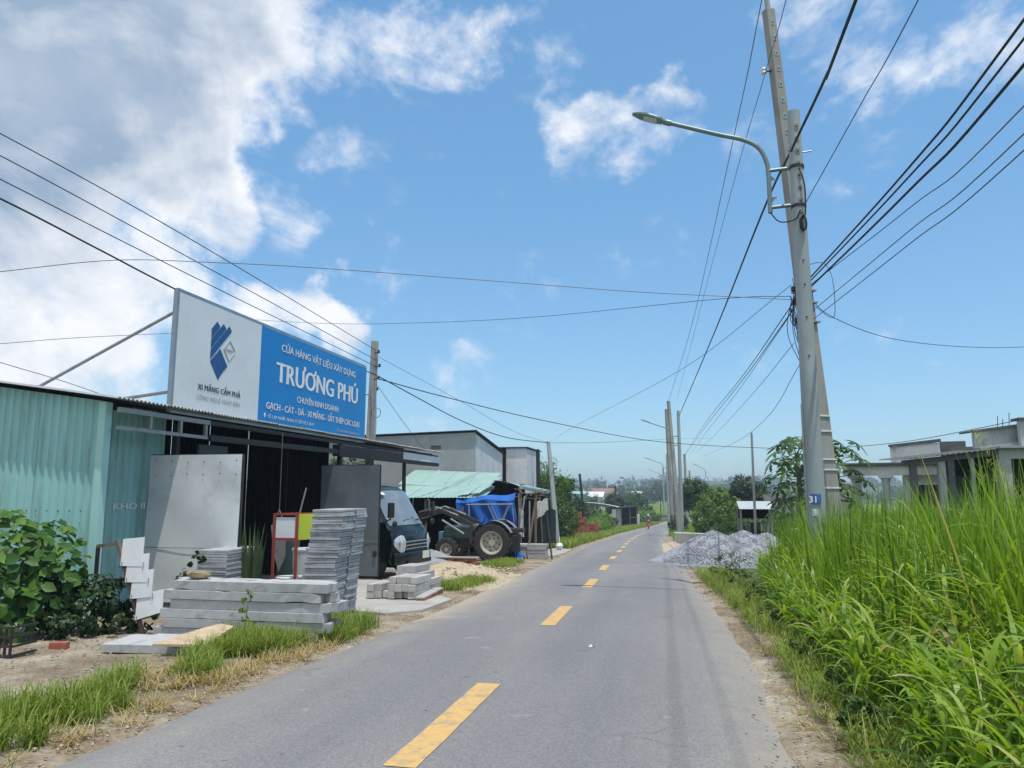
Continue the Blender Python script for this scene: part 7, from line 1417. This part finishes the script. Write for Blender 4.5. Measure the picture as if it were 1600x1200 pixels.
tree('low_shrub', 'dark low shrub in the shade at the foot of the teal wall', (-6.85, 8.05), [((0, 0, 0.35), (0.40, 0.30, 0.34)), ((0.35, -0.2, 0.22), (0.32, 0.25, 0.22)), ((-0.4, -0.2, 0.35), (0.4, 0.3, 0.34)), ((0.55, 0.15, 0.2), (0.25, 0.25, 0.22)), ((0.1, -0.5, 0.15), (0.35, 0.25, 0.16))], 3600, 0.075, 'dark_leaf', (0.015, 0.008), 'shrub', TG, 'stem_green')
tree('low_shrub', 'small dark seedling between the tile rack and the concrete posts', (-5.98, 8.62), [((0, 0, 0.62), (0.14, 0.12, 0.30)), ((0.1, 0, 0.82), (0.09, 0.08, 0.12))], 420, 0.06, 'dark_leaf', (0.012, 0.006), 'shrub', TG, 'stem_green')
tree('low_shrub', 'thin pinnate weed growing in front of the concrete posts', (-4.62, 7.72), [((0, 0, 0.42), (0.10, 0.06, 0.16)), ((0.03, 0, 0.22), (0.08, 0.06, 0.10))], 130, 0.045, 'verge_grass', (0.006, 0.003), 'weed', TG, 'stem_green', 3)
cr = thing('plastic_crate', 'dark slotted plastic crate half hidden under the vine', 'crate', (-6.62, 6.62, zg(6.6)))
for i in range(7): MB().box((-0.2 + i * 0.066, -0.15, 0.14), (0.02, 0.02, 0.28)).build('slat', M['dark_steel'], cr)
for zz in (0.01, 0.1, 0.19, 0.28): MB().box((0, -0.15, zz), (0.42, 0.022, 0.02)).build('rim', M['dark_steel'], cr); MB().box((0.21, 0, zz), (0.022, 0.3, 0.02)).build('rim', M['dark_steel'], cr)
o = MB().box((0, 0, 0.05), (0.22, 0.11, 0.10)).build('loose_brick', M['brick_red'], bevel=0.006); o.location = (-6.36, 7.02, zg(7.02) - 0.02); o.rotation_euler = (0, 0, 0.3); o.scale = (0.8, 0.8, 0.8); tag(o, 'red brick lying in the shade below the vine', 'brick')
# ------------------------------------------------------------------ grasses
def scatter(fn, n):
    out = [];
    while len(out) < n:
        p = fn()
        if p: out.append(p)
    return np.array(out)
def grass_obj(name, label, P, L, W, lean, droop, mt, segs=4, rb=(2, 2.4)):
    n = len(P); V, F, r = blades(P, rng.uniform(0, 6.28, n), L, W, lean, droop, rng.beta(rb[0], rb[1], n), segs); o = obj(name, np_mesh(name, V, F, r, M[mt]), M[mt]); tag(o, label, 'grass', kind='stuff'); return o
def noise2(x, y): return math.sin(x * 2.3 + 1.7 * math.sin(y * 1.1)) * math.sin(y * 1.9 + 0.7 * math.sin(x * 3.1))
def verge_left(y0, y1, q0, q1, thr, wob_s=0.0):
    def f():
        y = random.uniform(y0, y1); x = lerp(LE, y) - random.uniform(q0, q1) + 0.12 * wob(y, wob_s)
        return (x, y, zg(y) - 0.01) if noise2(x * 1.6, y * 1.6) > thr + random.uniform(-0.35, 0.35) else None
    return f
def tuft_pts(centres, per, spread):
    out = []
    for x, y in centres:
        for _ in range(per): a = random.uniform(0, 6.28); r = abs(random.gauss(0, spread)); yy = y + r * math.sin(a); out.append((x + r * math.cos(a), yy, zg(yy) - 0.01))
    return np.array(out)
def band(pts, n):
    """points spread in a polygonal strip given as (y, xmin, xmax)"""
    def f():
        i = random.randrange(len(pts) - 1); (ya, a0, a1), (yb, b0, b1) = pts[i], pts[i + 1]
        t = random.random(); y = ya + (yb - ya) * t; x0 = a0 + (b0 - a0) * t; x1 = a1 + (b1 - a1) * t
        return (random.uniform(x0, x1), y)
    return [f() for _ in range(n)]
C = band([(3.2, -4.7, -3.75), (4.3, -4.65, -3.85), (5.4, -4.5, -3.95), (6.4, -4.55, -3.95)], 230) + band([(6.3, -4.5, -3.85), (7.2, -4.5, -3.9), (7.75, -4.6, -3.8)], 170) + band([(7.9, -3.8, -3.62), (8.6, -4.2, -3.68), (9.3, -4.4, -3.72)], 110) + band([(7.3, -5.0, -4.3), (7.75, -4.9, -4.2)], 40)
C = [c for c in C if noise2(c[0] * 2.1 + 3, c[1] * 1.7 + 1) > -0.12 or c[1] > 7.4]
P = tuft_pts(C, 38, 0.075); n = len(P)
grass_obj('verge_grass', 'bright green grass growing along the left edge of the road', P, rng.uniform(0.08, 0.30, n), rng.uniform(0.005, 0.011, n), rng.uniform(0.05, 0.5, n), rng.uniform(0.2, 1.3, n), 'verge_grass', 4, (2, 3))
C = band([(3.0, -4.0, -3.62), (5, -4.0, -3.6), (7, -3.95, -3.6), (9, -3.9, -3.6)], 120) + band([(5.6, -4.6, -3.7), (6.6, -4.6, -3.75)], 70)
C = [c for c in C if noise2(c[0] * 3.1 + 1, c[1] * 2.3) > -0.2]
P = tuft_pts(C, 26, 0.06); n = len(P)
grass_obj('dry_grass', 'straw coloured dry grass at the left road edge', P, rng.uniform(0.05, 0.2, n), rng.uniform(0.004, 0.008, n), rng.uniform(0.4, 1.3, n), rng.uniform(0.2, 1.2, n), 'dry_grass', 3)
C = band([(14.2, -4.75, -4.0), (15.6, -4.5, -3.85), (16.3, -4.3, -3.8)], 60) + band([(20.4, -5.4, -4.4), (21.8, -5.3, -4.5), (23.6, -5.0, -4.5)], 80) + band([(19.6, -7.0, -5.6), (20.4, -7.0, -5.6)], 25)
P = tuft_pts(C, 60, 0.12); n = len(P)
grass_obj('verge_grass', 'low grass patches between the truck, the tractor and the road', P, rng.uniform(0.08, 0.22, n), rng.uniform(0.008, 0.014, n), rng.uniform(0.1, 0.6, n), rng.uniform(0.2, 1.0, n), 'verge_grass', 3)
def lv():
    y = random.uniform(34, 118); q = abs(random.gauss(0, 1.2)) + 0.2; return (lerp(LE, y) - q, y, zg(y) - 0.01)
P = scatter(lv, 26000); n = len(P)
grass_obj('verge_grass', 'grass verge along the far left side of the road', P, rng.uniform(0.15, 0.5, n), rng.uniform(0.03, 0.05, n), rng.uniform(0.1, 0.5, n), rng.uniform(0.2, 1.0, n), 'verge_grass', 3)
def rv():
    y = random.uniform(27, 118); q = random.uniform(0.5, 4.5) if y < 60 else random.uniform(0.3, 3.0)
    if y < 48 and q < 1.6: return None
    return (lerp(RE, y) + q, y, zg(y) - 0.01)
P = scatter(rv, 24000); n = len(P)
grass_obj('verge_grass', 'grass verge around the poles beyond the gravel heap', P, rng.uniform(0.2, 0.7, n), rng.uniform(0.02, 0.04, n), rng.uniform(0.1, 0.5, n), rng.uniform(0.2, 1.0, n), 'tall_grass', 3)
# short scrubby grass on the right road edge
C = band([(3.0, 1.05, 1.5), (6, 1.05, 1.5), (9, 1.12, 1.6), (13, 1.0, 1.6), (17, 0.75, 1.5), (21.5, 0.75, 1.6)], 420)
P = tuft_pts(C, 30, 0.09); n = len(P)
grass_obj('verge_grass', 'short scrubby grass between the road and the tall grass', P, rng.uniform(0.06, 0.30, n), rng.uniform(0.005, 0.010, n), rng.uniform(0.1, 0.8, n), rng.uniform(0.3, 1.4, n), 'verge_grass', 4)
C = band([(3.0, 0.85, 1.25), (6, 0.9, 1.2), (9, 0.95, 1.3), (13, 0.8, 1.2), (20, 0.65, 1.0)], 190)
P = tuft_pts(C, 16, 0.08); n = len(P)
grass_obj('dry_grass', 'straw coloured litter along the right road edge', P, rng.uniform(0.04, 0.14, n), rng.uniform(0.004, 0.008, n), rng.uniform(0.7, 1.5, n), rng.uniform(0.1, 0.6, n), 'dry_grass', 3)
# the tall stand of elephant grass: canes with arching leaves in front, dense upright blades behind
def elephant():
    parts = []; cl = []
    def front(y): return lerp([(2.4, 1.30), (5, 1.36), (7, 1.40), (9, 1.40), (12, 1.45), (15, 1.6), (18, 2.0), (20, 2.6), (22, 3.6), (24, 4.8), (27, 5.6)], y)
    # fountain-like clumps of long arching leaves along the front, spaced so that dark gaps stay between them
    tries = 0
    while tries < 9000 and len(cl) < 420:
        tries += 1; y = 2.3 + 19.5 * random.random() ** 1.4; x = front(y) + 0.02 + 1.9 * random.random() ** 1.3 + 0.05 * y * random.random()
        gap = 0.20 + 0.012 * y
        if all((x - a) ** 2 + (y - b) ** 2 > gap * gap for a, b, _ in cl): cl.append((x, y, min(1.12, 0.52 + 0.42 * (x - front(y))) * random.uniform(0.85, 1.15)))
    Pl, Az, L, W, Le, Dr, Rn = [], [], [], [], [], [], []
    for x, y, s in cl:
        tone = random.gauss(0.02, 0.13); far = max(1.0, math.hypot(x, y) / 9); nl = int(40 / far ** 0.6); ph = random.uniform(0, 6.28)
        for j in range(nl):
            f = j / nl; a = ph + j * 2.4 + random.uniform(-0.5, 0.5); h0 = s * (0.05 + 0.75 * f) * random.uniform(0.7, 1.1); r0 = 0.05 * random.random()
            Pl.append((x + r0 * math.cos(a) + 0.05 * random.gauss(0, 1), y + r0 * math.sin(a) + 0.05 * random.gauss(0, 1), zg(y) + h0)); Az.append(a)
            L.append(s * random.uniform(0.62, 1.12) * (1 - 0.25 * f)); W.append(random.uniform(0.020, 0.044) * min(1.25, far ** 0.3)); Le.append(random.uniform(0.12, 0.50) * (1.15 - 0.5 * f)); Dr.append(random.uniform(1.0, 2.5))
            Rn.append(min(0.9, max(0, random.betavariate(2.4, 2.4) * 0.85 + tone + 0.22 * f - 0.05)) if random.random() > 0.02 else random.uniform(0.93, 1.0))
        for k in range(5):   # the cane of the clump
            Pl.append((x + 0.06 * random.gauss(0, 1), y + 0.06 * random.gauss(0, 1), zg(y))); Az.append(random.uniform(0, 6.28)); L.append(s * 1.05); W.append(0.013); Le.append(random.uniform(0, 0.15)); Dr.append(random.uniform(0, 0.3)); Rn.append(random.uniform(0.3, 0.6))
    A = [np.array(q, float) for q in (Pl, Az, L, W, Le, Dr, Rn)]
    parts.append(blades(*A, segs=8))
    # dense upright blades behind
    Q = []
    for i in range(1250):
        y = 4.6 + 22.5 * random.random(); x = front(y) + (0.45 if 7 < y < 17 else 0.8) + random.random() ** 1.15 * (1.7 + 0.62 * y); s = random.uniform(0.85, 1.15) * min(1, 0.68 + 0.30 * (x - front(y))); tn = random.gauss(0, 0.10)
        for k in range(22): Q.append((x + random.gauss(0, 0.12), y + random.gauss(0, 0.12), s, tn))
    Q = np.array(Q); n = len(Q); P_ = np.stack([Q[:, 0], Q[:, 1], -0.035 * Q[:, 1]], 1)
    parts.append(blades(P_, rng.uniform(0, 6.28, n), rng.uniform(1.05, 1.85, n) * Q[:, 2], rng.uniform(0.014, 0.030, n), np.abs(rng.normal(0, 0.11, n)), rng.uniform(0.0, 0.55, n), np.where(rng.uniform(0, 1, n) < 0.015, 0.97, np.clip(rng.beta(2.2, 1.9, n) * 0.85 + Q[:, 3], 0, 0.9)), 5))
    # dead straw canes standing among the green
    m = 60; yy = 2.8 + 20 * rng.uniform(0, 1, m) ** 1.3; xx = np.array([front(t) for t in yy]) + np.abs(rng.normal(0, 1.2, m)) + 0.05
    parts.append(blades(np.stack([xx, yy, -0.035 * yy], 1), rng.uniform(0, 6.28, m), rng.uniform(0.5, 1.5, m), rng.uniform(0.006, 0.012, m), np.abs(rng.normal(0.1, 0.25, m)), rng.uniform(0.0, 1.2, m), rng.uniform(0.94, 1.0, m), 5))
    V, F, r = cat(parts)
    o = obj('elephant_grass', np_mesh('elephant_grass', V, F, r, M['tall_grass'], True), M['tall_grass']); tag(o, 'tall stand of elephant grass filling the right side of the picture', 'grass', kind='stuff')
    # plumed seed heads at the right edge
    parts = []
    for i in range(26):
        x = random.uniform(4.6, 6.6); y = random.uniform(9.5, 12.5); a = random.uniform(2.4, 4.2); H = random.uniform(1.7, 2.5)
        st = np.array([[x, y, zg(y)]]); parts.append(blades(st, np.array([a]), np.array([H * 1.15]), np.array([0.012]), np.array([0.05]), np.array([0.7]), np.array([0.9]), 8))
        m = 46; t = rng.uniform(0.62, 1.0, m); th = 0.05 + 0.7 * t ** 1.3 * 0.6; hx = H * 1.15 * t * np.sin(th * 0.55); hz = H * 1.15 * t * np.cos(th * 0.55)
        parts.append(blades(np.stack([x + hx * math.cos(a), y + hx * math.sin(a), zg(y) + hz], 1), rng.uniform(0, 6.28, m), rng.uniform(0.10, 0.26, m), np.full(m, 0.005), rng.uniform(0.3, 1.0, m), rng.uniform(0.2, 1.2, m), rng.uniform(0.85, 1.0, m), 3))
    V, F, r = cat([(p[0], p[1], p[2]) for p in [blades_fix(q, 8) for q in parts]])
    o = obj('seed_plumes', np_mesh('seed_plumes', V, F, r, M['tall_grass']), M['tall_grass']); tag(o, 'pale feathery seed plumes above the tall grass at the right edge', 'grass', kind='stuff')
def blades_fix(q, s): return q
elephant()
for i, (x, y, sc) in enumerate(((1.18, 5.4, 0.16), (1.25, 6.6, 0.2), (1.30, 8.1, 0.17), (1.28, 10.2, 0.24), (1.35, 12.6, 0.26), (1.30, 15.3, 0.3), (1.1, 18.4, 0.34), (1.6, 20.6, 0.4))):
    wd_ = ['nearest', 'second', 'third', 'fourth', 'fifth', 'sixth', 'seventh', 'farthest'][i]
    tree('broadleaf_weed', 'small broadleaf weed at the foot of the tall grass, %s along the right verge' % wd_, (x, y), [((0, 0, sc), (sc * 0.9, sc * 0.9, sc * 0.75)), ((sc * 0.7, sc * 0.5, sc * 0.7), (sc * 0.6, sc * 0.6, sc * 0.5))], 260, 0.05, 'shrub', (0.006, 0.004), 'weed', 'weeds on the right verge', 'stem_green', 4, 0.3, 0.15)
# grit, crumbs of asphalt and litter along both road edges
def pebbles(name, label, n, fn, smin, smax, mt):
    P = scatter(fn, n); s = rng.uniform(smin, smax, n); d = rng.normal(size=(n, 6, 3)) * 0.25; oct_ = np.array([[1, 0, 0], [-1, 0, 0], [0, 1, 0], [0, -1, 0], [0, 0, 0.6], [0, 0, -0.6]])[None]
    V = (P[:, None, :] + (oct_ + d) * s[:, None, None]).reshape(-1, 3); f = np.array([[0, 2, 4], [2, 1, 4], [1, 3, 4], [3, 0, 4], [2, 0, 5], [1, 2, 5], [3, 1, 5], [0, 3, 5]]); F = ((np.arange(n) * 6)[:, None, None] + f[None]).reshape(-1, 3)
    o = obj(name, np_mesh(name, V, F, rng.uniform(0, 1, n * 6), M[mt]), M[mt]); tag(o, label, 'pebbles', kind='stuff')
def redge(): y = 2.6 + 18 * random.random() ** 1.5; x = lerp(RE, y) + random.gauss(0.10, 0.16); return (x, y, zg(y) + 0.005)
def ledge(): y = 3 + 17 * random.random() ** 1.3; x = lerp(LE, y) - abs(random.gauss(0, 0.5)) + 0.1; return (x, y, zg(y) + 0.005)
def yard(): y = random.uniform(4.5, 8.4); x = random.uniform(-7.2, -4.4); return (x, y, zg(y) + 0.005)
def sandy(): y = random.uniform(14, 21); x = random.uniform(-6.2, -3.9); return (x, y, zg(y) + 0.02 + 0.25 * max(0, 1 - math.hypot((x + 5.35) / 1.35, (y - 18.2) / 2.6)))
pebbles('grit', 'grit and asphalt crumbs along the right road edge', 1100, redge, 0.003, 0.013, 'pole_old'); pebbles('grit', 'grit along the left road edge', 1200, ledge, 0.004, 0.016, 'sandy'); pebbles('grit', 'small stones strewn over the pale dirt left of the posts', 1300, yard, 0.004, 0.017, 'pole_old'); pebbles('grit', 'rubble crumbs on the sand heap before the truck', 500, sandy, 0.012, 0.05, 'sandy')
for x, y, s, lb in ((-0.85, 8.3, 0.05, 'small white paper scrap on the right lane'), (1.25, 9.2, 0.07, 'white paper scrap on the right verge'), (1.18, 4.3, 0.05, 'dark crumpled litter at the right road edge near the camera')):
    o = MB().grid(4, 3, lambda u, v: ((u - 0.5) * s * 2, (v - 0.5) * s, 0.012 + 0.02 * math.sin(u * 5) * math.sin(v * 4))).build('litter', M['cloth_pale' if 'white' in lb else 'truck_black']); o.location = (x, y, zg(y) + 0.02); o.rotation_euler = (0, 0, random.uniform(0, 3)); tag(o, lb, 'litter')
# ================================================================== HAZE
HAZE = 0.0008
if HAZE > 0:
    m = bpy.data.materials.new('haze_air'); m.use_nodes = True; N = m.node_tree.nodes; N.clear(); out = N.new('ShaderNodeOutputMaterial'); pv = N.new('ShaderNodeVolumePrincipled'); pv.inputs['Color'].default_value = (0.72, 0.86, 1.0, 1); pv.inputs['Density'].default_value = HAZE; pv.inputs['Anisotropy'].default_value = 0.2
    m.node_tree.links.new(pv.outputs[0], out.inputs['Volume'])
    o = MB().box2((-2700, -1600, -6.5), (2700, 3100, 18)).build('haze', m); tag(o, kind='stuff'); o['label'] = 'thin pale haze over the whole place'; o['category'] = 'haze'
